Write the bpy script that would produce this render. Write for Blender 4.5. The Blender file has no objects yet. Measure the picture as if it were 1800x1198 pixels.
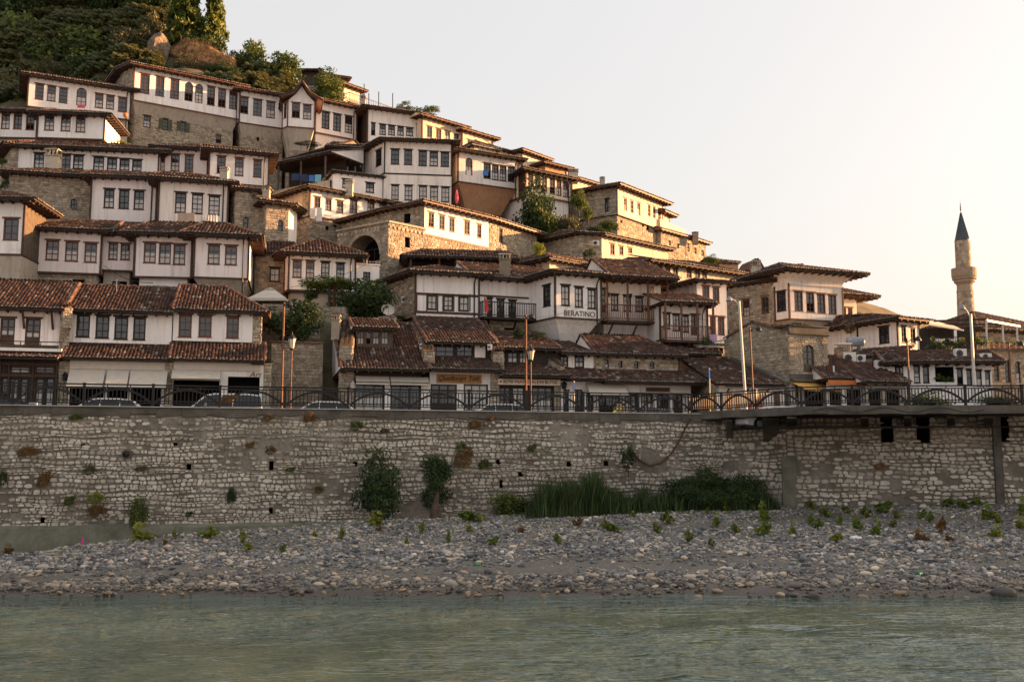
import bpy, math, random
import numpy as np
from mathutils import Vector

random.seed(7)
rng = np.random.default_rng(7)
S = bpy.context.scene
COL = S.collection

# ---------------------------------------------------------------- camera
F = 1800.0                      # focal length in photo pixels (photo 1800 x 1198)
PITCH = math.atan((815 - 599) / F)
ZC = -2.61                      # camera height, quay top is about z = 0.25
cd = bpy.data.cameras.new('camera')
cam = bpy.data.objects.new('camera', cd)
COL.objects.link(cam)
cam.location = (0, 0, ZC)
cam.rotation_euler = (math.pi / 2 + PITCH, 0, 0)
cd.sensor_width = 36.0
cd.lens = 36.0 * F / 1800.0
cd.clip_end = 6000
S.camera = cam

# ---------------------------------------------------------------- sky, sun, exposure
SUN_EL = math.radians(8.0)
SUN_AZ = math.radians(16.5)     # beyond the picture's right side: to-sun = (cos, sin) in x, y
w = bpy.data.worlds.new('World'); S.world = w; w.use_nodes = True
nt = w.node_tree; nt.nodes.clear()
wo = nt.nodes.new('ShaderNodeOutputWorld'); bg = nt.nodes.new('ShaderNodeBackground')
sk = nt.nodes.new('ShaderNodeTexSky'); sk.sky_type = 'NISHITA'; sk.sun_disc = False
sk.sun_elevation = SUN_EL
sk.sun_rotation = math.pi / 2 - SUN_AZ
sk.air_density = 1.0; sk.dust_density = 7.0; sk.ozone_density = 1.0; sk.altitude = 50
hs = nt.nodes.new('ShaderNodeHueSaturation'); hs.inputs['Saturation'].default_value = 0.95
nt.links.new(sk.outputs[0], hs.inputs['Color'])
wt = nt.nodes.new('ShaderNodeMix'); wt.data_type = 'RGBA'; wt.blend_type = 'MULTIPLY'; wt.inputs[0].default_value = 1.0
wt.inputs[7].default_value = (1.03, 0.98, 0.94, 1)                # the evening's warm haze over the whole sky
hz = nt.nodes.new('ShaderNodeMix'); hz.data_type = 'RGBA'; hz.inputs[0].default_value = 0.83
hz.inputs[7].default_value = (0.955, 0.95, 0.955, 1)                  # even veil of evening haze mixed into the clear sky
nt.links.new(hs.outputs[0], hz.inputs[6])
nt.links.new(hz.outputs[2], wt.inputs[6]); nt.links.new(wt.outputs[2], bg.inputs[0]); nt.links.new(bg.outputs[0], wo.inputs[0])
bg.inputs[1].default_value = 0.15
ld = bpy.data.lights.new('sun', 'SUN'); sun = bpy.data.objects.new('sun', ld); COL.objects.link(sun)
ld.energy = 4.0; ld.angle = math.radians(0.6); ld.color = (1.0, 0.50, 0.21)
tosun = Vector((math.cos(SUN_AZ) * math.cos(SUN_EL), math.sin(SUN_AZ) * math.cos(SUN_EL), math.sin(SUN_EL)))
sun.rotation_euler = tosun.to_track_quat('Z', 'Y').to_euler()
S.view_settings.view_transform = 'Standard'; S.view_settings.look = 'None'
S.view_settings.exposure = 2.48; S.view_settings.gamma = 1.0
S.view_settings.use_curve_mapping = False
S.cycles.max_bounces = 6; S.cycles.diffuse_bounces = 4; S.cycles.glossy_bounces = 3
S.cycles.transmission_bounces = 3; S.cycles.caustics_reflective = True; S.cycles.sample_clamp_indirect = 4.0; S.cycles.caustics_refractive = False

# ---------------------------------------------------------------- pixel helpers (photo pixels -> places)
cP, sP = math.cos(PITCH), math.sin(PITCH)
def ray(px, py):
    cx = (px - 900) / F; cz = (599 - py) / F
    y = cP - cz * sP; z = sP + cz * cP
    return cx / y, z / y
def P(px, py, Y):
    a, b = ray(px, py)
    return Vector((a * Y, Y, ZC + b * Y))
def hit(px, py, p, q):
    """where the sight line of a photo pixel meets the vertical plane through p, q (2D)"""
    a, b = ray(px, py)
    dx, dy = q[0] - p[0], q[1] - p[1]
    # (a*Y - p0)*dy - (Y - p1)*dx = 0
    Y = (p[0] * dy - p[1] * dx) / (a * dy - dx)
    return Vector((a * Y, Y, ZC + b * Y))

ZONES = {'A': (0, 0), 'B': (0, 230), 'C': (0, 430), 'D': (420, 100), 'E': (420, 320), 'F': (420, 450),
         'G': (800, 220), 'H': (850, 430), 'I': (1220, 430), 'J': (1320, 330), 'K': (1320, 500)}
def zp(Z, x, y):
    if Z == 'P': return x, y
    o = ZONES[Z]; return o[0] + x / 3.744, o[1] + y / 3.744

# ---------------------------------------------------------------- materials
MATS = {}
def newmat(name):
    m = bpy.data.materials.new(name); m.use_nodes = True
    n = m.node_tree; n.nodes.clear()
    o = n.nodes.new('ShaderNodeOutputMaterial'); b = n.nodes.new('ShaderNodeBsdfPrincipled')
    n.links.new(b.outputs[0], o.inputs[0])
    MATS[name] = m
    return m, n, b
def N(n, t, **kw):
    x = n.nodes.new('ShaderNode' + t)
    for k, v in kw.items():
        if k in x.inputs: x.inputs[k].default_value = v
        else: setattr(x, k, v)
    return x
def coords(n, scale=(1, 1, 1)):
    g = N(n, 'NewGeometry'); mp = N(n, 'Mapping'); mp.inputs['Scale'].default_value = scale
    n.links.new(g.outputs['Position'], mp.inputs['Vector'])
    return mp.outputs[0]
def ramp(n, src, stops):
    r = N(n, 'ValToRGB'); e = r.color_ramp.elements
    while len(e) < len(stops): e.new(0.5)
    for el, (p, c) in zip(e, stops):
        el.position = p; el.color = (c[0], c[1], c[2], 1)
    n.links.new(src, r.inputs[0]); return r.outputs[0]
def mix(n, fac, a, b, mode='MIX'):
    m = N(n, 'Mix', data_type='RGBA', blend_type=mode)
    for s, i in ((fac, 0), (a, 6), (b, 7)):
        if isinstance(s, (int, float)): m.inputs[i].default_value = s
        elif isinstance(s, tuple): m.inputs[i].default_value = (s[0], s[1], s[2], 1)
        else: n.links.new(s, m.inputs[i])
    return m.outputs[2]
def noise(n, vec, scale, detail=4, rough=0.6):
    t = N(n, 'TexNoise'); t.inputs['Scale'].default_value = scale; t.inputs['Detail'].default_value = detail
    t.inputs['Roughness'].default_value = rough
    n.links.new(vec, t.inputs['Vector']); return t.outputs[0]
def tone(n):
    a = N(n, 'Attribute'); a.attribute_name = 'tone'; return a.outputs['Fac']
def bump(n, b, h, strength, dist):
    u = N(n, 'Bump'); u.inputs['Strength'].default_value = strength; u.inputs['Distance'].default_value = dist
    n.links.new(h, u.inputs['Height']); n.links.new(u.outputs[0], b.inputs['Normal'])
def simple(name, col, rough=0.7, var=0.25, metal=0.0, sc=3.0, spec=0.3):
    m, n, b = newmat(name)
    v = noise(n, coords(n), sc)
    c = ramp(n, v, [(0.3, tuple(x * (1 - var) for x in col)), (0.7, tuple(min(1, x * (1 + var)) for x in col))])
    n.links.new(c, b.inputs['Base Color']); b.inputs['Roughness'].default_value = rough
    b.inputs['Metallic'].default_value = metal; b.inputs['Specular IOR Level'].default_value = spec
    return m
def plaster(name, col, stain):
    m, n, b = newmat(name)
    v1 = noise(n, coords(n, (1, 1, 0.35)), 0.55, 6, 0.65)
    v2 = noise(n, coords(n, (3.2, 3.2, 0.22)), 1.4, 5, 0.6)
    c = mix(n, ramp(n, v1, [(0.42, (0, 0, 0)), (0.78, (1, 1, 1))]), col, stain)
    f = N(n, 'Math', operation='MULTIPLY'); n.links.new(ramp(n, v2, [(0.52, (0, 0, 0)), (0.74, (1, 1, 1))]), f.inputs[0]); f.inputs[1].default_value = 0.75
    c = mix(n, f.outputs[0], c, tuple(x * 0.70 for x in stain))
    v5 = noise(n, coords(n, (1, 1, 0.8)), 0.85, 8, 0.7)          # patches where old limewash has come away
    c = mix(n, ramp(n, v5, [(0.63, (0, 0, 0)), (0.66, (0.6, 0.6, 0.6))]), c, tuple(x * 0.84 for x in stain))
    v4 = noise(n, coords(n), 14, 3)
    c = mix(n, 0.35, c, ramp(n, v4, [(0.3, (0.35, 0.35, 0.35)), (0.7, (0.65, 0.65, 0.65))]), 'OVERLAY')
    n.links.new(c, b.inputs['Base Color']); b.inputs['Roughness'].default_value = 0.9
    b.inputs['Specular IOR Level'].default_value = 0.15
    bump(n, b, noise(n, coords(n), 9, 5), 0.25, 0.03)
    return m
plaster('white', (0.82, 0.80, 0.79), (0.68, 0.64, 0.60))
plaster('white2', (0.78, 0.75, 0.715), (0.59, 0.545, 0.49))
plaster('cream', (0.70, 0.60, 0.47), (0.54, 0.44, 0.32))
plaster('pink', (0.80, 0.745, 0.735), (0.68, 0.615, 0.59))
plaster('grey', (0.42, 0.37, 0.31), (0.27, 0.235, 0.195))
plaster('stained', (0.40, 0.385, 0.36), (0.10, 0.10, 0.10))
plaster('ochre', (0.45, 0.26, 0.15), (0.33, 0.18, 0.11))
simple('fabric', (0.50, 0.46, 0.40), 0.9, 0.08)
simple('yellow_fabric', (0.62, 0.36, 0.09), 0.9, 0.1)
simple('orange_fabric', (0.55, 0.17, 0.05), 0.9, 0.1)
simple('pink_fabric', (0.62, 0.10, 0.16), 0.9, 0.1)
simple('red_fabric', (0.55, 0.035, 0.03), 0.85, 0.1)
simple('wood', (0.060, 0.032, 0.022), 0.6, 0.4)
simple('wood_red', (0.115, 0.048, 0.028), 0.55, 0.35)
simple('wood_grey', (0.085, 0.066, 0.05), 0.8, 0.4)
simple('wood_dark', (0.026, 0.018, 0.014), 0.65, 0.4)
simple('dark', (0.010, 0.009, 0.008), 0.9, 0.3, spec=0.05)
simple('black_metal', (0.010, 0.010, 0.011), 0.5, 0.3)
simple('rust_metal', (0.13, 0.055, 0.03), 0.6, 0.5, sc=6)
simple('pale_metal', (0.52, 0.50, 0.46), 0.45, 0.12)
simple('grey_metal', (0.22, 0.24, 0.27), 0.4, 0.3)
simple('lead', (0.060, 0.075, 0.090), 0.5, 0.35)
simple('white_plastic', (0.62, 0.61, 0.58), 0.45, 0.08)
simple('terracotta', (0.34, 0.13, 0.07), 0.8, 0.25)
simple('sign_wood', (0.30, 0.15, 0.05), 0.6, 0.35)
simple('sign_cream', (0.66, 0.58, 0.44), 0.7, 0.1)
simple('sign_brown', (0.09, 0.035, 0.025), 0.7, 0.2)
simple('letter_black', (0.018, 0.014, 0.012), 0.7, 0.1)
simple('letter_red', (0.32, 0.03, 0.02), 0.7, 0.1)
simple('letter_brown', (0.10, 0.05, 0.02), 0.7, 0.1)
simple('letter_white', (0.60, 0.55, 0.48), 0.7, 0.1)
simple('blue_cloth', (0.06, 0.18, 0.50), 0.9, 0.1)
simple('cyan_cloth', (0.16, 0.45, 0.56), 0.9, 0.1)
simple('lilac_cloth', (0.42, 0.30, 0.46), 0.9, 0.1)
simple('white_cloth', (0.68, 0.66, 0.64), 0.9, 0.1)
simple('tan_cloth', (0.40, 0.31, 0.24), 0.9, 0.15)
simple('navy_cloth', (0.03, 0.05, 0.12), 0.9, 0.15)
simple('hivis', (0.45, 0.85, 0.05), 0.8, 0.05)
simple('skin', (0.42, 0.25, 0.17), 0.6, 0.08)
simple('hair', (0.02, 0.014, 0.01), 0.7, 0.2)
simple('green_bottle', (0.01, 0.20, 0.06), 0.15, 0.1, spec=0.6)
simple('shutter_green', (0.07, 0.08, 0.045), 0.7, 0.3)
simple('asphalt', (0.05, 0.05, 0.048), 0.9, 0.3)
simple('tyre', (0.012, 0.012, 0.012), 0.8, 0.2)
simple('car_white', (0.72, 0.73, 0.75), 0.25, 0.02, spec=0.5)
simple('car_dark', (0.018, 0.02, 0.024), 0.2, 0.05, spec=0.5)
simple('car_grey', (0.30, 0.29, 0.28), 0.25, 0.03, metal=0.5)
simple('car_red', (0.45, 0.03, 0.03), 0.3, 0.05)
simple('bark', (0.09, 0.065, 0.045), 0.9, 0.4)
simple('hillside', (0.10, 0.085, 0.05), 0.95, 0.45, sc=0.7)
simple('bank', (0.60, 0.59, 0.58), 0.9, 0.25, sc=0.6)  # pale tone of the added bank that bounces light onto the walls
simple('earth', (0.27, 0.15, 0.07), 0.95, 0.45, sc=1.2)
simple('rock', (0.15, 0.12, 0.09), 0.9, 0.6, sc=2.2)
simple('magenta', (0.55, 0.04, 0.30), 0.8, 0.1)
simple('litter_white', (0.70, 0.70, 0.68), 0.5, 0.05)

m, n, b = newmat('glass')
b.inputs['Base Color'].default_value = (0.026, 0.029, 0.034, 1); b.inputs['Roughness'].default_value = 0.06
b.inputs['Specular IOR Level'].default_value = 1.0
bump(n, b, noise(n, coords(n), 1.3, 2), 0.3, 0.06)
m, n, b = newmat('curtain')
v = noise(n, coords(n, (7, 7, 0.8)), 2.0, 3)
n.links.new(ramp(n, v, [(0.3, (0.34, 0.33, 0.32)), (0.7, (0.56, 0.54, 0.51))]), b.inputs['Base Color'])
b.inputs['Roughness'].default_value = 0.25; b.inputs['Coat Weight'].default_value = 0.5; b.inputs['Coat Roughness'].default_value = 0.05
m, n, b = newmat('car_glass')
b.inputs['Base Color'].default_value = (0.012, 0.016, 0.02, 1); b.inputs['Roughness'].default_value = 0.04

def stonemat(name, stops, mossy=0.35, moss=(0.10, 0.09, 0.055), wet=None):
    m, n, b = newmat(name)
    c = ramp(n, tone(n), stops)
    v = noise(n, coords(n), 2.2, 6, 0.7)
    c = mix(n, 0.7, c, ramp(n, v, [(0.25, (0.28, 0.28, 0.28)), (0.75, (0.70, 0.69, 0.66))]), 'OVERLAY')
    v2 = noise(n, coords(n, (1, 1, 0.7)), 0.33, 5, 0.65)
    f = N(n, 'Math', operation='MULTIPLY'); n.links.new(ramp(n, v2, [(0.48, (0, 0, 0)), (0.72, (1, 1, 1))]), f.inputs[0]); f.inputs[1].default_value = mossy
    c = mix(n, f.outputs[0], c, moss)
    n.links.new(c, b.inputs['Base Color']); b.inputs['Roughness'].default_value = 0.92
    b.inputs['Specular IOR Level'].default_value = 0.15
    if wet is not None:                      # stones near the waterline are damp and dark
        g = N(n, 'NewGeometry'); sp = N(n, 'SeparateXYZ'); n.links.new(g.outputs['Position'], sp.inputs[0]); mr = N(n, 'MapRange'); n.links.new(sp.outputs[2], mr.inputs[0])
        for i, x in enumerate((wet + .08, wet + .55, 1.0, 0.0)): mr.inputs[i + 1].default_value = x
        c2 = mix(n, mr.outputs[0], c, (0.60, 0.52, 0.42), 'MULTIPLY'); n.links.new(c2, b.inputs['Base Color'])
        m2 = N(n, 'MapRange'); n.links.new(mr.outputs[0], m2.inputs[0]); m2.inputs[3].default_value = .9; m2.inputs[4].default_value = .4; n.links.new(m2.outputs[0], b.inputs['Roughness'])
    bump(n, b, noise(n, coords(n), 16, 5, 0.7), 0.5, 0.03)
stonemat('stone', [(0.0, (0.20, 0.165, 0.125)), (0.35, (0.32, 0.275, 0.215)), (0.7, (0.42, 0.37, 0.30)), (1.0, (0.52, 0.47, 0.39))], 0.3)
stonemat('quay_stone', [(0.0, (0.20, 0.175, 0.145)), (0.3, (0.37, 0.335, 0.285)), (0.65, (0.54, 0.50, 0.44)), (1.0, (0.64, 0.605, 0.545))], 0.5, (0.15, 0.125, 0.085))
stonemat('pebble', [(0.0, (0.065, 0.068, 0.078)), (0.22, (0.135, 0.14, 0.155)), (0.45, (0.265, 0.268, 0.28)), (0.62, (0.39, 0.365, 0.335)), (0.82, (0.50, 0.40, 0.31)), (1.0, (0.76, 0.71, 0.65))], 0.12, (0.10, 0.09, 0.07), -7.2)
simple('mortar', (0.24, 0.20, 0.155), 0.95, 0.35, sc=1.5)
m, n, b = newmat('quay_mortar')
v = noise(n, coords(n, (1, 1, 0.8)), 0.5, 7, 0.7)
v2 = noise(n, coords(n), 5, 5, 0.7)
c = ramp(n, v, [(0.28, (0.085, 0.072, 0.056)), (0.5, (0.165, 0.145, 0.118)), (0.68, (0.30, 0.27, 0.23))])
c = mix(n, 0.6, c, ramp(n, v2, [(0.25, (0.3, 0.3, 0.3)), (0.75, (0.68, 0.68, 0.68))]), 'OVERLAY')
n.links.new(c, b.inputs['Base Color']); b.inputs['Roughness'].default_value = 0.95
bump(n, b, v2, 0.8, 0.06)
m, n, b = newmat('concrete')
v = noise(n, coords(n, (1, 1, 1.6)), 0.8, 7, 0.7); v2 = noise(n, coords(n, (2.5, 2.5, 0.35)), 1.2, 5)
c = ramp(n, v, [(0.3, (0.045, 0.040, 0.033)), (0.7, (0.145, 0.132, 0.112))])
c = mix(n, ramp(n, v2, [(0.5, (0, 0, 0)), (0.75, (0.75, 0.75, 0.75))]), c, (0.055, 0.048, 0.038))
n.links.new(c, b.inputs['Base Color']); b.inputs['Roughness'].default_value = 0.9
bump(n, b, v, 0.5, 0.05)
m, n, b = newmat('footing')
v = noise(n, coords(n), 1.1, 7, 0.7)
n.links.new(ramp(n, v, [(0.3, (0.085, 0.085, 0.06)), (0.7, (0.20, 0.20, 0.155))]), b.inputs['Base Color']); b.inputs['Roughness'].default_value = 0.85
bump(n, b, v, 0.5, 0.06)
m, n, b = newmat('tile')
c = ramp(n, tone(n), [(0.0, (0.022, 0.016, 0.014)), (0.3, (0.056, 0.034, 0.028)), (0.55, (0.095, 0.051, 0.039)), (0.74, (0.150, 0.074, 0.050)), (0.86, (0.125, 0.10, 0.083)), (1.0, (0.25, 0.22, 0.185))])
v = noise(n, coords(n), 0.45, 5, 0.65); v2 = noise(n, coords(n), 11, 4)
c = mix(n, ramp(n, v, [(0.45, (0, 0, 0)), (0.75, (0.72, 0.72, 0.72))]), c, (0.045, 0.036, 0.030))
c = mix(n, 0.4, c, ramp(n, v2, [(0.25, (0.3, 0.3, 0.3)), (0.75, (0.7, 0.68, 0.64))]), 'OVERLAY')
n.links.new(c, b.inputs['Base Color']); b.inputs['Roughness'].default_value = 0.85; b.inputs['Specular IOR Level'].default_value = 0.2
def leafmat(name, stops, trans=0.3):
    m, n, b = newmat(name)
    c = ramp(n, tone(n), stops)
    n.links.new(c, b.inputs['Base Color']); b.inputs['Roughness'].default_value = 0.6; b.inputs['Specular IOR Level'].default_value = 0.25
    t = N(n, 'BsdfTranslucent'); n.links.new(c, t.inputs[0])
    ms = N(n, 'MixShader'); ms.inputs[0].default_value = trans
    n.links.new(b.outputs[0], ms.inputs[1]); n.links.new(t.outputs[0], ms.inputs[2])
    n.links.new(ms.outputs[0], n.nodes['Material Output'].inputs[0])
leafmat('leaf', [(0, (0.022, 0.040, 0.010)), (0.5, (0.070, 0.105, 0.020)), (1, (0.19, 0.20, 0.040))])
leafmat('leaf_dark', [(0, (0.014, 0.027, 0.011)), (0.6, (0.037, 0.066, 0.020)), (1, (0.085, 0.12, 0.032))])
leafmat('leaf_olive', [(0, (0.045, 0.048, 0.026)), (0.5, (0.095, 0.095, 0.045)), (1, (0.17, 0.155, 0.07))])
leafmat('leaf_scrub', [(0, (0.022, 0.030, 0.012)), (0.5, (0.065, 0.075, 0.024)), (1, (0.16, 0.14, 0.05))])
leafmat('leaf_bright', [(0, (0.085, 0.115, 0.014)), (0.5, (0.18, 0.21, 0.028)), (1, (0.33, 0.32, 0.05))])
leafmat('leaf_weed', [(0, (0.05, 0.085, 0.012)), (0.5, (0.12, 0.17, 0.024)), (1, (0.24, 0.27, 0.045))])
leafmat('leaf_dry', [(0, (0.085, 0.042, 0.016)), (0.5, (0.17, 0.095, 0.035)), (1, (0.27, 0.17, 0.065))])
leafmat('reed', [(0, (0.016, 0.032, 0.011)), (0.6, (0.045, 0.080, 0.025)), (1, (0.11, 0.13, 0.045))], 0.2)

# ---------------------------------------------------------------- mesh helpers
def V3(p, z): return Vector((p[0], p[1], z))
class MB:
    def __init__(s): s.v = []; s.f = []; s.m = []; s.t = []; s.mats = []
    def mi(s, m):
        if m not in s.mats: s.mats.append(m)
        return s.mats.index(m)
    def face(s, pts, m, t=None):
        i = len(s.v); s.v.extend([tuple(p) for p in pts]); s.f.append(tuple(range(i, i + len(pts))))
        s.m.append(s.mi(m)); s.t.append(random.random() if t is None else t)
    def hexa(s, a, b, m, t=None):
        """a: 4 bottom corners, b: 4 top corners"""
        t = random.random() if t is None else t
        i = len(s.v); s.v.extend([tuple(p) for p in a] + [tuple(p) for p in b]); k = s.mi(m)
        for f in ((3, 2, 1, 0), (4, 5, 6, 7), (0, 1, 5, 4), (1, 2, 6, 5), (2, 3, 7, 6), (3, 0, 4, 7)):
            s.f.append(tuple(i + j for j in f)); s.m.append(k); s.t.append(t)
    def box(s, c, size, m, ux=(1, 0), t=None):
        """upright box: centre c, size (along ux, across, z)"""
        x = Vector((ux[0], ux[1], 0)).normalized(); y = Vector((-x.y, x.x, 0)); c = Vector(c)
        hx, hy, hz = size[0] / 2, size[1] / 2, size[2] / 2
        q = [c + x * a * hx + y * b_ * hy for a, b_ in ((-1, -1), (1, -1), (1, 1), (-1, 1))]
        s.hexa([p - Vector((0, 0, hz)) for p in q], [p + Vector((0, 0, hz)) for p in q], m, t)
    def beam(s, p, q, wd, ht, m, t=None):
        p, q = Vector(p), Vector(q); d = (q - p).normalized()
        up = Vector((0, 0, 1)) if abs(d.z) < 0.95 else Vector((0, 1, 0))
        x = d.cross(up).normalized() * wd / 2; y = x.cross(d).normalized() * ht / 2
        s.hexa([p - x - y, p + x - y, p + x + y, p - x + y], [q - x - y, q + x - y, q + x + y, q - x + y], m, t)
    def tube(s, pts, rad, m, n=8, t=None, caps=True):
        t = random.random() if t is None else t
        pts = [Vector(p) for p in pts]; k = s.mi(m); rings = []
        if not isinstance(rad, (list, tuple)): rad = [rad] * len(pts)
        for i, p in enumerate(pts):
            d = (pts[min(i + 1, len(pts) - 1)] - pts[max(i - 1, 0)]).normalized()
            up = Vector((0, 0, 1)) if abs(d.z) < 0.9 else Vector((0, 1, 0))
            x = d.cross(up).normalized(); y = x.cross(d).normalized(); i0 = len(s.v)
            for j in range(n):
                a = 2 * math.pi * j / n
                s.v.append(tuple(p + (x * math.cos(a) + y * math.sin(a)) * rad[i]))
            rings.append(i0)
        for a, b_ in zip(rings, rings[1:]):
            for j in range(n):
                s.f.append((a + j, a + (j + 1) % n, b_ + (j + 1) % n, b_ + j)); s.m.append(k); s.t.append(t)
        if caps:
            for r, rev in ((rings[0], False), (rings[-1], True)):
                f = tuple(r + j for j in range(n)); s.f.append(f if rev else f[::-1]); s.m.append(k); s.t.append(t)
    def lathe(s, c, prof, m, n=16, t=None):
        """prof: (radius, z) pairs about the vertical through c"""
        t = random.random() if t is None else t; k = s.mi(m); rings = []
        for r, z in prof:
            i0 = len(s.v); rings.append(i0)
            for j in range(n):
                a = 2 * math.pi * j / n; s.v.append((c[0] + r * math.cos(a), c[1] + r * math.sin(a), z))
        for a, b_ in zip(rings, rings[1:]):
            for j in range(n):
                s.f.append((a + j, a + (j + 1) % n, b_ + (j + 1) % n, b_ + j)); s.m.append(k); s.t.append(t)
    def build(s, name, parent=None, kind=None, smooth=False):
        if not s.f: return None
        return finish(name, np.array(s.v, dtype=np.float32), s.f, s.mats, parent, s.m, s.t, kind, smooth)
def rootloc(o):
    if o is None: return (0, 0, 0)
    while o.parent: o = o.parent
    return tuple(o.location)
def finish(name, v, faces, mats, parent=None, mi=None, tn=None, kind=None, smooth=False):
    me = bpy.data.meshes.new(name)
    v = np.asarray(v, dtype=np.float32) - np.array(rootloc(parent), dtype=np.float32)
    if isinstance(faces, np.ndarray):
        nf, k = faces.shape
        me.vertices.add(len(v)); me.vertices.foreach_set('co', v.ravel())
        me.loops.add(nf * k); me.loops.foreach_set('vertex_index', faces.astype(np.int32).ravel())
        me.polygons.add(nf); me.polygons.foreach_set('loop_start', np.arange(0, nf * k, k, dtype=np.int32))
        me.update(calc_edges=True)
    else:
        me.from_pydata(v.tolist(), [], faces)
    nf = len(me.polygons)
    for m in mats: me.materials.append(MATS[m])
    if mi is not None and len(mats) > 1: me.polygons.foreach_set('material_index', np.asarray(mi, dtype=np.int32))
    if tn is not None:
        at = me.attributes.new('tone', 'FLOAT', 'FACE'); at.data.foreach_set('value', np.asarray(tn, dtype=np.float32))
    if smooth: me.polygons.foreach_set('use_smooth', np.ones(nf, dtype=bool))
    me.update()
    o = bpy.data.objects.new(name, me); COL.objects.link(o)
    if parent is not None: o.parent = parent
    if kind: o['kind'] = kind
    return o
def tag(o, label=None, cat=None, group=None, kind=None):
    if label: o['label'] = label
    if cat: o['category'] = cat
    if group: o['group'] = group
    if kind: o['kind'] = kind
    return o
def thing(name, loc, label, cat, group=None):
    o = bpy.data.objects.new(name, None); o.location = loc; o.empty_display_size = 0.3; COL.objects.link(o)
    return tag(o, label, cat, group)
def dup(o, parent=None, loc=None):
    c = o.copy(); COL.objects.link(c)
    if parent is not None: c.parent = parent
    if loc is not None: c.location = loc
    for ch in list(o.children): dup(ch, c)
    return c
def text(name, body, p, q, zc, height, mat, parent, out=0.03, width=None, shear=0.0, depth=0.008):
    """lettering centred between 2D points p and q on an upright face at height zc"""
    cu = bpy.data.curves.new(name, 'FONT'); cu.body = body; cu.align_x = 'CENTER'; cu.align_y = 'CENTER'
    cu.size = height * 1.35; cu.extrude = depth; cu.shear = shear
    cu.materials.append(MATS[mat])
    o = bpy.data.objects.new(name, cu); COL.objects.link(o)
    d = Vector((q[0] - p[0], q[1] - p[1])); L = d.length; d.normalize(); nrm = Vector((d.y, -d.x))
    c = (Vector(p[:2]) + Vector(q[:2])) / 2 + nrm * out
    o.rotation_euler = (math.pi / 2, 0, math.atan2(d.y, d.x))
    if parent is not None: o.parent = parent
    r = rootloc(parent)
    o.location = (c.x - r[0], c.y - r[1], zc - r[2])
    bpy.context.view_layer.update()
    me = bpy.data.meshes.new_from_object(o.evaluated_get(bpy.context.evaluated_depsgraph_get()))
    if width:
        xs = [v.co.x for v in me.vertices]; k = width / (max(xs) - min(xs)); c0 = (max(xs) + min(xs)) / 2
        for v in me.vertices: v.co.x = (v.co.x - c0) * k
    m = bpy.data.objects.new(name, me); COL.objects.link(m); m.parent = parent; m.location = o.location; m.rotation_euler = o.rotation_euler
    bpy.data.objects.remove(o); bpy.data.curves.remove(cu)
    return m
# ---------------------------------------------------------------- building kit
CTRL = []                                    # ground points gathered from the feet of the houses
def v2(p): return Vector((p[0], p[1]))
def dirn(p, q): return (v2(q) - v2(p)).normalized()
def outn(d): return Vector((d.y, -d.x))
def inter(p, d, q, e):
    den = d.x * e.y - d.y * e.x
    if abs(den) < 1e-9: return q.copy()
    t = ((q.x - p.x) * e.y - (q.y - p.y) * e.x) / den
    return p + d * t
def offset(poly, k):
    """grow (k > 0) a counter-clockwise polygon; k may be one value per edge"""
    n = len(poly); ks = k if isinstance(k, (list, tuple)) else [k] * n; out = []
    for i in range(n):
        a, b_, c = poly[i - 1], poly[i], poly[(i + 1) % n]
        d, e = dirn(a, b_), dirn(b_, c)
        if abs(d.x * e.y - d.y * e.x) < 0.02: out.append(v2(b_) + outn(e) * ks[i])
        else: out.append(inter(v2(a) + outn(d) * ks[i - 1], d, v2(b_) + outn(e) * ks[i], e))
    return out

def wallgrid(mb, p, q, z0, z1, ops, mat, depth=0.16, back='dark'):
    d = dirn(p, q); n = outn(d); L = (v2(q) - v2(p)).length
    us = sorted({0.0, L, *[min(max(o[0], 0), L) for o in ops], *[min(max(o[1], 0), L) for o in ops]})
    zs = sorted({z0, z1, *[min(max(o[2], z0), z1) for o in ops], *[min(max(o[3], z0), z1) for o in ops]})
    pt = lambda u, z, k=0.0: V3(v2(p) + d * u - n * k, z)
    tw = random.random()
    for i in range(len(us) - 1):
        for j in range(len(zs) - 1):
            u, z = (us[i] + us[i + 1]) / 2, (zs[j] + zs[j + 1]) / 2
            if any(o[0] < u < o[1] and o[2] < z < o[3] for o in ops): continue
            mb.face([pt(us[i], zs[j]), pt(us[i + 1], zs[j]), pt(us[i + 1], zs[j + 1]), pt(us[i], zs[j + 1])], mat, tw)
    for o in ops:
        u0, u1, a, b_ = max(o[0], 0.001), min(o[1], L - 0.001), max(o[2], z0), min(o[3], z1)
        if u1 <= u0 or b_ <= a: continue
        k = o[5] if len(o) > 5 else depth
        for f in (((u0, a), (u0, b_)), ((u1, b_), (u1, a)), ((u0, b_), (u1, b_)), ((u1, a), (u0, a))):
            (ua, za), (ub, zb) = f
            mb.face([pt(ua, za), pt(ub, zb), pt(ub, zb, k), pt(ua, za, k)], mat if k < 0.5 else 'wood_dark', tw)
        mb.face([pt(u0, a, k), pt(u1, a, k), pt(u1, b_, k), pt(u0, b_, k)], back)

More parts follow.
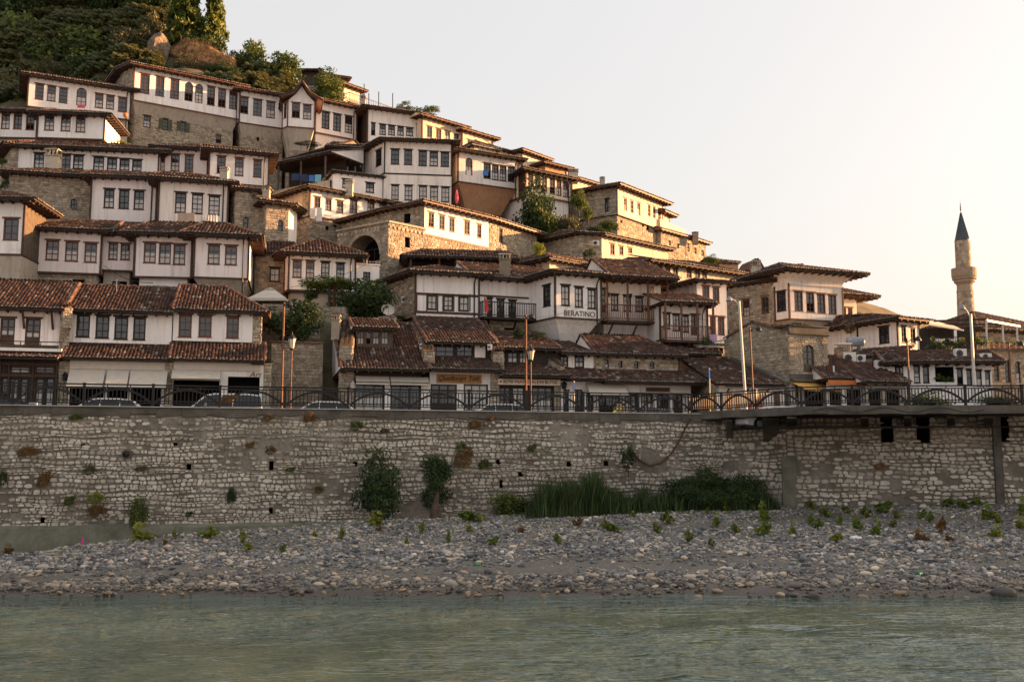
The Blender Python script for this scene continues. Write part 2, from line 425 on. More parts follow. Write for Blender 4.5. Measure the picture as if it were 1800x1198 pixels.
def stones_on(mb, p, q, z0, z1, ops, mat='stone', h=(0.13, 0.24), wl=(0.18, 0.50), tmul=1.0, tadd=0.0, skip=0.0):
    d = dirn(p, q); n = outn(d); L = (v2(q) - v2(p)).length
    P0 = v2(p); z = z0; k = mb.mi(mat)
    while z < z1 - 0.05:
        hh = min(random.uniform(*h), z1 - z); u = -random.uniform(0, 0.2)
        while u < L - 0.02:
            wd = random.uniform(*wl); a, b_ = max(u, 0.0) + 0.012, min(u + wd, L) - 0.012; u += wd
            if b_ - a < 0.05 or random.random() < skip: continue
            uc, zc = (a + b_) / 2, z + hh / 2
            if any(o[0] - 0.02 < uc < o[1] + 0.02 and o[2] - 0.02 < zc < o[3] + 0.02 for o in ops): continue
            for o in ops:
                if o[2] < zc < o[3]:
                    if a < o[0] < b_: b_ = o[0]
                    if a < o[1] < b_: a = o[1]
            e = random.uniform(0.020, 0.055); g = 0.028
            j = lambda s: random.uniform(-s, s)
            c0 = [(a + j(.012), z + .01 + j(.012)), (b_ + j(.012), z + .01 + j(.012)), (b_ + j(.012), z + hh - .01 + j(.012)), (a + j(.012), z + hh - .01 + j(.012))]
            i = len(mb.v)
            for (uu, zz) in c0: mb.v.append((P0.x + d.x * uu, P0.y + d.y * uu, zz))
            for (uu, zz) in c0:
                u2, z2 = uu + (g if uu < uc else -g), zz + (g * .8 if zz < zc else -g * .8)
                mb.v.append((P0.x + d.x * u2 + n.x * e, P0.y + d.y * u2 + n.y * e, z2))
            t = min(1, max(0, random.betavariate(2.2, 2.2) * tmul + tadd))
            for f in ((4, 5, 6, 7), (0, 1, 5, 4), (1, 2, 6, 5), (2, 3, 7, 6), (3, 0, 4, 7)):
                mb.f.append(tuple(i + x for x in f)); mb.m.append(k); mb.t.append(t)
        z += hh

WOODS = {'b': 'wood', 'r': 'wood_red', 'k': 'wood_dark', 'y': 'wood_grey'}
def window(parent, p, d, n, u0, u1, z0, z1, kind, wallmat):
    """a framed window in its opening; kind letters: first = timber, then c curtain, p pale blind, a arched, d door, o dark opening,
    S shutters, f flush (no lintel), n narrow bars"""
    wd, ht = u1 - u0, z1 - z0
    if not set(kind[1:]) & set('cpqdn') and kind[0] != 'o': kind += random.choice(['', '', '', 'c', 'c', 'h'])
    fm = WOODS.get(kind[0], 'wood')
    at = lambda u, z, k: V3(v2(p) + d * u - n * k, z)
    if kind[0] == 'o':
        return None
    mb = MB(); fw = min(0.085, wd * 0.13); k0, k1 = 0.035, 0.11
    def bar(a, b_, c, e, m=fm, ka=k0, kb=k1):
        mb.hexa([at(a, c, ka), at(b_, c, ka), at(b_, c, kb), at(a, c, kb)], [at(a, e, ka), at(b_, e, ka), at(b_, e, kb), at(a, e, kb)], m, 0.5)
    bar(u0, u0 + fw, z0, z1); bar(u1 - fw, u1, z0, z1); bar(u0 + fw, u1 - fw, z1 - fw, z1); bar(u0 + fw, u1 - fw, z0, z0 + fw)
    nx = 1 if wd < 0.42 else (2 if wd < 1.15 else 3)
    ny = max(2, min(5, round(ht / 0.42)))
    mw = 0.026 if 'd' not in kind else 0.05
    for i in range(1, nx):
        u = u0 + wd * i / nx; bar(u - mw / 2 * 1.4, u + mw / 2 * 1.4, z0 + fw, z1 - fw, fm, k0 + .012, k1)
    for i in range(1, ny):
        z = z0 + ht * i / ny; h2 = mw / 2 * (1.7 if i == ny // 2 else 1)
        for x in range(nx):
            ua = u0 + fw if x == 0 else u0 + wd * x / nx + mw * .7
            ub = u1 - fw if x == nx - 1 else u0 + wd * (x + 1) / nx - mw * .7
            bar(ua, ub, z - h2, z + h2, fm, k0 + .016, k1)
    if 'd' in kind: bar(u0 + fw, u1 - fw, z0 + fw, z0 + ht * 0.3, fm, k0 + .02, k1)
    f = mb.build('window', parent)
    g = MB(); kk = 0.105
    zc = z0 + ht * (0.52 if 'c' in kind else 0.0)
    if 'p' in kind: zc = z1
    if 'q' in kind: zc = z0 + ht * 0.92
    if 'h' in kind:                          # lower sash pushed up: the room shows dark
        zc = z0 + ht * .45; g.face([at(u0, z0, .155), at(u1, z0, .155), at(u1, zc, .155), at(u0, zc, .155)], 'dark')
    for i in range(nx):
        ua, ub = u0 + wd * i / nx, u0 + wd * (i + 1) / nx; e1, e2 = random.uniform(-.012, .012), random.uniform(-.012, .012)
        if zc < z1 - 0.02: g.face([at(ua, zc, kk + e1), at(ub, zc, kk - e1), at(ub, z1, kk - e2), at(ua, z1, kk + e2)], 'glass')
    if g.f: g.build('pane', f)
    if zc > z0 + 0.02 and 'h' not in kind:
        c = MB(); c.face([at(u0, z0, kk), at(u1, z0, kk), at(u1, zc, kk), at(u0, zc, kk)], 'curtain'); c.build('curtain', f)
    if 'f' not in kind and 'a' not in kind:
        l = MB(); e = min(0.10, wd * .12)
        l.hexa([at(u0 - e, z1, -.05), at(u1 + e, z1, -.05), at(u1 + e, z1, .02), at(u0 - e, z1, .02)],
               [at(u0 - e, z1 + .11, -.05), at(u1 + e, z1 + .11, -.05), at(u1 + e, z1 + .11, .02), at(u0 - e, z1 + .11, .02)], fm)
        l.build('lintel', f)
        l = MB(); 
        l.hexa([at(u0 - e * .4, z0 - .05, -.035), at(u1 + e * .4, z0 - .05, -.035), at(u1 + e * .4, z0 - .05, .02), at(u0 - e * .4, z0 - .05, .02)],
               [at(u0 - e * .4, z0 - .002, -.035), at(u1 + e * .4, z0 - .002, -.035), at(u1 + e * .4, z0 - .002, .02), at(u0 - e * .4, z0 - .002, .02)], fm)
        l.build('sill', f)
    if 'a' in kind:                          # arched head: fillers in the wall's material over the opening's corners
        s = MB(); r = wd / 2; uc = (u0 + u1) / 2; zs = z1 - min(r, ht * .4); rz = z1 - zs; kf = -0.004 if wallmat != 'stone' else -0.03
        for sg in (-1, 1):
            arc = [(uc + sg * r * math.sin(a), zs + rz * math.cos(a)) for a in [i * math.pi / 12 for i in range(7)]]
            pts = [at(u, z, kf) for u, z in arc] + [at(uc + sg * (r + .03), zs, kf), at(uc + sg * (r + .03), z1 + .03, kf), at(uc, z1 + .03, kf)]
            s.face(pts if sg < 0 else pts[::-1], 'mortar' if wallmat == 'stone' else wallmat, 0.5)
            for (ua, za), (ub, zb) in zip(arc, arc[1:]):
                s.face([at(ua, za, kf), at(ub, zb, kf), at(ub, zb, .1), at(ua, za, .1)], fm, 0.5)
        s.build('arch_head', f)
    if 'S' in kind:
        for sg in (-1, 1):
            s = MB(); ua = u0 if sg < 0 else u1; ub = ua + sg * wd * 0.85
            a_, b_ = min(ua, ub), max(ua, ub)
            s.hexa([at(a_, z0, -.06), at(b_, z0, -.06), at(b_, z0, -.02), at(a_, z0, -.02)], [at(a_, z1, -.06), at(b_, z1, -.06), at(b_, z1, -.02), at(a_, z1, -.02)], 'shutter_green')
            for i in range(9):
                z = z0 + ht * (i + .5) / 9
                s.hexa([at(a_ + .04, z - .05, -.075), at(b_ - .04, z - .05, -.075), at(b_ - .04, z - .05, -.055), at(a_ + .04, z - .05, -.055)],
                       [at(a_ + .04, z + .03, -.075), at(b_ - .04, z + .03, -.075), at(b_ - .04, z + .03, -.055), at(a_ + .04, z + .03, -.055)], 'shutter_green')
            s.build('shutter', f)
    return f

# ---------------------------------------------------------------- tiled roofs
def tile_field(poly, wd, ln, tadd=0.0, eave=True):
    o = poly[0]; u = (poly[1] - poly[0]).normalized()
    nn = Vector((0, 0, 0))
    for i in range(1, len(poly) - 1): nn += (poly[i] - o).cross(poly[i + 1] - o)
    nn.normalize()
    if nn.z < 0: nn = -nn
    if nn.z < 0.3: return None
    v = nn.cross(u).normalized()
    q = np.array([[(p - o).dot(u), (p - o).dot(v)] for p in poly])
    if q[:, 1].max() < 0.2: return None
    us = np.arange(q[:, 0].min() + wd * .3, q[:, 0].max(), wd); vs = np.arange(ln * .35, q[:, 1].max() + ln * .3, ln)
    if len(us) < 1 or len(vs) < 1: return None
    U, W = np.meshgrid(us, vs); row = np.repeat(np.arange(len(vs)), len(us)); U = U.ravel(); W = W.ravel()
    area = 0.5 * np.sum(q[:, 0] * np.roll(q[:, 1], -1) - np.roll(q[:, 0], -1) * q[:, 1])
    if area < 0: q = q[::-1]
    ok = np.ones(len(U), bool)
    for i in range(len(q)):
        a, b_ = q[i], q[(i + 1) % len(q)]
        e = b_ - a; l = np.hypot(*e)
        if l < 1e-6: continue
        ok &= ((e[0] * (W - a[1]) - e[1] * (U - a[0])) / l > -0.02)
    U, W, row = U[ok], W[ok], row[ok]; n = len(U)
    if n == 0: return None
    U = U + rng.normal(0, .010, n) + (row % 2) * 0.0; W = W + rng.normal(0, .022, n)
    ang = np.radians([180, 120, 60, 0]); r = wd * .47
    px = np.cos(ang); ph = np.sin(ang) * .80
    rot = rng.normal(0, .045, n); lift = rng.uniform(.0, .022, n)
    X = np.zeros((n, 8)); Y_ = np.zeros((n, 8)); H = np.zeros((n, 8))
    for e, (yy, rs, hh) in enumerate(((-ln * .56, 1.06, .040), (ln * .56, .90, .0))):
        X[:, e * 4:e * 4 + 4] = px * r * rs - rot[:, None] * yy; Y_[:, e * 4:e * 4 + 4] = yy
        H[:, e * 4:e * 4 + 4] = ph * r * rs + hh + lift[:, None]
    co = (np.array(o)[None, None, :] + (U[:, None] + X)[..., None] * np.array(u) + (W[:, None] + Y_)[..., None] * np.array(v) + (H + .012)[..., None] * np.array(nn))
    base = (np.arange(n) * 8)[:, None, None]
    fc = np.array([[0, 4, 5, 1], [1, 5, 6, 2], [2, 6, 7, 3], [0, 1, 2, 3]])[None] + base
    t = np.clip(rng.beta(2.0, 2.6, n) * .82 + tadd, 0, .85); lich = rng.random(n) < .07; t[lich] = rng.uniform(.84, 1, lich.sum())
    tt = np.repeat(t[:, None], 4, 1)
    if eave: tt[row == 0, 3] = rng.uniform(.88, 1.0, (row == 0).sum())
    else: tt[:, 3] *= .6
    return co.reshape(-1, 3), fc.reshape(-1, 4), tt.ravel()
def ridge_run(acc, a, b_, r=0.13):
    a, b_ = Vector(a), Vector(b_); L = (b_ - a).length
    if L < 0.4: return
    d = (b_ - a) / L; x = d.cross(Vector((0, 0, 1))).normalized(); y = x.cross(d).normalized()
    if y.z < 0: y = -y
    n = max(1, int(L / .36)); ang = np.radians([190, 140, 90, 40, -10])
    for i in range(n):
        t0, t1 = max(0, (i - .08)) * L / n, (i + 1) * L / n; j = random.gauss(0, .012)
        vs = []
        for tt, rr, hh in ((t0, 1.08, .05), (t1, .92, .02)):
            for c, s in zip(np.cos(ang), np.sin(ang)):
                vs.append(np.array(a + d * tt + x * (c * r * rr + j) + y * (s * r * rr * .8 + hh)))
        k = sum(len(q) for q in acc[0]); acc[0].append(np.array(vs))
        acc[1].append(np.array([[e, e + 1, e + 6, e + 5] for e in range(4)]) + k)
        tv = min(1, max(0, random.betavariate(3, 2.2) * .9 + .08)); acc[2].append(np.full(4, tv))
def roof(root, poly, nf, z, over=0.7, slope=0.42, kind='hip', hipL=None, hipR=None, wallmat='white', tw=None, tadd=0.0, rafters=True, rise=None, sides=None, name='roof', fas='wood_dark', name2=None):
    """poly: CCW plan, the first nf points are the front from left to right, then back right, back left"""
    Yc = sum(p[1] for p in poly) / len(poly); tw = tw or (0.195 if Yc < 70 else 0.235)
    n = len(poly); ks = [over] * n
    if sides is not None: ks[nf - 1], ks[n - 1] = sides[1], sides[0]
    ks[nf] = 0.3
    ev = offset(poly, ks); bR, bL = ev[nf], ev[nf + 1]; pL, pR = ev[0], ev[nf - 1]
    if kind == 'shed':
        R1, R2 = bL, bR
    else:
        R1, R2 = (bL + pL) / 2, (bR + pR) / 2
    d = (R2 - R1).normalized(); Lr = (R2 - R1).length
    Dp = abs(outn(dirn(poly[0], poly[nf - 1])).dot(v2(poly[nf]) - v2(poly[nf - 1])))
    run = (Dp / 2 if kind != 'shed' else Dp + .3) + over
    hipL = hipL if hipL is not None else (0.0 if kind == 'gable' else 1.0); hipR = hipR if hipR is not None else (0.0 if kind == 'gable' else 1.0)
    if kind != 'shed':
        iL = min(run * hipL, Lr * .49); iR = min(run * hipR, Lr * .49)
        R1, R2 = R1 + d * iL, R2 - d * iR
    rz = z + .09 + (rise if rise is not None else slope * run)
    Lr = (R2 - R1).length
    def rid(e):
        t = min(max((e - R1).dot(d), 0), Lr); return V3(R1 + d * t, rz)
    mb = MB(); acc = ([], [], []); tv, tf, tt = [], [], []; nv = 0
    E = [V3(e, z + .09) for e in ev]; Rr = [rid(e) for e in ev]
    for i in range(n):
        a, b_ = E[i], E[(i + 1) % n]; ra, rb = Rr[i], Rr[(i + 1) % n]
        pl = [a, b_, rb] if (ra - rb).length < .05 else [a, b_, rb, ra]
        if (a - ra).length < .02 and len(pl) == 4: pl = [a, b_, rb]
        nz = (pl[1] - pl[0]).cross(pl[2] - pl[0]); vert = abs(nz.normalized().z) < .2 if nz.length > 1e-6 else True
        mb.face(pl, wallmat if vert else 'wood_dark', .5)
        if not vert:
            r_ = tile_field(pl, tw, tw * 1.75, tadd)
            if r_ is None and (pl[0] - pl[1]).length > 2 and (pl[2] - pl[1]).length > 1: print('NOTILE', root.get('label'), i, [tuple(round(c, 1) for c in p) for p in pl])
            if r_ is not None:
                tv.append(r_[0]); tf.append(r_[1] + nv); tt.append(r_[2]); nv += len(r_[0])
        mb.face([V3(ev[i], z - .03), V3(ev[(i + 1) % n], z - .03), b_, a], fas, .5)
        if (a - ra).length > .3 and not (kind == 'shed' and i >= nf) : ridge_run(acc, ra, a, tw * .58) if _hip(E, Rr, i, n) else None
    mb.face([V3(e, z - .03) for e in ev[::-1]], 'wood', .5)
    o = mb.build(name, root)
    if kind != 'shed' or True: ridge_run(acc, V3(R1, rz), V3(R2, rz), tw * .62)
    if tv: finish('roof_tiles', np.concatenate(tv), np.concatenate(tf), ['tile'], o, None, np.concatenate(tt), 'stuff')
    if acc[0]: finish('ridge_tiles', np.concatenate(acc[0]), np.concatenate(acc[1]), ['tile'], o, None, np.concatenate(acc[2]), 'stuff')
    if rafters:
        rb_ = MB()
        for i in list(range(nf)) + [n - 1]:
            a, b_ = ev[i], ev[(i + 1) % n]; dd = dirn(a, b_); L = (b_ - a).length; nn = outn(dd); m_ = max(1, int(L / .62)); kk = ks[i]
            if kk < .2: continue
            for j in range(m_):
                c = a + dd * (L * (j + .5) / m_)
                rb_.beam(V3(c - nn * .03, z - .085), V3(c - nn * (kk * .97), z - .085), .085, .105, 'wood')
        if rb_.f: rb_.build('rafter_ends', o, 'stuff')
    return o, (V3(R1, rz), V3(R2, rz)), ev
def _hip(E, Rr, i, n):
    h = Vector((Rr[i].x - E[i].x, Rr[i].y - E[i].y))
    if h.length < .1: return False
    e1 = E[i] - E[i - 1]; e2 = E[(i + 1) % n] - E[i]
    return abs(e1.normalized().to_2d().cross(e2.normalized().to_2d())) > .2

# ---------------------------------------------------------------- a block of a house
def parse(s):
    out = []
    for it in s.split(';'):
        it = it.split()
        if it: out.append((float(it[0]), float(it[1]), float(it[2]), float(it[3]), it[4] if len(it) > 4 else 'b'))
    return out
def openings(Z, wins, p, q, clipz=None):
    """window rectangles of the photo laid onto the wall p-q"""
    d = dirn(p, q); ops = []
    for (x0, x1, y0, y1, k) in wins:
        a = zp(Z, x0, (y0 + y1) / 2); b_ = zp(Z, x1, (y0 + y1) / 2); t = zp(Z, (x0 + x1) / 2, y0); u = zp(Z, (x0 + x1) / 2, y1)
        ua = (v2(hit(*a, p, q)) - v2(p)).dot(d); ub = (v2(hit(*b_, p, q)) - v2(p)).dot(d)
        if ub < ua: ua, ub = ub, ua
        ops.append((ua, ub, hit(*u, p, q).z, hit(*t, p, q).z, k, 0.9 if k[0] == 'o' else 0.16))
    return ops
def side(root, Z, p, q, z0, z1, mat, wins, name='wall', stone_kw=None):
    ops = openings(Z, parse(wins), p, q) if wins else []
    L = (v2(q) - v2(p)).length
    ops = [o for o in ops if o[1] > .05 and o[0] < L - .05]
    mb = MB()
    wallgrid(mb, p, q, z0, z1, ops, 'mortar' if mat == 'stone' else mat)
    w_ = mb.build(name, root)
    if mat == 'stone':
        sb = MB(); stones_on(sb, p, q, z0, z1, ops, **(stone_kw or {})); sb.build('wall_stones', w_, 'stuff')
    d = dirn(p, q); n = outn(d)
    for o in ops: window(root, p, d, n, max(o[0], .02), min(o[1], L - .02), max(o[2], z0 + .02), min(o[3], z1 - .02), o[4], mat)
    return w_
def plan(Z, front, Y, ref):
    r = zp(Z, *front[ref][:2]); A = P(r[0], r[1], Y); z = A.z; pts = []
    for i, f in enumerate(front):
        x, y = zp(Z, f[0], f[1])
        if i == ref: pts.append(v2(A)); continue
        a, b_ = ray(x, y)
        Yi = f[2] if len(f) > 2 else (z - ZC) / b_
        pts.append(Vector((a * Yi, Yi)))
    return pts, z
def block(root, Z, front, Y, D, yb, ref=0, mats='white', wins=None, low=('stone', 3.0, 0.35), lwins=None, cove=None, rf=None, trim='wood', posts=True, ang=None, ctrl=True, lstone=None, ztop=None, lowmats=None):
    wins = wins or {}; lwins = lwins or {}; rf = {} if rf is None else rf
    pts, z = plan(Z, front, Y, ref)
    if ztop is not None: z = ztop
    nf = len(pts); lg = min(ref, nf - 2); back = -outn(dirn(pts[lg], pts[lg + 1]))
    if ang is not None: back = Vector((math.sin(ang), math.cos(ang)))
    poly = pts + [pts[-1] + back * D, pts[0] + back * D]; n = len(poly)
    xr, yr = zp(Z, front[ref][0], yb); a, b_ = ray(xr, yr); zb = ZC + b_ * pts[ref].y
    mt = lambda i: (mats if isinstance(mats, str) else mats.get(i, mats.get('*', 'white')))
    key = lambda i: i if i < nf - 1 else ('R' if i == nf - 1 else ('back' if i == nf else 'L'))
    for i in range(n):
        k = key(i); p, q = poly[i], poly[(i + 1) % n]
        if k == 'back':
            mb = MB(); wallgrid(mb, p, q, zb, z, [], 'white2' if mt(k) == 'stone' else mt(k)); mb.build('wall', root); continue
        side(root, Z, p, q, zb, z, mt(k), wins.get(k), 'wall')
    if trim:
        mb = MB()
        for i in list(range(nf)) + [n - 1]:
            p, q = poly[i], poly[(i + 1) % n]; nn = outn(dirn(p, q)); 
            if mt(key(i)) == 'stone': continue
            mb.beam(V3(p + nn * .012, zb + .02), V3(q + nn * .012, zb + .02), .07, .14, trim)
        mb.build('sill_beam', root)
        if posts:
            for i in range(nf):
                if mt(key(min(i, nf - 2))) == 'stone': continue
                pb = MB(); pb.box((poly[i].x, poly[i].y, (z + zb) / 2), (.13, .13, z - zb - .02), trim, dirn(poly[i], poly[(i + 1) % n])); pb.build('corner_post', root)
    if trim and (poly[nf - 1] - poly[nf - 2]).length > 3 and random.random() < .6:
        i = nf - 2; p, q = poly[i], poly[i + 1]; d_ = dirn(p, q); c = q - d_ * .35 + outn(d_) * .07; mb = MB()
        mb.tube([V3(c + outn(d_) * .45, z - .12), V3(c + outn(d_) * .04, z - .45), V3(c, z - .6), V3(c, zb - 1.2)], .05, 'black_metal', 6); mb.build('downpipe', root)
    zl = zb; lp = poly
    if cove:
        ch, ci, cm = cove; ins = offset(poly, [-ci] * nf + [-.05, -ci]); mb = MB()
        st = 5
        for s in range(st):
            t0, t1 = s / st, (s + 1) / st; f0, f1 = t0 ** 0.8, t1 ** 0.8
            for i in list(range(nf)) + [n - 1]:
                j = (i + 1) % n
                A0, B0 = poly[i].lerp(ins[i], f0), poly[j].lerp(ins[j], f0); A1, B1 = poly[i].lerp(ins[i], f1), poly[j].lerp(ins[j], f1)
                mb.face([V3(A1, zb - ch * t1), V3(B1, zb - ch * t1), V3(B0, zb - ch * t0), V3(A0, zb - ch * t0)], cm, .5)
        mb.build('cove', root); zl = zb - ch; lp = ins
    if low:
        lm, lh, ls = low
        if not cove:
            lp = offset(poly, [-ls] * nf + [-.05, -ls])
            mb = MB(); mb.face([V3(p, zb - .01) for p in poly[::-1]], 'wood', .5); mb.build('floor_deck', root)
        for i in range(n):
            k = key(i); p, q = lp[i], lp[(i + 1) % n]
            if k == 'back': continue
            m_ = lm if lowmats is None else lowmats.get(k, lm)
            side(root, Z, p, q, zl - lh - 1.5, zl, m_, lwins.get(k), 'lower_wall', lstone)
        if ctrl:
            for i in range(nf): CTRL.append((lp[i].x, lp[i].y, zl - lh + .2))
            CTRL.append(((lp[0].x + lp[nf - 1].x) / 2, (lp[0].y + lp[nf - 1].y) / 2, zl - lh + .2))
    elif ctrl:
        for i in range(nf): CTRL.append((poly[i].x, poly[i].y, zb + .2))
    info = dict(poly=poly, nf=nf, z=z, zb=zb, zl=zl, lp=lp)
    if rf is not False:
        wm = mt('L') if mt('L') != 'stone' else 'mortar'
        rf = dict(rf); rf.setdefault('wallmat', wm)
        o, rd, ev = roof(root, poly, nf, z, **rf); info.update(roof=o, ridge=rd, eave=ev)
    return info
def house(name, label, Z, x, y, Y, cat='house', group=None):
    px = zp(Z, x, y); p = P(px[0], px[1], Y)
    return thing(name, p, label, cat, group)

def chimney(roofobj, Z, x0, x1, y0, y1, Y, mat='stone', cap='tile', depth=None):
    """a masonry chimney with a slotted head and a little cap, between two photo corners at distance Y"""
    a = P(*zp(Z, x0, y1), Y); b_ = P(*zp(Z, x1, y0), Y); wd = b_.x - a.x; h = b_.z - a.z; c = ((a.x + b_.x) / 2, Y + wd * .45)
    mb = MB(); z0 = a.z - .5; zt = b_.z; base = mat
    hb = (zt - a.z) * .62 + a.z
    mb.box((c[0], c[1], (z0 + hb) / 2), (wd, wd * .9, hb - z0), base)
    mb.box((c[0], c[1], hb + .04), (wd * 1.14, wd * 1.05, .09), base)
    zh = zt - h * .12
    for i in range(4):
        u = (i - 1.5) / 3 * wd * .86
        for vv in (-.40, .40): mb.box((c[0] + u, c[1] + vv * wd, (hb + .08 + zh) / 2), (wd * .12, wd * .12, zh - hb - .08), base)
    mb.box((c[0], c[1] , (hb + .08 + zh) / 2), (wd * .5, wd * .5, zh - hb - .08), 'dark')
    mb.box((c[0], c[1], zh + .04), (wd * 1.16, wd * 1.06, .08), base)
    i = len(mb.v)
    q = [(-.58, -.53), (.58, -.53), (.58, .53), (-.58, .53)]
    bp = [Vector((c[0] + u * wd, c[1] + v * wd, zh + .08)) for u, v in q]; tp = Vector((c[0], c[1], zt + h * .10))
    for k in range(4): mb.face([bp[k], bp[(k + 1) % 4], tp], cap, .4)
    o = mb.build('chimney', roofobj)
    return o
# ================================================================ HOUSES ON THE SLOPE (upper rows first)
# ---- upper left: white house under the trees
h = house('white_house', 'white house at the top left under the trees with one arched window among seven', 'A', 190, 790, 95)
H1 = block(h, 'A', [(190, 505), (862, 605)], 95, 5, 700, mats={'*': 'white', 'L': 'grey'}, low=('grey', 4.0, .15), rf=dict(kind='hip', over=.75, slope=.36),
      wins={0: "230 288 553 655 r;310 367 567 665 r;388 445 580 678 r;503 570 578 697 ra;625 680 618 710 rc;698 752 630 718 rc;777 830 643 737 r"})
# ---- low white house in front of it
h = house('white_house', 'white house with six windows at the left edge, directly below the arched window house', 'A', 252, 930, 88)
block(h, 'A', [(-160, 738), (248, 748)], 88.4, 5, 903, mats='white', low=('grey', 4, .2), rf=dict(kind='gable', over=.7, slope=.35),
      wins={0: "-75 -18 740 843 r;8 65 746 848 r;88 145 750 850 r;170 228 755 855 r"})
H2 = block(h, 'A', [(252, 757), (690, 772)], 87.5, 5, 908, mats='white', low=('grey', 4, .3), rf=dict(kind='hip', over=.75, slope=.35, hipL=.05),
      wins={0: "292 357 757 858 r;400 465 762 863 rc;498 562 769 870 rc"})
# ---- big mansion at the top
h = house('white_mansion', 'long white mansion at the top of the slope with two arched windows, stone base', 'A', 885, 900, 99)
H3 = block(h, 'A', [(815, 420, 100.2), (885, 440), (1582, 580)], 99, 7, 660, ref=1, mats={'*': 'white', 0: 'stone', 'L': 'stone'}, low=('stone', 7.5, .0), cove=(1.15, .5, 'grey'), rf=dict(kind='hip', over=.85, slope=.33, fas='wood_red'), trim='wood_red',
      wins={1: "922 985 488 615 r;1024 1082 506 633 r;1120 1180 523 650 r;1215 1270 541 667 ra;1283 1335 553 680 ra;1363 1415 571 693 r;1435 1487 586 705 r;1508 1558 601 718 r"},
      lwins={1: "945 992 745 838 b;1072 1105 765 855 bS;1190 1222 780 870 bS;1420 1456 890 942 b"})
# ---- its neighbour with the gabled oriel
h = house('gabled_house', 'white house beside the long mansion with a pointed gable over its jutting bay', 'D', 290, 480, 103)
block(h, 'D', [(8, 222), (318, 272)], 104.5, 6, 432, mats='white', low=('stone', 7, .1), cove=(1.2, .3, 'grey'), rf=dict(kind='gable', over=.8, slope=.33, fas='wood_red', hipL=0, hipR=0),
      wins={0: "8 62 265 372 r;93 152 281 388 r;180 238 296 402 r"}, lwins={0: "117 133 525 552 o"})
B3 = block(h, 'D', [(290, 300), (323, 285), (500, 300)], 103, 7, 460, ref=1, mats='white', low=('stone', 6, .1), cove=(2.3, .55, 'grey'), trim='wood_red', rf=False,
      wins={0: "295 314 303 403 r", 1: "348 402 303 400 r;422 477 316 410 r"})
# gable of the bay: wall triangle and two roof planes running back
p, q = B3['poly'][1], B3['poly'][2]; d_ = dirn(p, q); n_ = outn(d_); zt = B3['z']; L_ = (q - p).length
gb = MB(); apx = 1.75
ap = [(0.0, -.02), (L_, -.02), (L_ * .72, apx * .42), (L_ * .5, apx - .12), (L_ * .28, apx * .42)]
gb.face([V3(p + d_ * u, zt + z) for u, z in ap], 'white', .5)
gb.build('gable_wall', h)
gr = MB(); tv, tf, tt, nv = [], [], [], 0; acc = ([], [], [])
prof = [(-.75, -.05), (L_ * .2, .62), (L_ * .5, apx)]
for sg in (-1, 1):
    pr = [((u if sg < 0 else L_ - u), z) for u, z in prof]
    for (ua, za), (ub, zb_) in zip(pr, pr[1:]):
        A0, B0 = V3(p + d_ * ua + n_ * .75, zt + za), V3(p + d_ * ub + n_ * .75, zt + zb_)
        A1, B1 = V3(p + d_ * ua - n_ * 5, zt + za), V3(p + d_ * ub - n_ * 5, zt + zb_)
        gr.hexa([A0, B0, B1, A1], [x + Vector((0, 0, .14)) for x in (A0, B0, B1, A1)], 'wood_red')
        up = Vector((0, 0, .15)); pl = [A1 + up, A0 + up, B0 + up, B1 + up] if sg < 0 else [A0 + up, A1 + up, B1 + up, B0 + up]
        r_ = tile_field(pl, .24, .42)
        if r_: tv.append(r_[0]); tf.append(r_[1] + nv); tt.append(r_[2]); nv += len(r_[0])
ridge_run(acc, V3(p + d_ * L_ * .5 + n_ * .8, zt + apx + .15), V3(p + d_ * L_ * .5 - n_ * 5, zt + apx + .15), .14)
for sg in (0, 1):
    pr = [((u if sg == 0 else L_ - u), z) for u, z in prof]
    for (ua, za), (ub, zb_) in zip(pr, pr[1:]): ridge_run(acc, V3(p + d_ * ub + n_ * .72, zt + zb_ + .15), V3(p + d_ * ua + n_ * .72, zt + za + .15), .11)
o = gr.build('gable_roof', h)
finish('roof_tiles', np.concatenate(tv), np.concatenate(tf), ['tile'], o, None, np.concatenate(tt), 'stuff')
finish('ridge_tiles', np.concatenate(acc[0]), np.concatenate(acc[1]), ['tile'], o, None, np.concatenate(acc[2]), 'stuff')
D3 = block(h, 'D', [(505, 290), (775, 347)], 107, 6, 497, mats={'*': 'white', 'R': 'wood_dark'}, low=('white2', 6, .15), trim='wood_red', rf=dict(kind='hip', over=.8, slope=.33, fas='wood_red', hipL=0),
      wins={0: "545 597 362 472 k;620 672 377 487 k;697 748 390 500 kc"})
chimney(D3['roof'], 'D', 795, 832, 250, 330, 109)
# ---- house with the dark window band, and its sunlit wing running right
h = house('white_house', 'white house with a dark band of joined windows, just right of the gabled bay', 'D', 850, 540, 108)
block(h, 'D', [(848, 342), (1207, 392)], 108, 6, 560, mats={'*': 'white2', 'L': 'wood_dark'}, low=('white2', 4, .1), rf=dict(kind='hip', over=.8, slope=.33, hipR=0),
      wins={0: "870 898 436 514 k;925 967 445 512 k;982 1027 452 515 kc;1043 1085 460 517 kc;1100 1145 468 520 k;1167 1203 448 522 k"})
h = house('sunlit_house', 'sunlit cream house with four small windows at the skyline, right of the dark window band', 'D', 1210, 560, 109)
block(h, 'D', [(1207, 396), (1470, 472)], 109.5, 6, 570, mats='cream', low=('cream', 4, .1), rf=dict(kind='hip', over=.75, slope=.33, hipL=0, fas='wood_red'),
      wins={0: "1237 1272 458 530 r;1297 1332 473 538 r;1355 1390 490 546 r;1412 1447 510 562 r"})
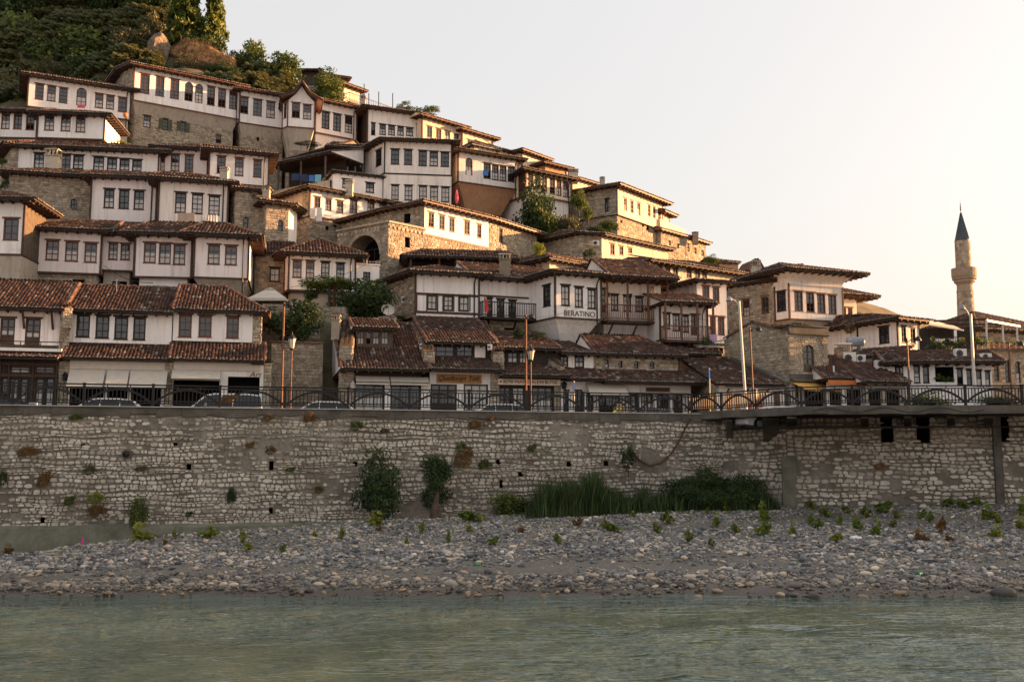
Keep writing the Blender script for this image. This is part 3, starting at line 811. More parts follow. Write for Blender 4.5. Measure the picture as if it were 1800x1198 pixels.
block(h, 'D', [(1470, 487), (1670, 545)], 113, 5, 640, mats='cream', low=('cream', 4, .1), rf=dict(kind='hip', over=.7, slope=.33, hipL=0, fas='wood_red'), wins={0: "1503 1537 547 594 rc"})
# roofs stepping down along the skyline
h = house('skyline_house', 'low cream house behind the skyline whose grey dormer roof curves over', 'G', 130, 150, 109)
q_ = block(h, 'G', [(120, 135), (270, 168)], 109, 4, 240, mats='cream', low=('cream', 4, .1), rf=dict(kind='hip', over=.45, slope=.5, fas='grey_metal'))
block(h, 'G', [(265, 160), (430, 205)], 111, 5, 260, mats='cream', low=('cream', 4, .1), rf=dict(kind='hip', over=.5, slope=.4, hipL=0))
h = house('skyline_house', 'sunlit cream house stepping down the skyline above the brown window gallery', 'G', 460, 270, 112)
block(h, 'G', [(440, 178), (590, 232)], 112, 5, 300, mats='cream', low=('cream', 4, .1), rf=dict(kind='hip', over=.8, slope=.34, fas='wood_red'))
q_ = block(h, 'G', [(590, 258), (730, 292)], 112, 5, 330, mats='ochre', low=('cream', 4, .1), rf=dict(kind='hip', over=.7, slope=.3, fas='wood_red'))
chimney(q_['roof'], 'G', 750, 808, 285, 345, 108)
h = house('skyline_house', 'small sunlit low roofed house at the skyline, left of the stone based house', 'G', 780, 390, 110)
block(h, 'G', [(770, 350), (925, 395)], 110, 5, 470, mats='cream', low=('cream', 4, .1), rf=dict(kind='hip', over=.6, slope=.35, fas='wood_red'))

# ---- centre: tall house with two rows of windows
h = house('white_house', 'tall pale house in the centre with two rows of windows, the lower ones blanked white', 'D', 960, 950, 95)
block(h, 'D', [(350, 628, 101.5), (490, 652, 99.5), (615, 612, 97.8)], 97.8, 5, 740, ref=2, mats='stone', low=('stone', 3, .0), trim=None, posts=False, rf=dict(kind='gable', over=.6, slope=.42),
      wins={0: "430 456 655 684 o"})
block(h, 'D', [(618, 606), (825, 622)], 97.2, 5, 765, mats='white2', low=None, rf=dict(kind='gable', over=.7, slope=.4, hipL=.3),
      wins={0: "628 642 640 725 k;668 712 660 738 k;720 763 668 748 k;770 815 678 758 k"})
H6 = block(h, 'D', [(822, 628), (960, 555), (1400, 572)], 95, 7, 768, ref=1, mats='white2', low=('white2', 6.5, .0), trim='wood_dark', rf=dict(kind='hip', over=.75, slope=.36),
      wins={0: "900 938 613 718 k", 1: "1000 1055 609 707 k;1087 1140 612 710 k;1182 1237 619 717 k;1255 1310 624 718 k;1328 1383 629 722 k"},
      lwins={1: "1003 1052 844 940 kp;1090 1142 847 943 kp;1185 1237 850 946 kp;1258 1310 854 950 kp;1332 1385 858 954 kp"})
block(h, 'D', [(622, 762), (945, 798)], 93.2, 3.4, 905, mats='white', low=('white', 4, .0), trim=None, posts=False, rf=dict(kind='shed', over=.25, slope=.05),
      wins={0: "680 735 806 862 kc;835 890 830 892 kc"})
# ---- covered porch with washing
h = house('covered_porch', 'open tiled porch left of the tall pale house with washing hung under its roof', 'D', 260, 840, 96)
a, b_ = v2(P(*zp('D', 225, 720), 97.5)), v2(P(*zp('D', 600, 765), 93.5)); zt = P(*zp('D', 225, 712), 97.5).z
bk = -outn(dirn(a, b_))
roof(h, [a, b_, b_ + bk * 4, a + bk * 4], 2, zt - .1, over=.35, slope=.3, kind='shed')
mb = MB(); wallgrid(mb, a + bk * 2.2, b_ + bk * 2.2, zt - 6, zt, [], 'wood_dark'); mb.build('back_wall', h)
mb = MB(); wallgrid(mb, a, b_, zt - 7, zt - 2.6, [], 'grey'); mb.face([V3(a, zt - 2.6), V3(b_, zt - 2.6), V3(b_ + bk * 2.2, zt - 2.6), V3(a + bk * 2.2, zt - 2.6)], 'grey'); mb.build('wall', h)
for t in (.1, .5, .92):
    c = a.lerp(b_, t); mb = MB(); mb.beam(V3(c, zt - 2.6), V3(c, zt), .16, .16, 'wood_grey'); mb.build('post', h)
CTRL += [(a.x, a.y, zt - 4.5), (b_.x, b_.y, zt - 4.5)]
PORCH = (a, b_, zt)
# ---- house with arched window and the brown sweeping soffit
h = house('white_house', 'white house with one arched window, jutting over a curved brown soffit and dark porch', 'G', 20, 480, 97)
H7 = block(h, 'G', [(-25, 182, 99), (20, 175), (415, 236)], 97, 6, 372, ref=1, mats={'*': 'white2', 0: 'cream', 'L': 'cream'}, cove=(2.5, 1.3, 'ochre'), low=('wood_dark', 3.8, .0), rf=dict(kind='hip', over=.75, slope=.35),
      wins={1: "68 115 215 328 ra;187 235 252 350 k;242 287 262 360 kc;293 338 269 367 kc;347 392 277 372 k"})
# ---- brown window gallery
h = house('gallery_house', 'narrow house with a gallery of six tall brown windows above the leafy tree', 'G', 465, 580, 98)
block(h, 'G', [(422, 292, 99.6), (465, 300), (762, 362)], 98, 6, 452, ref=1, mats={'*': 'cream', 0: 'wood'}, low=('white2', 5.5, .2), rf=dict(kind='hip', over=.65, slope=.33), trim='wood_red',
      wins={1: "480 515 317 402 r;525 560 327 412 r;570 605 340 438 r;622 658 352 452 r;667 700 363 462 r;710 745 373 472 r"})
# ---- sunlit house on a stone base
h = house('sunlit_house', 'sunlit cream skyline house with six small windows on a high stone base', 'G', 1068, 700, 100)
block(h, 'G', [(770, 388, 104), (915, 432, 103)], 103, 5, 600, ref=1, mats='white2', low=('stone', 3, .1), rf=dict(kind='gable', over=.5, slope=.3))
H10 = block(h, 'G', [(915, 430), (1068, 405), (1365, 520)], 100, 6, 585, ref=1, mats={'*': 'cream', 0: 'stone', 'L': 'stone', 'R': 'cream'}, low=('stone', 8, .25), rf=dict(kind='hip', over=.85, slope=.3, fas='wood_red'), trim='wood_red',
      wins={0: "985 1015 485 570 k", 1: "1110 1132 480 563 r;1153 1175 493 578 r;1198 1220 508 595 r;1268 1287 522 600 r;1302 1320 533 612 r;1335 1355 545 625 r"},
      lwins={1: "1086 1098 625 643 o;1228 1242 655 672 o;1260 1274 664 690 o;1343 1356 730 770 o"})
chimney(H10['roof'], 'G', 955, 985, 338, 400, 102, mat='grey')
h = house('sunlit_house', 'narrow sunlit house wing behind the terrace at the skyline end', 'G', 1370, 640, 107)
block(h, 'G', [(1362, 580), (1408, 600)], 107, 5, 640, mats='cream', low=('cream', 4, .1), rf=dict(kind='hip', over=.8, slope=.3, fas='wood_red'))
h = house('stone_house', 'sunlit long stone house with five small openings, last on the skyline before the trees', 'G', 1370, 860, 106)
q_ = block(h, 'G', [(1352, 695), (1525, 742), (1648, 782)], 106, 5, 905, mats='stone', low=('stone', 4, .0), trim=None, posts=False, rf=dict(kind='gable', over=.55, slope=.3, fas='wood_red'),
      wins={0: "1403 1418 757 792 r;1460 1472 777 812 r", 1: "1527 1541 773 835 r;1573 1587 800 850 r;1620 1635 815 865 r"})
chimney(q_['roof'], 'G', 1565, 1600, 700, 752, 109)
mb = MB(); pa, pb = q_['poly'][0], q_['poly'][0].lerp(q_['poly'][2], .55); nb = outn(dirn(pa, pb)); zz = q_['z']
mb.hexa([V3(pa, zz + .1), V3(pb, zz + .1), V3(pb - nb * .3, zz + .1), V3(pa - nb * .3, zz + .1)], [V3(pa, zz + 1.3), V3(pb, zz + .9), V3(pb - nb * .3, zz + .9), V3(pa - nb * .3, zz + 1.3)], 'cream'); mb.build('terrace_parapet', h)
# ---- second sunlit row below it
h = house('sunlit_house', 'low sunlit cream house with three reddish windows and a stone side wall', 'G', 965, 870, 92)
block(h, 'G', [(812, 718), (965, 728), (1400, 822)], 92, 6, 890, ref=1, mats={'*': 'cream', 0: 'stone', 'L': 'stone'}, low=('cream', 4, .0), trim=None, rf=dict(kind='hip', over=.6, slope=.22, hipL=.3),
      wins={1: "1020 1050 780 853 r;1080 1108 795 855 r;1138 1166 806 842 r"})

# ---- laundry house
h = house('white_house', 'white house with laundry lines under six small red framed windows', 'E', 470, 240, 87)
H12 = block(h, 'E', [(235, 118), (425, 62, 87.6), (468, 45), (1010, 148)], 87, 6, 222, ref=2, mats={'*': 'white', 0: 'grey', 1: 'stone', 'L': 'grey'}, low=('stone', 5, .12), trim='wood', rf=dict(kind='hip', over=.7, slope=.34),
      wins={2: "495 537 99 170 r;568 610 110 187 rc;642 687 124 203 rc;728 780 114 207 r;845 893 132 223 rc;923 972 145 235 rc"},
      lwins={2: "570 590 290 318 o;625 642 282 302 o"})
chimney(H12['roof'], 'D', 700, 748, 805, 875, 88.5)
# ---- house over the arch
h = house('arched_house', 'sunlit stone and white house standing on a stone terrace with a great arch', 'E', 1225, 560, 80)
H13 = block(h, 'E', [(970, 195), (1195, 150, 82.2), (1222, 146), (1645, 250), (1960, 350)], 81.8, 6, 345, ref=2, mats={'*': 'white', 0: 'stone', 1: 'stone', 3: 'stone', 'L': 'stone', 'R': 'stone'}, low=('stone', 8, .0), trim=None, posts=False, rf=dict(kind='hip', over=.75, slope=.34, fas='wood_red'),
      wins={0: "1088 1128 207 270 o", 2: "1247 1285 200 297 r;1317 1355 217 312 r;1383 1420 234 327 r;1482 1520 254 345 r;1567 1597 278 367 r", 3: "1712 1735 302 400 k"},
      lwins={3: "1852 1876 400 500 k"})
mb = MB(); a, b_ = H13['poly'][2], H13['poly'][3]; nn = outn(dirn(a, b_)); mb.beam(V3(a + nn * .03, H13['zb'] + .02), V3(b_ + nn * .03, H13['zb'] + .02), .09, .14, 'wood_red'); mb.build('sill_beam', h)
# arch terrace: a left wall with the arch, a right wall in the sun
A_ = v2(P(*zp('E', 650, 305), 82.6)); B_ = v2(P(*zp('E', 982, 258), 79.2)); zt = P(*zp('E', 982, 258), 79.2).z
C_ = v2(hit(*zp('E', 1226, 315), H13['poly'][2], H13['poly'][3])); C_ = B_ + (C_ - B_) * 1.0
zb0 = P(*zp('E', 982, 660), 79.2).z
d_ = dirn(A_, B_); L_ = (B_ - A_).length
oa = [(v2(hit(*zp('E', x, 430), A_, B_)) - A_).dot(d_) for x in (718, 928)]
za = hit(*zp('E', 820, 352), A_, B_).z; zs = hit(*zp('E', 820, 530), A_, B_).z
mb = MB(); ops = [(oa[0], oa[1], zs, za, 'o', 1.6)]
wallgrid(mb, A_, B_, zb0 - 2, zt, ops, 'mortar')
w_ = mb.build('arch_wall', h)
uc, r = (oa[0] + oa[1]) / 2, (oa[1] - oa[0]) / 2; rz = min(r, (za - zs) * .8); zsp = za - rz; n_ = outn(d_)
mb = MB(); at = lambda u, z, k=0: V3(A_ + d_ * u + n_ * k, z)
for sg in (-1, 1):
    arc = [(uc + sg * r * math.sin(t), zsp + rz * math.cos(t)) for t in [i * math.pi / 20 for i in range(11)]]
    pts = [at(u, z, .012) for u, z in arc] + [at(uc + sg * (r + .05), zsp, .012), at(uc + sg * (r + .05), za + .05, .012), at(uc, za + .05, .012)]
    mb.face(pts if sg < 0 else pts[::-1], 'mortar', .5)
    for (ua, z1), (ub, z2) in zip(arc, arc[1:]):
        mb.face([at(ua, z1, .01), at(ub, z2, .01), at(ub, z2, -1.6), at(ua, z1, -1.6)], 'mortar', .5)
    for i, ((ua, z1), (ub, z2)) in enumerate(zip(arc, arc[1:])):      # ring of wedge stones
        f = 1.16; va, vb = uc + (ua - uc) * f, uc + (ub - uc) * f; y1, y2 = zsp + (z1 - zsp) * f, zsp + (z2 - zsp) * f
        mb.hexa([at(ua, z1, .0), at(ub, z2, .0), at(vb, y2, .0), at(va, y1, .0)], [at(ua, z1, .06), at(ub, z2, .06), at(vb, y2, .06), at(va, y1, .06)], 'stone', random.uniform(.3, .8))
mb.build('arch_ring', w_)
sb = MB(); stones_on(sb, A_, B_, zb0 - 1, zt, [(oa[0] - .22, oa[1] + .22, zs, za + .2)]); sb.build('wall_stones', w_, 'stuff')
mb = MB()
for x in (oa[0] + (oa[1] - oa[0]) * k for k in (.12, .3, .5, .7, .88)): mb.beam(at(x, zs, -.5), at(x, zs + 1.1, -.5), .05, .05, 'black_metal')
mb.beam(at(oa[0], zs + 1.1, -.5), at(oa[1], zs + 1.1, -.5), .06, .06, 'black_metal'); mb.build('railing', w_)
side(h, 'E', B_, C_, zb0 - 2, zt, 'stone', "1092 1125 362 435 o", 'terrace_wall')
mb = MB()
for (pa, pb) in ((A_, B_), (B_, C_)):
    dd = dirn(pa, pb); nn = outn(dd); L = (pb - pa).length
    mb.beam(V3(pa + nn * .02, zt - .02), V3(pb + nn * .02, zt - .02), .3, .16, 'stone', .6)
    for i in range(int(L / .42)): mb.box(V3(pa + dd * (.2 + i * .42) + nn * .06, zt - .42), (.2, .12, .22), 'stone', dd)
mb.build('battlement_cornice', h)
CTRL += [(A_.x, A_.y, zb0), (B_.x, B_.y, zb0)]

# ================================================================ left rows
h = house('white_house', 'long low white house with a stone chimney standing before its windows', 'B', 80, 260, 82)
H9 = block(h, 'B', [(80, 108), (125, 110, 82.3), (1040, 152)], 82, 5, 285, ref=0, mats={'*': 'white', 0: 'stone', 'L': 'stone'}, low=('stone', 3, .1), rf=dict(kind='hip', over=.8, slope=.36), trim=None, posts=False,
      wins={1: "222 290 148 245 kc;395 465 157 255 k;480 550 162 250 kc;613 685 172 262 kc;703 770 179 280 kc;785 852 186 290 kc;868 932 192 293 k"})
chimney(H9['roof'], 'B', 292, 380, 105, 258, 79.5)
h = house('white_house', 'two winged white house with five brown windows, its chimney pot before the right wing', 'B', 1380, 330, 83)
block(h, 'B', [(1045, 120), (1370, 135)], 84.5, 5, 290, mats='pink', low=('grey', 4, .2), rf=dict(kind='hip', over=.7, slope=.34, hipR=0),
      wins={0: "1055 1086 150 262 r;1123 1182 155 265 r;1215 1273 160 272 r"})
q_ = block(h, 'B', [(1380, 137), (1770, 172)], 83, 5, 338, mats='white', low=('white2', 4, .3), rf=dict(kind='hip', over=.75, slope=.34, hipL=0),
      wins={0: "1427 1485 168 280 r;1545 1603 180 295 r;1667 1722 193 305 r"})
# ---- J row: stone, white, white, stone
h = house('stone_house', 'stone house with one arched window at the left, under a long dark eave', 'B', 70, 560, 77)
block(h, 'B', [(62, 285), (603, 318)], 77, 5, 560, mats='stone', low=('stone', 3, .0), trim=None, posts=False, rf=dict(kind='hip', over=.75, slope=.34, hipR=0),
      wins={0: "465 507 448 518 ka;140 190 422 470 ka"})
h = house('white_house', 'plain white house with three dark windows, between the stone house and the towels', 'B', 605, 590, 76.5)
block(h, 'B', [(605, 312), (1035, 328)], 76.5, 5, 597, mats='pink', low=('stone', 3, .1), rf=dict(kind='hip', over=.7, slope=.34, hipL=0, hipR=0),
      wins={0: "683 752 384 507 kc;782 850 389 512 k;880 948 395 517 kc"})
h = house('white_house', 'white house with towels hung under three curtained windows', 'B', 1050, 610, 75.5)
H11 = block(h, 'B', [(1050, 328), (1503, 358)], 75.5, 5, 606, mats='white2', low=('stone', 3, .2), rf=dict(kind='hip', over=.75, slope=.36, hipL=.2),
      wins={0: "1152 1225 407 538 kc;1262 1335 415 545 kq;1372 1447 427 553 kq"})
chimney(H11['roof'], 'B', 1445, 1498, 235, 308, 76.5, mat='grey')
h = house('stone_house', 'stone house with two small arched windows and a stepped roofline, right of the hung towels', 'B', 1600, 640, 77)
J4 = block(h, 'E', [(-20, 52), (178, 74)], 77.0, 4.5, 395, mats='stone', low=('stone', 4, .0), trim=None, posts=False, rf=dict(kind='gable', over=.45, slope=.3),
      wins={0: "27 62 232 305 ka"})
block(h, 'E', [(178, 142), (330, 160), (384, 168, 79.6)], 76.9, 4, 395, mats={'*': 'stone', 1: 'white2', 'R': 'white2'}, low=('stone', 4, .0), trim=None, posts=False, rf=dict(kind='hip', over=.7, slope=.34, hipL=0),
      wins={0: "255 290 250 322 ka"})
chimney(J4['roof'], 'E', 152, 200, 22, 120, 77.2)
# ---- K row
h = house('white_house', 'white house with a single large window at the left edge, above the dark terrace roof', 'B', 20, 800, 66)
block(h, 'B', [(-190, 465), (165, 472)], 66, 4, 812, mats={'*': 'white', 'R': 'wood_grey'}, low=('grey', 4, .0), rf=dict(kind='hip', over=.95, slope=.34), trim='wood',  # right wall: brown corner board, with its shade put into the wood tone
      wins={0: "22 122 577 718 r;-130 -40 577 718 r"})
h = house('white_row_house', 'row of four white jutting facades with ten brown windows under one rippled roof', 'B', 690, 960, 68)
kw = dict(mats='pink', trim='wood')
block(h, 'B', [(213, 657), (672, 676)], 69, 6, 930, low=('stone', 4, .25), rf=dict(kind='hip', over=.8, slope=.36, hipR=.0), lwins={0: "478 556 978 1003 o"},
      wins={0: "300 388 720 850 rc;428 515 729 857 rc;555 638 739 865 rc"}, **kw)
block(h, 'B', [(660, 684, 70.4), (890, 690, 70.9)], 70.4, 5, 918, low=('grey', 4, .3), rf=dict(kind='hip', over=.8, slope=.36, hipL=0, hipR=0), lwins={0: "740 835 990 1014 o"},
      wins={0: "713 775 739 847 rc;793 855 745 848 rc"}, **kw)
block(h, 'B', [(893, 690), (1267, 700)], 69, 6, 962, low=('white', 4, .3), rf=dict(kind='hip', over=.85, slope=.38, hipL=.3, hipR=.1), lwins={0: "1030 1092 1030 1090 k"},
      wins={0: "945 1027 737 868 rc;1045 1125 742 875 rc;1140 1220 749 880 rc"}, **kw)
K4 = block(h, 'B', [(1283, 697), (1640, 712)], 68.3, 6, 965, low=('white2', 3.5, .0), cove=(2.2, 1.1, 'grey'), rf=dict(kind='hip', over=.9, slope=.38, hipL=.3),
      wins={0: "1367 1447 750 877 rc;1480 1560 757 882 rc"}, **kw)
# ---- stone link and small white house
h = house('stone_house', 'narrow stone house with one blind window between the white row and the vine house', 'E', 100, 640, 75)
block(h, 'E', [(20, 460, 75.5), (118, 462, 75.2)], 75, 5, 720, mats='stone', low=('stone', 3, .0), trim=None, posts=False, rf=dict(kind='gable', over=.3, slope=.4))
block(h, 'E', [(110, 470, 74.6), (325, 476, 75.2)], 74.6, 5, 720, mats='stone', low=('stone', 3, .0), trim=None, posts=False, rf=dict(kind='gable', over=.5, slope=.45),
      wins={0: "203 268 565 655 kq"})
h = house('white_house', 'small white house with four windows behind the vine pergola', 'E', 330, 700, 73)
H14 = block(h, 'E', [(305, 482, 74.2), (330, 480), (768, 500, 74.4)], 73.3, 6, 712, ref=1, mats={'*': 'white', 0: 'pink'}, low=('grey', 4, .3), rf=dict(kind='hip', over=.85, slope=.5),
      wins={1: "353 413 515 628 rc;440 497 520 632 rc;540 597 527 632 kq;640 695 535 632 kc"})
block(h, 'E', [(772, 538, 74.6), (925, 545, 75.2)], 74.6, 4, 668, mats='white', low=('grey', 4, .0), trim=None, posts=False, rf=dict(kind='shed', over=.06, slope=.02, rafters=False, fas='white'),
      wins={0: "817 865 590 652 kf"})
# ================================================================ centre and right, middle rows
# ---- porch roofs between the arch house and the timbered house
h = house('terrace_shelter', 'dark tiled terrace shelter between the sunlit stone arch house and the timber banded house', 'E', 1160, 560, 76.5)
a, b_ = v2(P(*zp('E', 1110, 500), 77.5)), v2(P(*zp('E', 1800, 520), 78.5)); zt = P(*zp('E', 1200, 482), 77).z; bk = -outn(dirn(a, b_))
roof(h, [a, b_, b_ + bk * 3, a + bk * 3], 2, zt - .1, over=.5, slope=.42, kind='hip', hipL=.8, hipR=.3)
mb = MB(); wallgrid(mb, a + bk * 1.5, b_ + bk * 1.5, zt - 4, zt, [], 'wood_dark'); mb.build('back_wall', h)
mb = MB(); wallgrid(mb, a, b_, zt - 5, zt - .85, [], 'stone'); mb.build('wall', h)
for t in (.03, .3, .62, .9): c = a.lerp(b_, t); mb = MB(); mb.beam(V3(c, zt - 1), V3(c, zt), .18, .18, 'wood'); mb.build('post', h)
CTRL += [(a.x, a.y, zt - 3), (b_.x, b_.y, zt - 3)]
# ---- timber banded white house
h = house('white_house', 'white house with dark timber bands and a flag on its balcony', 'E', 1165, 880, 70)
H15 = block(h, 'E', [(962, 668, 74.0), (1163, 605), (1580, 640, 71.2)], 70, 7, 885, ref=1, mats={'*': 'white', 0: 'stone', 'L': 'stone'}, low=('stone', 4.5, .5), rf=dict(kind='hip', over=.8, slope=.42), trim='wood',
      wins={1: "1240 1303 742 838 kp;1347 1410 747 845 kp;1450 1513 752 848 kp"})
p, q = H15['poly'][1], H15['poly'][2]; nn = outn(dirn(p, q)); dd = dirn(p, q)
mb = MB()
for y in (733, 853):
    z = hit(*zp('E', 1165, y), p, q).z; mb.beam(V3(p + nn * .012, z), V3(q + nn * .012, z), .07, .17, 'wood')
for x in (1170, 1237, 1308, 1343, 1414, 1447, 1520, 1578):
    u = v2(hit(*zp('E', x, 790), p, q)); z0, z1 = hit(*zp('E', x, 850), p, q).z, hit(*zp('E', x, 736), p, q).z
    mb.beam(V3(u + nn * .01, z0), V3(u + nn * .01, z1), .09, .06, 'wood')
mb.build('timber_band', h)
H15b = block(h, 'E', [(1580, 640, 71.9), (2010, 668, 73.6)], 71.9, 6, 885, mats='white', low=('stone', 5, .3), rf=dict(kind='hip', over=.8, slope=.42, hipL=0, hipR=.0), trim=None,
      wins={0: "1632 1668 765 888 kd;1697 1748 772 893 kd;1775 1825 779 898 kd"}, lwins={0: "1665 1705 972 990 o;1745 1800 960 990 o"})
chimney(H15b['roof'], 'E', 1713, 1787, 462, 585, 72.0)
def balcony(root, p, q, z, out, h_=1.0, mat='wood', step=.14, slab='wood', posts_to=None, nposts=4, rail='railing', braces=True):
    d = dirn(p, q); n = outn(d); L = (v2(q) - v2(p)).length
    mb = MB(); mb.hexa([V3(p, z - .16), V3(p + n * out, z - .16), V3(q + n * out, z - .16), V3(q, z - .16)][::-1], [V3(p, z), V3(p + n * out, z), V3(q + n * out, z), V3(q, z)][::-1], slab)
    if braces:
        for t in (.1, .5, .9):
            c = p + d * (L * t); mb.beam(V3(c + n * .02, z - 1.0), V3(c + n * (out - .1), z - .16), .1, .1, mat)
    s = mb.build('balcony', root)
    mb = MB(); e = out - .06
    for (a, b_) in ((p + n * .02, p + n * e), (p + n * e, q + n * e), (q + n * e, q + n * .02)):
        mb.beam(V3(a, z + h_), V3(b_, z + h_), .08, .07, mat); mb.beam(V3(a, z + .12), V3(b_, z + .12), .06, .06, mat)
        k = max(1, int((b_ - a).length / step))
        for i in range(k + 1): c = a.lerp(b_, i / k); mb.beam(V3(c, z + .12), V3(c, z + h_), .04, .04, mat)
    mb.build(rail, s)
    if posts_to:
        for i in range(nposts):
            c = p.lerp(q, i / (nposts - 1)) + n * e; mb = MB(); mb.beam(V3(c, z), V3(c, posts_to), .14, .14, mat); mb.build('post', s)
    return s
p, q = H15b['poly'][0], H15b['poly'][1]; L_ = (q - p).length
zbal = hit(*zp('H', 10, 483), p, q).z
balcony(h, p + dirn(p, q) * .0, p + dirn(p, q) * L_ * 1.0, zbal, 1.0, 1.05, 'black_metal', .17, 'wood_dark')
mb = MB(); z = hit(*zp('E', 1700, 752), p, q).z; nn = outn(dirn(p, q)); mb.beam(V3(p + nn * .012, z), V3(q + nn * .012, z), .06, .13, 'wood'); mb.build('timber_band', h)

# ---- Beratino
h = house('restaurant', 'white corner house lettered BERATINO with a timber balcony, in the centre right', 'H', 475, 590, 70)
H16 = block(h, 'H', [(222, 254, 74.5), (470, 195), (772, 236, 71.6)], 70.3, 5, 480, ref=1, mats='white', cove=(2.0, 1.25, 'white'), low=('white2', 2.5, .0), rf=dict(kind='hip', over=.85, slope=.36, hipR=.6), trim='wood',
      wins={0: "390 441 268 405 k", 1: "510 568 268 400 kq;600 655 280 411 kq;685 740 292 421 kq"})
p, q = H16['poly'][1], H16['poly'][2]
ta, tb = v2(hit(*zp('H', 530, 455), p, q)), v2(hit(*zp('H', 732, 455), p, q)); z0, z1 = hit(*zp('H', 630, 475), p, q).z, hit(*zp('H', 630, 437), p, q).z
text('lettering', 'BERATINO', ta, tb, (z0 + z1) / 2, (z1 - z0) * .98, 'letter_black', h, .02, (tb - ta).length)
G16 = block(h, 'H', [(772, 236, 73.0), (1165, 262, 74.2)], 73.0, 5, 495, mats={'*': 'white2'}, low=('white', 3, .3), rf=dict(kind='gable', over=2.1, slope=.40, hipR=.3, sides=(.1, .6)), trim=None, ztop=H16['z'] - .02,
      wins={0: "780 805 292 440 kd;838 888 330 432 kp;920 972 336 438 kp;1000 1050 345 440 kp"})
p, q = G16['poly'][0], G16['poly'][1]; zbal = P(*zp('H', 775, 492), 71.7).z
balcony(h, p, q, zbal, 1.35, 1.1, 'wood_red', .16, 'wood', G16['z'] - .05, 4)
for t in (.115, .48): mb = MB(); c = p.lerp(q, t) + outn(dirn(p, q)) * .12; mb.box(V3(c, zbal + 2.0), (.16, .16, .3), 'black_metal'); mb.build('wall_lantern', h)
mb = MB(); a = p.lerp(q, .80); b_ = p.lerp(q, .90); stones_on(mb, a, b_, zbal, G16['z'] - .1, []); mb.build('stone_strip', h, 'stuff')
# ---- porch house right of it
h = house('porch_house', 'porch house with a white balcony rail, between the lettered corner house and the stained gable', 'H', 1180, 740, 70)
H18 = block(h, 'H', [(1160, 395, 71.6), (1470, 405, 72.4)], 71.6, 3.0, 630, mats='white2', low=('white2', 5, .0), rf=dict(kind='shed', over=1.0, slope=.30, sides=(.3, .4)), trim='wood',
      wins={0: "1183 1230 452 552 kp;1245 1293 460 566 kp;1307 1352 466 575 kp;1366 1420 462 590 wd"}, lwins={0: "1218 1330 690 728 k"})
p, q = H18['poly'][0], H18['poly'][1]; zbal = P(*zp('H', 1180, 622), 70.4).z
balcony(h, p, q, zbal, 1.1, 1.0, 'wood_red', .15, 'wood', H18['z'] - .02, 4)
nn = outn(dirn(p, q)); roof(h, [p + nn * 1.9 - dirn(p, q) * 4.2, q + nn * 1.9, q + nn * .1, p + nn * .1 - dirn(p, q) * 4.2], 2, zbal - 1.15, over=.15, slope=.38, kind='shed', name='pent_roof')
# ---- stained gable house
h = house('white_house', 'white house with a blackened plaster gable side, left of the balcony stone mansion', 'H', 1405, 620, 76)
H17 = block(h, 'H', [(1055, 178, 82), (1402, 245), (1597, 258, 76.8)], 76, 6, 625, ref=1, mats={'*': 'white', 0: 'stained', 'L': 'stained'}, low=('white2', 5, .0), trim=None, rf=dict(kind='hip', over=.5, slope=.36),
      wins={1: "1440 1488 274 374 r;1508 1553 282 382 r;1436 1478 468 580 r;1490 1530 472 590 r;1542 1587 476 592 r"})
h2 = house('lean_to', 'small pale lean-to kitchen with a plastic roof beside the rough stone gable', 'H', 1470, 740, 71)
block(h2, 'H', [(1468, 672, 71), (1582, 660, 71.6)], 71, 3, 755, mats='white2', low=('grey', 4, .0), trim=None, posts=False, rf=dict(kind='shed', over=.3, slope=.15, rafters=False, fas='white_plastic'),
      wins={0: "1480 1510 682 720 kf;1516 1546 680 717 kf;1550 1578 678 714 kf"})
# ---- long sunlit band house
h = house('sunlit_house', 'long low house with a sunlit band of wall under its eave, behind the stained gable', 'H', 1105, 200, 84)
block(h, 'H', [(908, 130, 87), (1105, 118), (1715, 208)], 84, 6, 240, ref=1, mats='cream', low=('cream', 4, .0), trim=None, rf=dict(kind='hip', over=.75, slope=.42, hipL=1),
      wins={0: "1022 1067 140 176 k", 1: "1145 1180 140 200 r;1195 1230 150 210 r;1245 1280 158 215 r;1335 1370 168 220 r;1390 1425 178 225 r;1437 1470 186 230 r"})
h = house('low_house', 'low cream house with a hipped tile roof behind the lettered corner house', 'G', 620, 940, 80)
block(h, 'G', [(545, 915, 81), (622, 890), (1130, 985)], 80, 5, 985, ref=1, mats='cream', low=('cream', 4, .0), trim=None, rf=dict(kind='hip', over=.7, slope=.42))
# ---- mansion with the flared cornice
h = house('stone_mansion', 'stone mansion with a white shuttered corner bay and flared cornice, left of the minaret', 'I', 620, 560, 80)
H20 = block(h, 'I', [(222, 282), (522, 240, 81.6)], 84.5, 8, 560, ref=0, mats='stone', low=('stone', 5, .0), trim=None, posts=False, rf=dict(kind='hip', over=.55, slope=.38, hipR=0),
      wins={0: "320 366 362 472 r;443 493 340 450 r"})
B20 = block(h, 'I', [(530, 268), (622, 250), (975, 282, 82.0)], 80.2, 8, 490, ref=1, mats='white2', cove=(2.2, .9, 'grey'), low=('white2', 4.5, .0), trim='wood_red', rf=False,
      wins={0: "543 605 308 437 k", 1: "660 717 307 435 r;738 793 315 443 r;810 865 324 450 r;884 938 331 457 r"})
pl = B20['poly']; zt = B20['z']; fl = offset(pl, [.75, .75, .75, .1, .3]); mb = MB(); st = 6
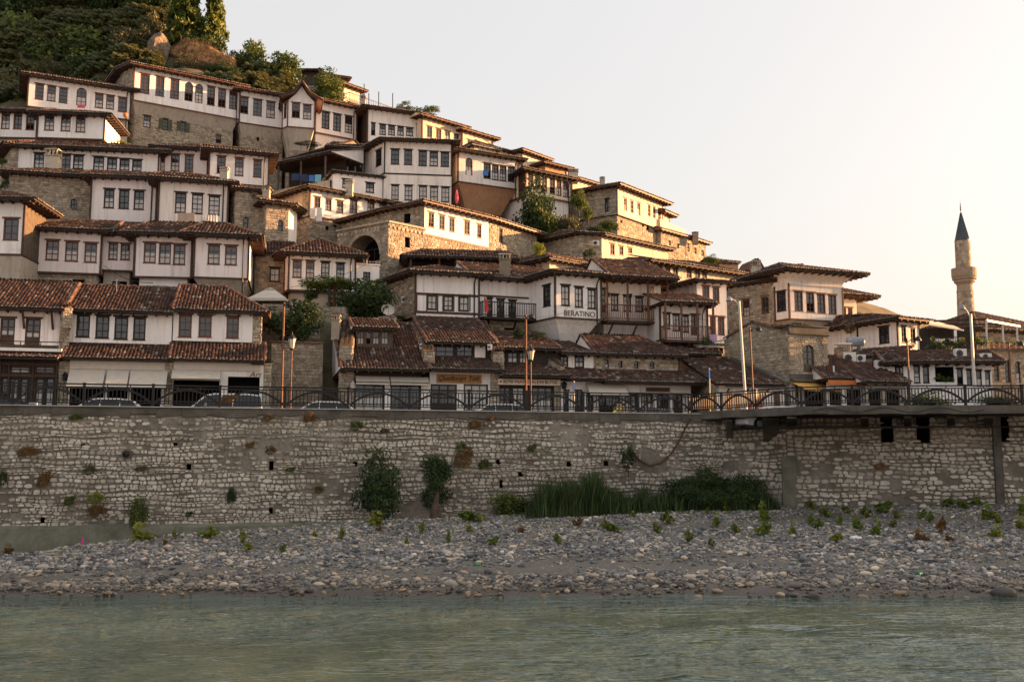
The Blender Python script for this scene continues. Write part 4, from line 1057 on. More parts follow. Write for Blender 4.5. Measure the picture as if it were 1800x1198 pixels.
for i in (0, 1, 2, 4):
    j = (i + 1) % 5
    for s in range(st):
        t0, t1 = s / st, (s + 1) / st; f0, f1 = t0 ** 2.2, t1 ** 2.2
        mb.face([V3(pl[i].lerp(fl[i], f0), zt + .75 * t0), V3(pl[j].lerp(fl[j], f0), zt + .75 * t0), V3(pl[j].lerp(fl[j], f1), zt + .75 * t1), V3(pl[i].lerp(fl[i], f1), zt + .75 * t1)], 'white2', .5)
    mb.beam(V3(pl[i], zt - .06), V3(pl[j], zt - .06), .16, .1, 'white2')
mb.build('flared_cornice', h)
r20, rd20, _ = roof(h, pl, 3, zt + .78, over=1.55, slope=.30, kind='hip', wallmat='white2')
chimney(r20, 'I', 385, 437, 95, 215, 83.5)
bk20 = block(h, 'I', [(970, 350, 86), (1068, 362, 86.6)], 86, 6, 520, mats='white2', low=('white2', 5, .0), trim=None, rf=dict(kind='hip', over=1.4, slope=.3, hipL=0), wins={0: "972 1003 412 500 r;1013 1045 416 503 r"})
# rough stone building with the tall arched door
h = house('stone_house', 'rough stone gabled house with a tall arched door above a yellow awning', 'I', 625, 880, 66)
a = v2(P(*zp('I', 200, 700), 71)); b_ = v2(P(*zp('I', 620, 700), 66)); c = v2(P(*zp('I', 876, 700), 67.2))
zt = P(*zp('I', 620, 566), 66).z; z0 = -1.5
bq = -outn(dirn(b_, c)); e = c + bq * 5
ops = openings('I', parse("718 790 658 836 yda"), b_, c)
zled = hit(*zp('I', 700, 885), b_, c).z
side(h, 'I', b_, c, zled, zt, 'stone', "718 790 658 836 yda", 'front_wall', dict(h=(.13, .17), wl=(.16, .30), tmul=.55, tadd=.36))
mb = MB(); wallgrid(mb, c, e, z0, zt, [], 'mortar'); w_ = mb.build('wall', h)
sb = MB(); stones_on(sb, c, e, z0, zt, []); sb.build('wall_stones', w_, 'stuff')
# left gable wall with a raked top
d_ = dirn(a, b_); L_ = (b_ - a).length; n_ = outn(d_)
tp = [(0, P(*zp('I', 205, 625), 71).z), ((v2(hit(*zp('I', 375, 515), a, b_)) - a).dot(d_), hit(*zp('I', 375, 515), a, b_).z), (L_, zt)]
mb = MB()
for (u0, h0), (u1, h1) in zip(tp, tp[1:]): mb.face([V3(a + d_ * u0, z0), V3(a + d_ * u1, z0), V3(a + d_ * u1, h1), V3(a + d_ * u0, h0)], 'mortar')
w_ = mb.build('gable_wall', h)
sb = MB(); stones_on(sb, a, b_, z0, max(t[1] for t in tp), [], h=(.12, .24), wl=(.15, .45), tmul=.8)
keep = []
for fi, f in enumerate(sb.f):
    cc = sum((Vector(sb.v[i]) for i in f), Vector()) / len(f); u = (v2(cc) - a).dot(d_)
    top = np.interp(u, [t[0] for t in tp], [t[1] for t in tp])
    if cc.z < top - .1: keep.append(fi)
sb.f = [sb.f[i] for i in keep]; sb.m = [sb.m[i] for i in keep]; sb.t = [sb.t[i] for i in keep]
sb.build('wall_stones', w_, 'stuff')
acc = ([], [], [])
for (u0, h0), (u1, h1) in zip(tp, tp[1:]): ridge_run(acc, V3(a + d_ * u0 - n_ * .1, h0), V3(a + d_ * u1 - n_ * .1, h1), .2)
finish('coping_tiles', np.concatenate(acc[0]), np.concatenate(acc[1]), ['tile'], w_, None, np.concatenate(acc[2]), 'stuff')
mb = MB(); mid = a + d_ * tp[1][0]
mb.face([V3(a, tp[0][1] - .05), V3(mid, tp[1][1] - .05), V3(e - bq * .2 - (b_ - mid), tp[1][1] - .05), V3(a + bq * 5, tp[0][1] - .05)], 'wood_dark')
mb.face([V3(mid, tp[1][1] - .05), V3(b_, zt - .05), V3(c, zt - .05), V3(e, zt - .05), V3(e - (b_ - mid), tp[1][1] - .05)], 'hillside'); mb.build('roof', h)
mb = MB()
for (pa, pb) in ((b_, c), (c, e)):
    nn = outn(dirn(pa, pb)); mb.beam(V3(pa + nn * .02, zt - .14), V3(pb + nn * .02, zt - .14), .5, .10, 'concrete'); mb.beam(V3(pa, zt + .12), V3(pb, zt + .12), .36, .42, 'concrete'); mb.beam(V3(pa, zt + .36), V3(pb, zt + .36), .52, .08, 'concrete')
mb.build('cornice', h); mb = MB(); nn = outn(dirn(b_, c)); mb.beam(V3(b_ + nn * .1, zled - .08), V3(c + nn * .1, zled - .08), .55, .16, 'concrete'); mb.beam(V3(b_ + nn * .02, zled + .2), V3(c + nn * .02, zled + .2), .1, .3, 'concrete')
mb.build('ledge', h)
mb = MB()
for t in (.0, 1.0):
    cc = b_.lerp(c, t) - dirn(b_, c) * (.22 if t else -.22); z = zled + .3; k = 0
    while z < zt - .3: mb.box(V3(cc + nn * .03, z + .14), (.5 if k % 2 else .34, .12, .26), 'stone', dirn(b_, c), random.uniform(.1, .5)); z += .29; k += 1
mb.build('quoin_stones', h)
side(h, 'I', b_, c, z0, zled - .16, 'white2', "668 690 930 1080 k;730 850 945 1085 k", 'shop_wall')
CTRL += [(a.x, a.y, -1.0), (b_.x, b_.y, -1.0), (c.x, c.y, -1.0), (e.x, e.y, -.5)]
R21 = (a, b_, c, e, zt, zled)
# ---- white house with the sunlit end
h = house('white_house', 'white house with a shuttered window and a sunlit end wall, below the minaret', 'I', 1340, 710, 76)
H22 = block(h, 'I', [(1075, 528, 79.5), (1338, 497), (1482, 515, 77.3)], 76, 6, 712, ref=1, mats='white', low=('white', 4, .0), trim='wood_dark', rf=dict(kind='hip', over=.85, slope=.42),
      wins={0: "1215 1285 540 648 k", 1: "1365 1397 537 643 k;1425 1458 547 650 k"})
# ---- annex with the air conditioners, front with small windows
h = house('white_house', 'low white building with air conditioner units on its left wall and plants at its windows', 'I', 1330, 900, 68)
H23 = block(h, 'I', [(945, 700, 71), (1330, 735, 68.6)], 68.6, 2.5, 900, ref=1, mats='white', low=('white', 4, .0), trim=None, posts=False, rf=dict(kind='shed', over=.35, slope=.25, rafters=False))
B23 = block(h, 'K', [(900, 528, 67.2), (1010, 524, 66.6), (1585, 560, 66.4)], 66.6, 1.6, 670, ref=1, mats='white', low=('white', 4, .0), trim=None, posts=False, rf=dict(kind='shed', over=.8, slope=.36, sides=(.4, .6)),
      wins={0: "948 1004 540 640 k", 1: "1072 1114 535 645 k;1132 1174 540 645 k;1213 1335 540 640 o;1356 1396 555 655 k;1420 1456 562 662 k;1484 1520 566 668 k;1542 1576 572 670 k"})
# roof terrace railing behind
# ---- arcaded stone building at the right edge
h = house('arcaded_building', 'stone building with three arched openings at the right edge, flower pots along its top', 'K', 1600, 660, 70)
H24 = block(h, 'K', [(1470, 452, 73), (1570, 430), (1900, 445, 70.5)], 70, 5, 668, ref=1, mats='stone', low=('stone', 4, .0), trim=None, posts=False, rf=False,
      wins={1: "1600 1632 485 635 ka;1674 1706 495 645 ka;1743 1773 505 655 ka"})
mb = MB(); pl = H24['poly']; mb.face([V3(p, H24['z']) for p in pl], 'concrete')
for i in (0, 1): nn = outn(dirn(pl[i], pl[i + 1])); mb.beam(V3(pl[i] + nn * .05, H24['z'] + .03), V3(pl[i + 1] + nn * .05, H24['z'] + .03), .5, .14, 'concrete')
mb.build('terrace_slab', h)
h = house('mosque_hall', 'low stone hall with a broad tiled roof at the right edge behind the pergola', 'K', 1550, 400, 92)
block(h, 'K', [(1495, 338, 91), (1800, 320, 93), (2100, 330, 95)], 93, 12, 470, ref=1, mats='stone', low=('stone', 6, .0), trim=None, posts=False, rf=dict(kind='hip', over=.6, slope=.40, hipL=1))
# ---- tiny roofs seen behind
h = house('ruined_shed', 'broken brown shed roof on the skyline right of the long stone house', 'I', 180, 160, 104)
block(h, 'I', [(165, 110, 104), (290, 122, 105)], 104, 4, 190, mats='wood_grey', low=('wood_grey', 3, .0), trim=None, posts=False, rf=dict(kind='gable', over=.2, slope=.25))
h = house('gable_house', 'cream curved gable peeking over the stone mansion roof, left of its chimney', 'I', 420, 180, 92)
block(h, 'I', [(350, 178, 92), (485, 165, 92.5)], 92, 5, 260, mats='cream', low=('cream', 3, .0), trim=None, posts=False, rf=dict(kind='gable', over=.15, slope=.1))
mb = MB(); a, b_ = v2(P(*zp('I', 350, 178), 92)), v2(P(*zp('I', 485, 165), 92.5)); z = P(*zp('I', 350, 178), 92).z; zz = P(*zp('I', 425, 95), 92).z
pr = [(0, z), (.2, z + (zz - z) * .25), (.38, z + (zz - z) * .75), (.5, zz), (.62, z + (zz - z) * .75), (.8, z + (zz - z) * .25), (1, z)]
nn = outn(dirn(a, b_))
mb.face([V3(a.lerp(b_, t), k) for t, k in pr][::-1], 'cream'); mb.face([V3(a.lerp(b_, t) - nn * 3, k) for t, k in pr], 'cream')
for (t0, k0), (t1, k1) in zip(pr, pr[1:]): mb.hexa([V3(a.lerp(b_, t0) + nn * .2, k0), V3(a.lerp(b_, t1) + nn * .2, k1), V3(a.lerp(b_, t1) - nn * 3, k1), V3(a.lerp(b_, t0) - nn * 3, k0)], [V3(a.lerp(b_, t0) + nn * .2, k0 + .14), V3(a.lerp(b_, t1) + nn * .2, k1 + .14), V3(a.lerp(b_, t1) - nn * 3, k1 + .14), V3(a.lerp(b_, t0) - nn * 3, k0 + .14)], 'tile', .6)
mb.build('curved_gable', h)
h = house('hilltop_house', 'small cream house with a wooden veranda rail among the trees at the hilltop', 'D', 700, 230, 125)
block(h, 'D', [(400, 100, 128), (520, 108, 128)], 128, 5, 190, mats='wood_grey', low=('grey', 5, .0), trim=None, rf=dict(kind='hip', over=.7, slope=.3))
q_ = block(h, 'D', [(690, 190, 124), (795, 222, 126)], 124, 5, 290, mats='cream', low=('stone', 5, .0), trim=None, rf=dict(kind='hip', over=.8, slope=.3, fas='wood_red'))
block(h, 'D', [(560, 130, 127), (690, 150, 128)], 127, 5, 230, mats='cream', low=('stone', 5, .0), trim=None, rf=dict(kind='hip', over=.8, slope=.3, fas='wood_red'))
p, q = q_['poly'][0], q_['poly'][1]
balcony(h, p, p + dirn(p, q) * 12, P(*zp('D', 735, 285), 123).z, 1.2, 1.1, 'wood_red', .4, 'wood_grey', braces=False)
# posts on the skyline terrace
for (x, y0, y1) in ((824, 178, 300), (920, 230, 320), (1012, 240, 310), (855, 240, 300)):
    o = MB(); o.beam(P(*zp('D', x, y1 + 40), 121), P(*zp('D', x, y0), 121), .10, .10, 'wood_grey'); o = o.build('terrace_post')
    tag(o, {824: 'tallest bare post standing at the hilltop terrace', 920: 'middle bare post at the hilltop terrace', 1012: 'bare post at the right end of the hilltop terrace', 855: 'shortest bare post between the taller two on the hilltop'}[x], 'post', 'bare posts on the hilltop terrace')

# ---- minaret
h = house('minaret', 'round stone minaret with a balcony and a pointed dark lead cap', 'J', 1420, 860, 110)
Y = 110; mpx = lambda x, y: P(*zp('J', x, y), Y)
cx = mpx(1402, 560).x; s = Y / F / 3.744
zz = lambda y: mpx(1402, y).z
mb = MB(); mb.lathe((cx, Y), [(58 * s, zz(1010)), (56 * s, zz(860)), (50.5 * s, zz(690)), (53 * s, zz(686)), (53 * s, zz(678)), (50 * s, zz(674)), (49 * s, zz(640))], 'stone', 20, .35); mb.build('lower_shaft', h)
mb = MB(); mb.lathe((cx, Y), [(49 * s, zz(640)), (57 * s, zz(628)), (57 * s, zz(622)), (66 * s, zz(610)), (66 * s, zz(604)), (76 * s, zz(592)), (79 * s, zz(585)), (79 * s, zz(532)), (74 * s, zz(532)), (74 * s, zz(570)), (47 * s, zz(570))], 'stone', 20, .22)
bal = mb.build('balcony', h)
mb = MB()
for i in range(40):
    a = 2 * math.pi * i / 40
    for rr, y in ((61, 618), (71, 600)): mb.box((cx + rr * s * math.cos(a), Y + rr * s * math.sin(a), zz(y)), (.12, .12, .16), 'stone', (math.cos(a), math.sin(a)), .5)
mb.build('corbel_stones', bal, 'stuff')
mb = MB(); mb.lathe((cx, Y), [(48 * s, zz(572)), (46.5 * s, zz(350))], 'stone', 20, .42); mb.build('upper_shaft', h)
for nm, r0, r1, ya, yb_ in (('lower_shaft', 56, 50, 1000, 690), ('upper_shaft', 48, 46.5, 528, 352)):
    mb = MB(); z = zz(ya); k = 0; z1 = zz(yb_)
    while z < z1 - .1:
        t = (z - zz(ya)) / (z1 - zz(ya)); r = (r0 + (r1 - r0) * t) * s; nb = 18
        for i in range(nb):
            a0 = 2 * math.pi * (i + (k % 2) * .5 + .04) / nb; a1 = a0 + 2 * math.pi * .92 / nb; tt = random.betavariate(2, 3)
            f = lambda a, rr, zz_: Vector((cx + rr * math.cos(a), Y + rr * math.sin(a), zz_))
            hh = min(.36, z1 - z)
            mb.hexa([f(a0, r, z + .012), f(a0, r + .025, z + .012), f(a1, r + .025, z + .012), f(a1, r, z + .012)][::-1], [f(a0, r, z + hh), f(a0, r + .025, z + hh), f(a1, r + .025, z + hh), f(a1, r, z + hh)][::-1], 'stone', tt)
        z += .375; k += 1
    mb.build('shaft_stones', [c for c in h.children if c.name.startswith(nm)][0], 'stuff')
mb = MB(); mb.lathe((cx, Y), [(49 * s, zz(352)), (49 * s, zz(346)), (44 * s, zz(342)), (3 * s, zz(165)), (0.2 * s, zz(160))], 'lead', 20, .5); cap = mb.build('spire_cap', h)
mb = MB()
for i in range(20):
    a = 2 * math.pi * i / 20; mb.beam((cx + 44.5 * s * math.cos(a), Y + 44.5 * s * math.sin(a), zz(343)), (cx + 3.4 * s * math.cos(a), Y + 3.4 * s * math.sin(a), zz(165)), .05, .05, 'lead')
mb.build('cap_seams', cap)
mb = MB(); mb.lathe((cx, Y), [(2 * s, zz(170)), (2 * s, zz(150)), (6 * s, zz(143)), (2 * s, zz(136)), (5 * s, zz(128)), (1.5 * s, zz(120)), (4 * s, zz(112)), (1 * s, zz(104)), (.4 * s, zz(80))], 'rust_metal', 8); mb.build('finial', h)
# ================================================================ bottom rows along the road
def FY(px, off=0.0): return 63.3 / (1 - .0001359 * (px - 900)) + off
def fpt(px, off=0.0): Y = FY(px, off); return Vector(((px - 900) / F * Y, Y))      # a point of the shop line
def zat(px, py, Y): return P(px, py, Y).z
def pent(root, p, q, zt, out, ze, over=(.3, .3), tadd=.02):
    n = outn(dirn(p, q)); return roof(root, [p + n * out, q + n * out, q, p], 2, ze, over=.02, kind='shed', rise=zt - ze - .1, sides=over, name='pent_roof', tadd=tadd)
def shopwall(root, pa, pb, zt, mat, wins, off=0.0, lib='shop_wall'):
    a, b_ = fpt(pa, off), fpt(pb, off); return side(root, 'P', a, b_, -.6, zt, mat, wins, lib)
def awning(root, pa, pb, zt, zb, out, mat='fabric', off=0.0, val=.0):
    a, b_ = fpt(pa, off), fpt(pb, off); n = outn(dirn(a, b_)); mb = MB()
    A0, B0, A1, B1 = V3(a + n * .06, zt), V3(b_ + n * .06, zt), V3(a + n * out, zb), V3(b_ + n * out, zb)
    up = Vector((0, 0, .03)); mb.hexa([A1, B1, B0, A0], [x + up for x in (A1, B1, B0, A0)], mat)
    if val: mb.hexa([A1 - Vector((0, 0, val)), B1 - Vector((0, 0, val)), B1 + V3(-n * .02, -val), A1 + V3(-n * .02, -val)], [A1, B1, B1 + V3(-n * .02, 0), A1 + V3(-n * .02, 0)], mat)
    mb.beam(A1 + V3(n * .01, .03), B1 + V3(n * .01, .03), .05, .05, 'wood_grey')
    for c, e in ((a, A1), (b_, B1)): mb.beam(V3(c, zb - .1), e, .035, .035, 'black_metal')
    return mb.build('awning', root)

# ---- far left: house with the balcony doors
h = house('shop_house', 'shop house at the left edge with a white balcony slab and dark wooden shopfront', 'P', 50, 712, 57)
a, b_ = fpt(-70, .9), fpt(98, .9); z0 = zat(50, 606, FY(50, .9)); zt = zat(50, 547, FY(50, .9))
side(h, 'P', a, b_, z0, zt, 'pink', "-30 -6 560 606 bcd;0 26 559 607 bcd;44 71 560 608 bcd")
bk = -outn(dirn(a, b_)); side(h, 'P', b_, b_ + bk * 6, z0 - 4, zt, 'stone', None)
roof(h, [a, b_, b_ + bk * 7, a + bk * 7], 2, zt, over=.75, slope=.5, kind='gable', hipR=0, tadd=.10, sides=(.2, .35))
c1, c2 = fpt(98, .75), fpt(116, .75); side(h, 'P', c1, c2, -.6, zt + .1, 'stone', None, 'stone_pillar')
for px in (35, 86):
    c = fpt(px, .9); nn = outn(dirn(a, b_)); mb = MB(); mb.beam(V3(c, zt - 1.0), V3(c + nn * .62, zt - .05), .11, .11, 'wood'); mb.build('eave_brace', h)
mb = MB(); nn = outn(dirn(a, b_)); zs = zat(50, 613, FY(50, -.1)); mb.hexa([V3(a, zs - .12), V3(a + nn * 1.05, zs - .12), V3(b_ + nn * 1.05 + dirn(a, b_) * .35, zs - .12), V3(b_ + dirn(a, b_) * .35, zs - .12)][::-1], [V3(a, zs + .05), V3(a + nn * 1.05, zs + .05), V3(b_ + nn * 1.05 + dirn(a, b_) * .35, zs + .05), V3(b_ + dirn(a, b_) * .35, zs + .05)][::-1], 'white')
s = mb.build('balcony', h); mb = MB()
e0, e1 = a + nn * 1.0, b_ + nn * 1.0 + dirn(a, b_) * .3
mb.beam(V3(e0, zs + .42), V3(e1, zs + .42), .05, .05, 'black_metal')
for i in range(6): c = e0.lerp(e1, i / 5); mb.beam(V3(c, zs), V3(c, zs + .42), .04, .04, 'black_metal')
mb.build('railing', s)
pent(h, fpt(-70, .6), fpt(103, .6), zs - .1, 1.5, zat(50, 630, FY(50, -.9)), (.1, .1), .07)
ze = zat(50, 630, FY(50, -.9))
shopwall(h, -70, 100, ze, 'wood_dark', "-34 8 643 656 nf;17 53 643 656 nf;61 96 643 656 nf;-30 -5 664 715 kf;2 12 664 714 kf;16 32 665 714 kcf;35 48 665 714 kcf;62 76 665 714 kcf;80 94 664 714 kcf")
mb = MB(); a, b_ = fpt(-70), fpt(100); nn = outn(dirn(a, b_))
for y in (640, 660): z = zat(50, y, FY(50)); mb.beam(V3(a + nn * .05, z), V3(b_ + nn * .05, z), .08, .16, 'wood')
for px in (-40, -2, 14, 56, 98): c = fpt(px); mb.beam(V3(c + nn * .05, -.4), V3(c + nn * .05, ze), .08, .16, 'wood')
mb.build('timber_frame', h)
c1, c2 = fpt(100), fpt(119); side(h, 'P', c1, c2, -.6, ze, 'stone', None, 'stone_pillar')
lp = fpt(112, -.3); mb = MB(); mb.lathe(lp, [(.02, 2.02), (.13, 2.0), (.16, 2.25), (.2, 2.3), (.05, 2.45), (.01, 2.5)], 'black_metal', 6); mb.beam(V3(lp, 2.45), V3(fpt(112), 2.45), .03, .03, 'black_metal'); mb.build('wall_lantern', h)
# raking tiled coping between the two roofs
def firewall(root, p0, z0, p1, z1, zb, th=.45, name='firewall', mat='stone', r=.26, pier=None):
    """a stone party wall with a raking tiled coping; p0 back, p1 front"""
    d = dirn(p0, p1); n = outn(d)
    mb = MB(); L = (p1 - p0).length
    for sg, fl in ((0, 1), (1, 0)):
        a, b_ = (p0, p1) if sg == 0 else (p1 - n * th, p0 - n * th)
        ha, hb = (z0, z1) if sg == 0 else (z1, z0)
        mb.face([V3(a, zb), V3(b_, zb), V3(b_, hb), V3(a, ha)], 'mortar')
    mb.face([V3(p1, zb), V3(p1 - n * th, zb), V3(p1 - n * th, z1), V3(p1, z1)], 'mortar'); mb.face([V3(p0, z0), V3(p1, z1), V3(p1 - n * th, z1), V3(p0 - n * th, z0)], 'mortar')
    w_ = mb.build(name, root); sb = MB()
    stones_on(sb, p1, p1 - n * th, zb, z1, [])
    k0 = len(sb.f)
    for (a, b_) in ((p0, p1), (p1 - n * th, p0 - n * th)): stones_on(sb, a, b_, zb, max(z0, z1), [])
    keep = list(range(k0))
    for fi in range(k0, len(sb.f)):
        f = sb.f[fi]; cc = sum((Vector(sb.v[i]) for i in f), Vector()) / len(f); u = (v2(cc) - p0).dot(d) / L
        if cc.z < z0 + (z1 - z0) * u - .1: keep.append(fi)
    sb.f = [sb.f[i] for i in keep]; sb.m = [sb.m[i] for i in keep]; sb.t = [sb.t[i] for i in keep]
    sb.build('wall_stones', w_, 'stuff')
    acc = ([], [], []); m_ = 3
    for i in range(m_):
        o = -n * (th * (i + .5) / m_); ridge_run(acc, V3(p1 + d * .15 + o, z1 + .02), V3(p0 + o, z0 + .02), th / m_ * .62)
    finish('coping_tiles', np.concatenate(acc[0]), np.concatenate(acc[1]), ['tile'], w_, None, np.clip(np.concatenate(acc[2]) + .08, 0, 1), 'stuff')
    return w_
firewall(h, fpt(84, 5.2), zat(84, 500, FY(84, 5.2)), fpt(102, .3), zat(102, 540, FY(102, .3)), zt - 1, .5, 'roof_party_wall')

# ---- left pair of shop houses
def shop_pair(label, pa, pb, yt, yb, wins, kind_kw, py_eave, shop, x_mid, side_stone=None):
    h = house('shop_house', label, 'P', (pa + pb) / 2, 712, 58)
    xm = (pa + pb) / 2; a, b_ = fpt(pa, 1.2), fpt(pb, 1.2); zt, z0 = zat(xm, yt, FY(xm, 1.2)), zat(xm, yb, FY(xm, 1.2))
    side(h, 'P', a, b_, z0, zt, 'white', wins)
    bk = -outn(dirn(a, b_))
    mb = MB(); wallgrid(mb, b_, b_ + bk * 7, z0 - 4, zt, [], 'mortar'); wallgrid(mb, a + bk * 7, a, z0 - 4, zt, [], 'mortar'); mb.build('wall', h)
    roof(h, [a, b_, b_ + bk * 7, a + bk * 7], 2, zt, **kind_kw)
    ze = zat(xm, py_eave, FY(xm, -.6)); pent(h, a, b_, z0 + .02, 1.75, ze, shop.get('over', (.02, .02)), .05)
    return h, ze
h, ze = shop_pair('white shop house with four dark windows above a tiled pent roof and cream blinds', 116, 297, 551, 603, "134 158 553 592 kn;168 192 555 594 kn;201 225 557 596 kn;234 256 558 597 kn", dict(over=.6, slope=.5, kind='gable', hipL=0, hipR=0, sides=(.1, .05), tadd=.05), 632, dict(over=(.02, .02)), 206)
shopwall(h, 119, 288, ze, 'white2', "122 182 680 714 o;188 224 680 714 o;230 282 680 714 o")
shopwall(h, 288, 302, ze, 'stone', None, -.05, 'stone_pillar')
for (pa, pb) in ((120, 183), (187, 225), (228, 293)): awning(h, pa, pb, ze - .55, zat((pa + pb) / 2, 681 if pa > 120 else 683, FY(206, -1.0)), 1.0, 'fabric')
mb = MB(); a, b_ = fpt(120), fpt(284); mb.beam(V3(a + outn(dirn(a, b_)) * .05, ze - .28), V3(b_ + outn(dirn(a, b_)) * .05, ze - .28), .1, .45, 'fabric'); mb.build('fascia_board', h)
h, ze = shop_pair('white shop house with three brown windows and an Art sign over its shopfront', 299, 440, 550, 600, "314 337 553 592 rn;349 372 555 592 rn;398 420 557 594 rn", dict(over=.6, slope=.5, kind='hip', hipL=.02, hipR=.75, sides=(.05, .9), tadd=.05), 634, dict(over=(.02, .75)), 370)
a, b_ = fpt(440, 1.2), fpt(457, 1.2); zt = zat(370, 550, FY(370, 1.2)); side(h, 'P', a, b_, 2.5, zt, 'stone', None, 'stone_pillar')
shopwall(h, 302, 462, ze, 'white2', "304 385 668 714 o;400 456 662 714 o")
shopwall(h, 462, 476, ze, 'stone', None, -.02, 'stone_pillar')
awning(h, 301, 386, ze - .5, zat(343, 667, FY(343, -.7)), .75, 'fabric')
mb = MB(); a, b_ = fpt(303), fpt(456); nn = outn(dirn(a, b_)); mb.beam(V3(a + nn * .05, ze - .28), V3(b_ + nn * .05, ze - .28), .1, .42, 'fabric'); mb.build('fascia_board', h)
ta, tb = fpt(436), fpt(460); text('lettering', 'Art', ta, tb, zat(447, 658, FY(447)), .30, 'letter_brown', h, .08, (tb - ta).length * .9, .25)
mb = MB()
for px in (312, 333, 352): mb.lathe(fpt(px, .4), [(.01, 1.62), (.09, 1.66), (.09, 1.72), (.01, 1.8)], 'sign_wood', 6)
mb.build('hanging_lamps', h)
# shop lettering lower down on the window
ta, tb = fpt(308, .05), fpt(334, .05)

# ---- garden wall between the groups, low tiled coping
gw = house('garden_wall', 'stone garden wall with a tiled top between the Art shop and the first gabled shop', 'P', 530, 712, 62)
a, b_ = fpt(474, 3.0), fpt(566, 3.0); zt = zat(540, 604, FY(540, 3)); mb = MB(); wallgrid(mb, a, b_, -1, zt, [], 'mortar'); bk = -outn(dirn(a, b_)) * .5
mb.face([V3(a, zt), V3(b_, zt), V3(b_ + bk, zt), V3(a + bk, zt)], 'mortar'); mb.build('wall', gw)
sb = MB(); stones_on(sb, a, b_, -.6, zt, [], tmul=.75); sb.build('wall_stones', gw, 'stuff')
acc = ([], [], [])
for k in (.05, .3): ridge_run(acc, V3(a + bk * k * 2, zt), V3(b_ + bk * k * 2, zt), .16)
finish('coping_tiles', np.concatenate(acc[0]), np.concatenate(acc[1]), ['tile'], gw, None, np.concatenate(acc[2]), 'stuff')
gw = house('garden_wall', 'higher stone terrace wall behind the tall lamp pole, under the cream parasol', 'P', 480, 600, 66)
a, b_ = fpt(456, 6.0), fpt(560, 6.0); zt = zat(500, 535, FY(500, 6)); mb = MB(); wallgrid(mb, a, b_, -1, zt, [], 'mortar'); bk = -outn(dirn(a, b_)) * .5
mb.face([V3(a, zt), V3(b_, zt), V3(b_ + bk, zt), V3(a + bk, zt)], 'mortar'); mb.build('wall', gw)
sb = MB(); stones_on(sb, a, b_, 0, zt, [], tmul=.75); sb.build('wall_stones', gw, 'stuff')
CTRL += [(a.x, a.y + 1.0, zt - .2), (b_.x, b_.y + 1, zt - .2), ((a.x + b_.x) / 2, a.y + 1.5, zt - .2)]

# ---- first gabled shop (dormer)
h = house('shop_house', 'gabled stone shop with a four paned dormer in its tile roof', 'P', 680, 722, 63)
a, b_ = fpt(606), fpt(748); bk = -outn(dirn(a, b_)); ze = zat(680, 651, FY(680, -.8)); zr = zat(690, 568, FY(690, 6)); D_ = 6.4
mb = MB(); wallgrid(mb, b_, b_ + bk * 6, -.5, ze, [], 'mortar'); wallgrid(mb, a + bk * 6, a, -.5, ze, [], 'mortar'); mb.build('wall', h)
R1, rd1, ev1 = roof(h, [a, b_, b_ + bk * D_, a + bk * D_], 2, ze, over=.85, kind='shed', rise=zr - ze, sides=(.35, .1))
sl = (zr - ze) / (D_ + .85 + .3)
shopwall(h, 606, 622, ze, 'stone', None, 0, 'stone_pillar')
shopwall(h, 622, 740, ze, 'wood_dark', "623 675 673 722 kf;686 739 673 722 kf")
for pa, pb in ((676, 686), (740, 755)): shopwall(h, pa, pb, ze - .6, 'white', None, -.08, 'white_pier')
awning(h, 624, 683, ze - .32, zat(650, 672, FY(650, -.5)), .55, 'fabric', 0, .12); awning(h, 685, 752, ze - .32, zat(715, 673, FY(715, -.5)), .55, 'fabric', 0, .12)
lp = fpt(620, -.3); mb = MB(); mb.lathe(lp, [(.02, 1.75), (.13, 1.78), (.17, 2.05), (.2, 2.1), (.05, 2.25)], 'pale_metal', 6); mb.beam(V3(lp, 2.2), V3(fpt(620), 2.2), .03, .03, 'black_metal'); mb.build('wall_lantern', h)
# dormer
def dormer(root, pa, pb, yt, yb, off, wins, mat='white2'):
    a, b_ = fpt(pa, off), fpt(pb, off); xm = (pa + pb) / 2; zt, zb = zat(xm, yt, FY(xm, off)), zat(xm, yb, FY(xm, off)); bk = -outn(dirn(a, b_))
    mb = MB(); ops = openings('P', parse(wins), a, b_); wallgrid(mb, a, b_, zb - .1, zt, ops, 'wood_grey'); wallgrid(mb, b_, b_ + bk * 3, zb - .1, zt, [], mat); wallgrid(mb, a + bk * 3, a, zb - .1, zt, [], mat)
    s = mb.build('dormer', root); d = dirn(a, b_); n = outn(d)
    for o in ops: window(s, a, d, n, o[0], o[1], o[2], o[3], o[4], 'wood_grey')
    poly = [a, b_, b_ + bk * 2.8, a + bk * 2.8]
    rr, _, _ = roof(root, poly, 2, zt, over=.45, kind='shed', slope=.28, sides=(.3, .3), name='dormer_roof')
    return s
dormer(h, 625, 689, 580, 607, 2.2, "628 640 582 605 yf;643 652 582 605 rf;655 667 582 605 ycf;670 683 582 605 ycf")
w0 = firewall(h, fpt(603, 6.6), zat(590, 560, FY(590, 6.4)), fpt(606, .15) - Vector((.35, 0)), zat(612, 607, FY(612, .2)), -.5, .75)
mb = MB(); c = fpt(598, -.02); chimney(R1, 'E', 607, 663, 865, 985, FY(590, 3.2))
firewall(h, fpt(722, 7.4), zat(685, 560, FY(685, 6.6)), fpt(745, .2), zat(743, 617, FY(743, .3)), zat(743, 640, FY(743, .3)) - .4, .62)
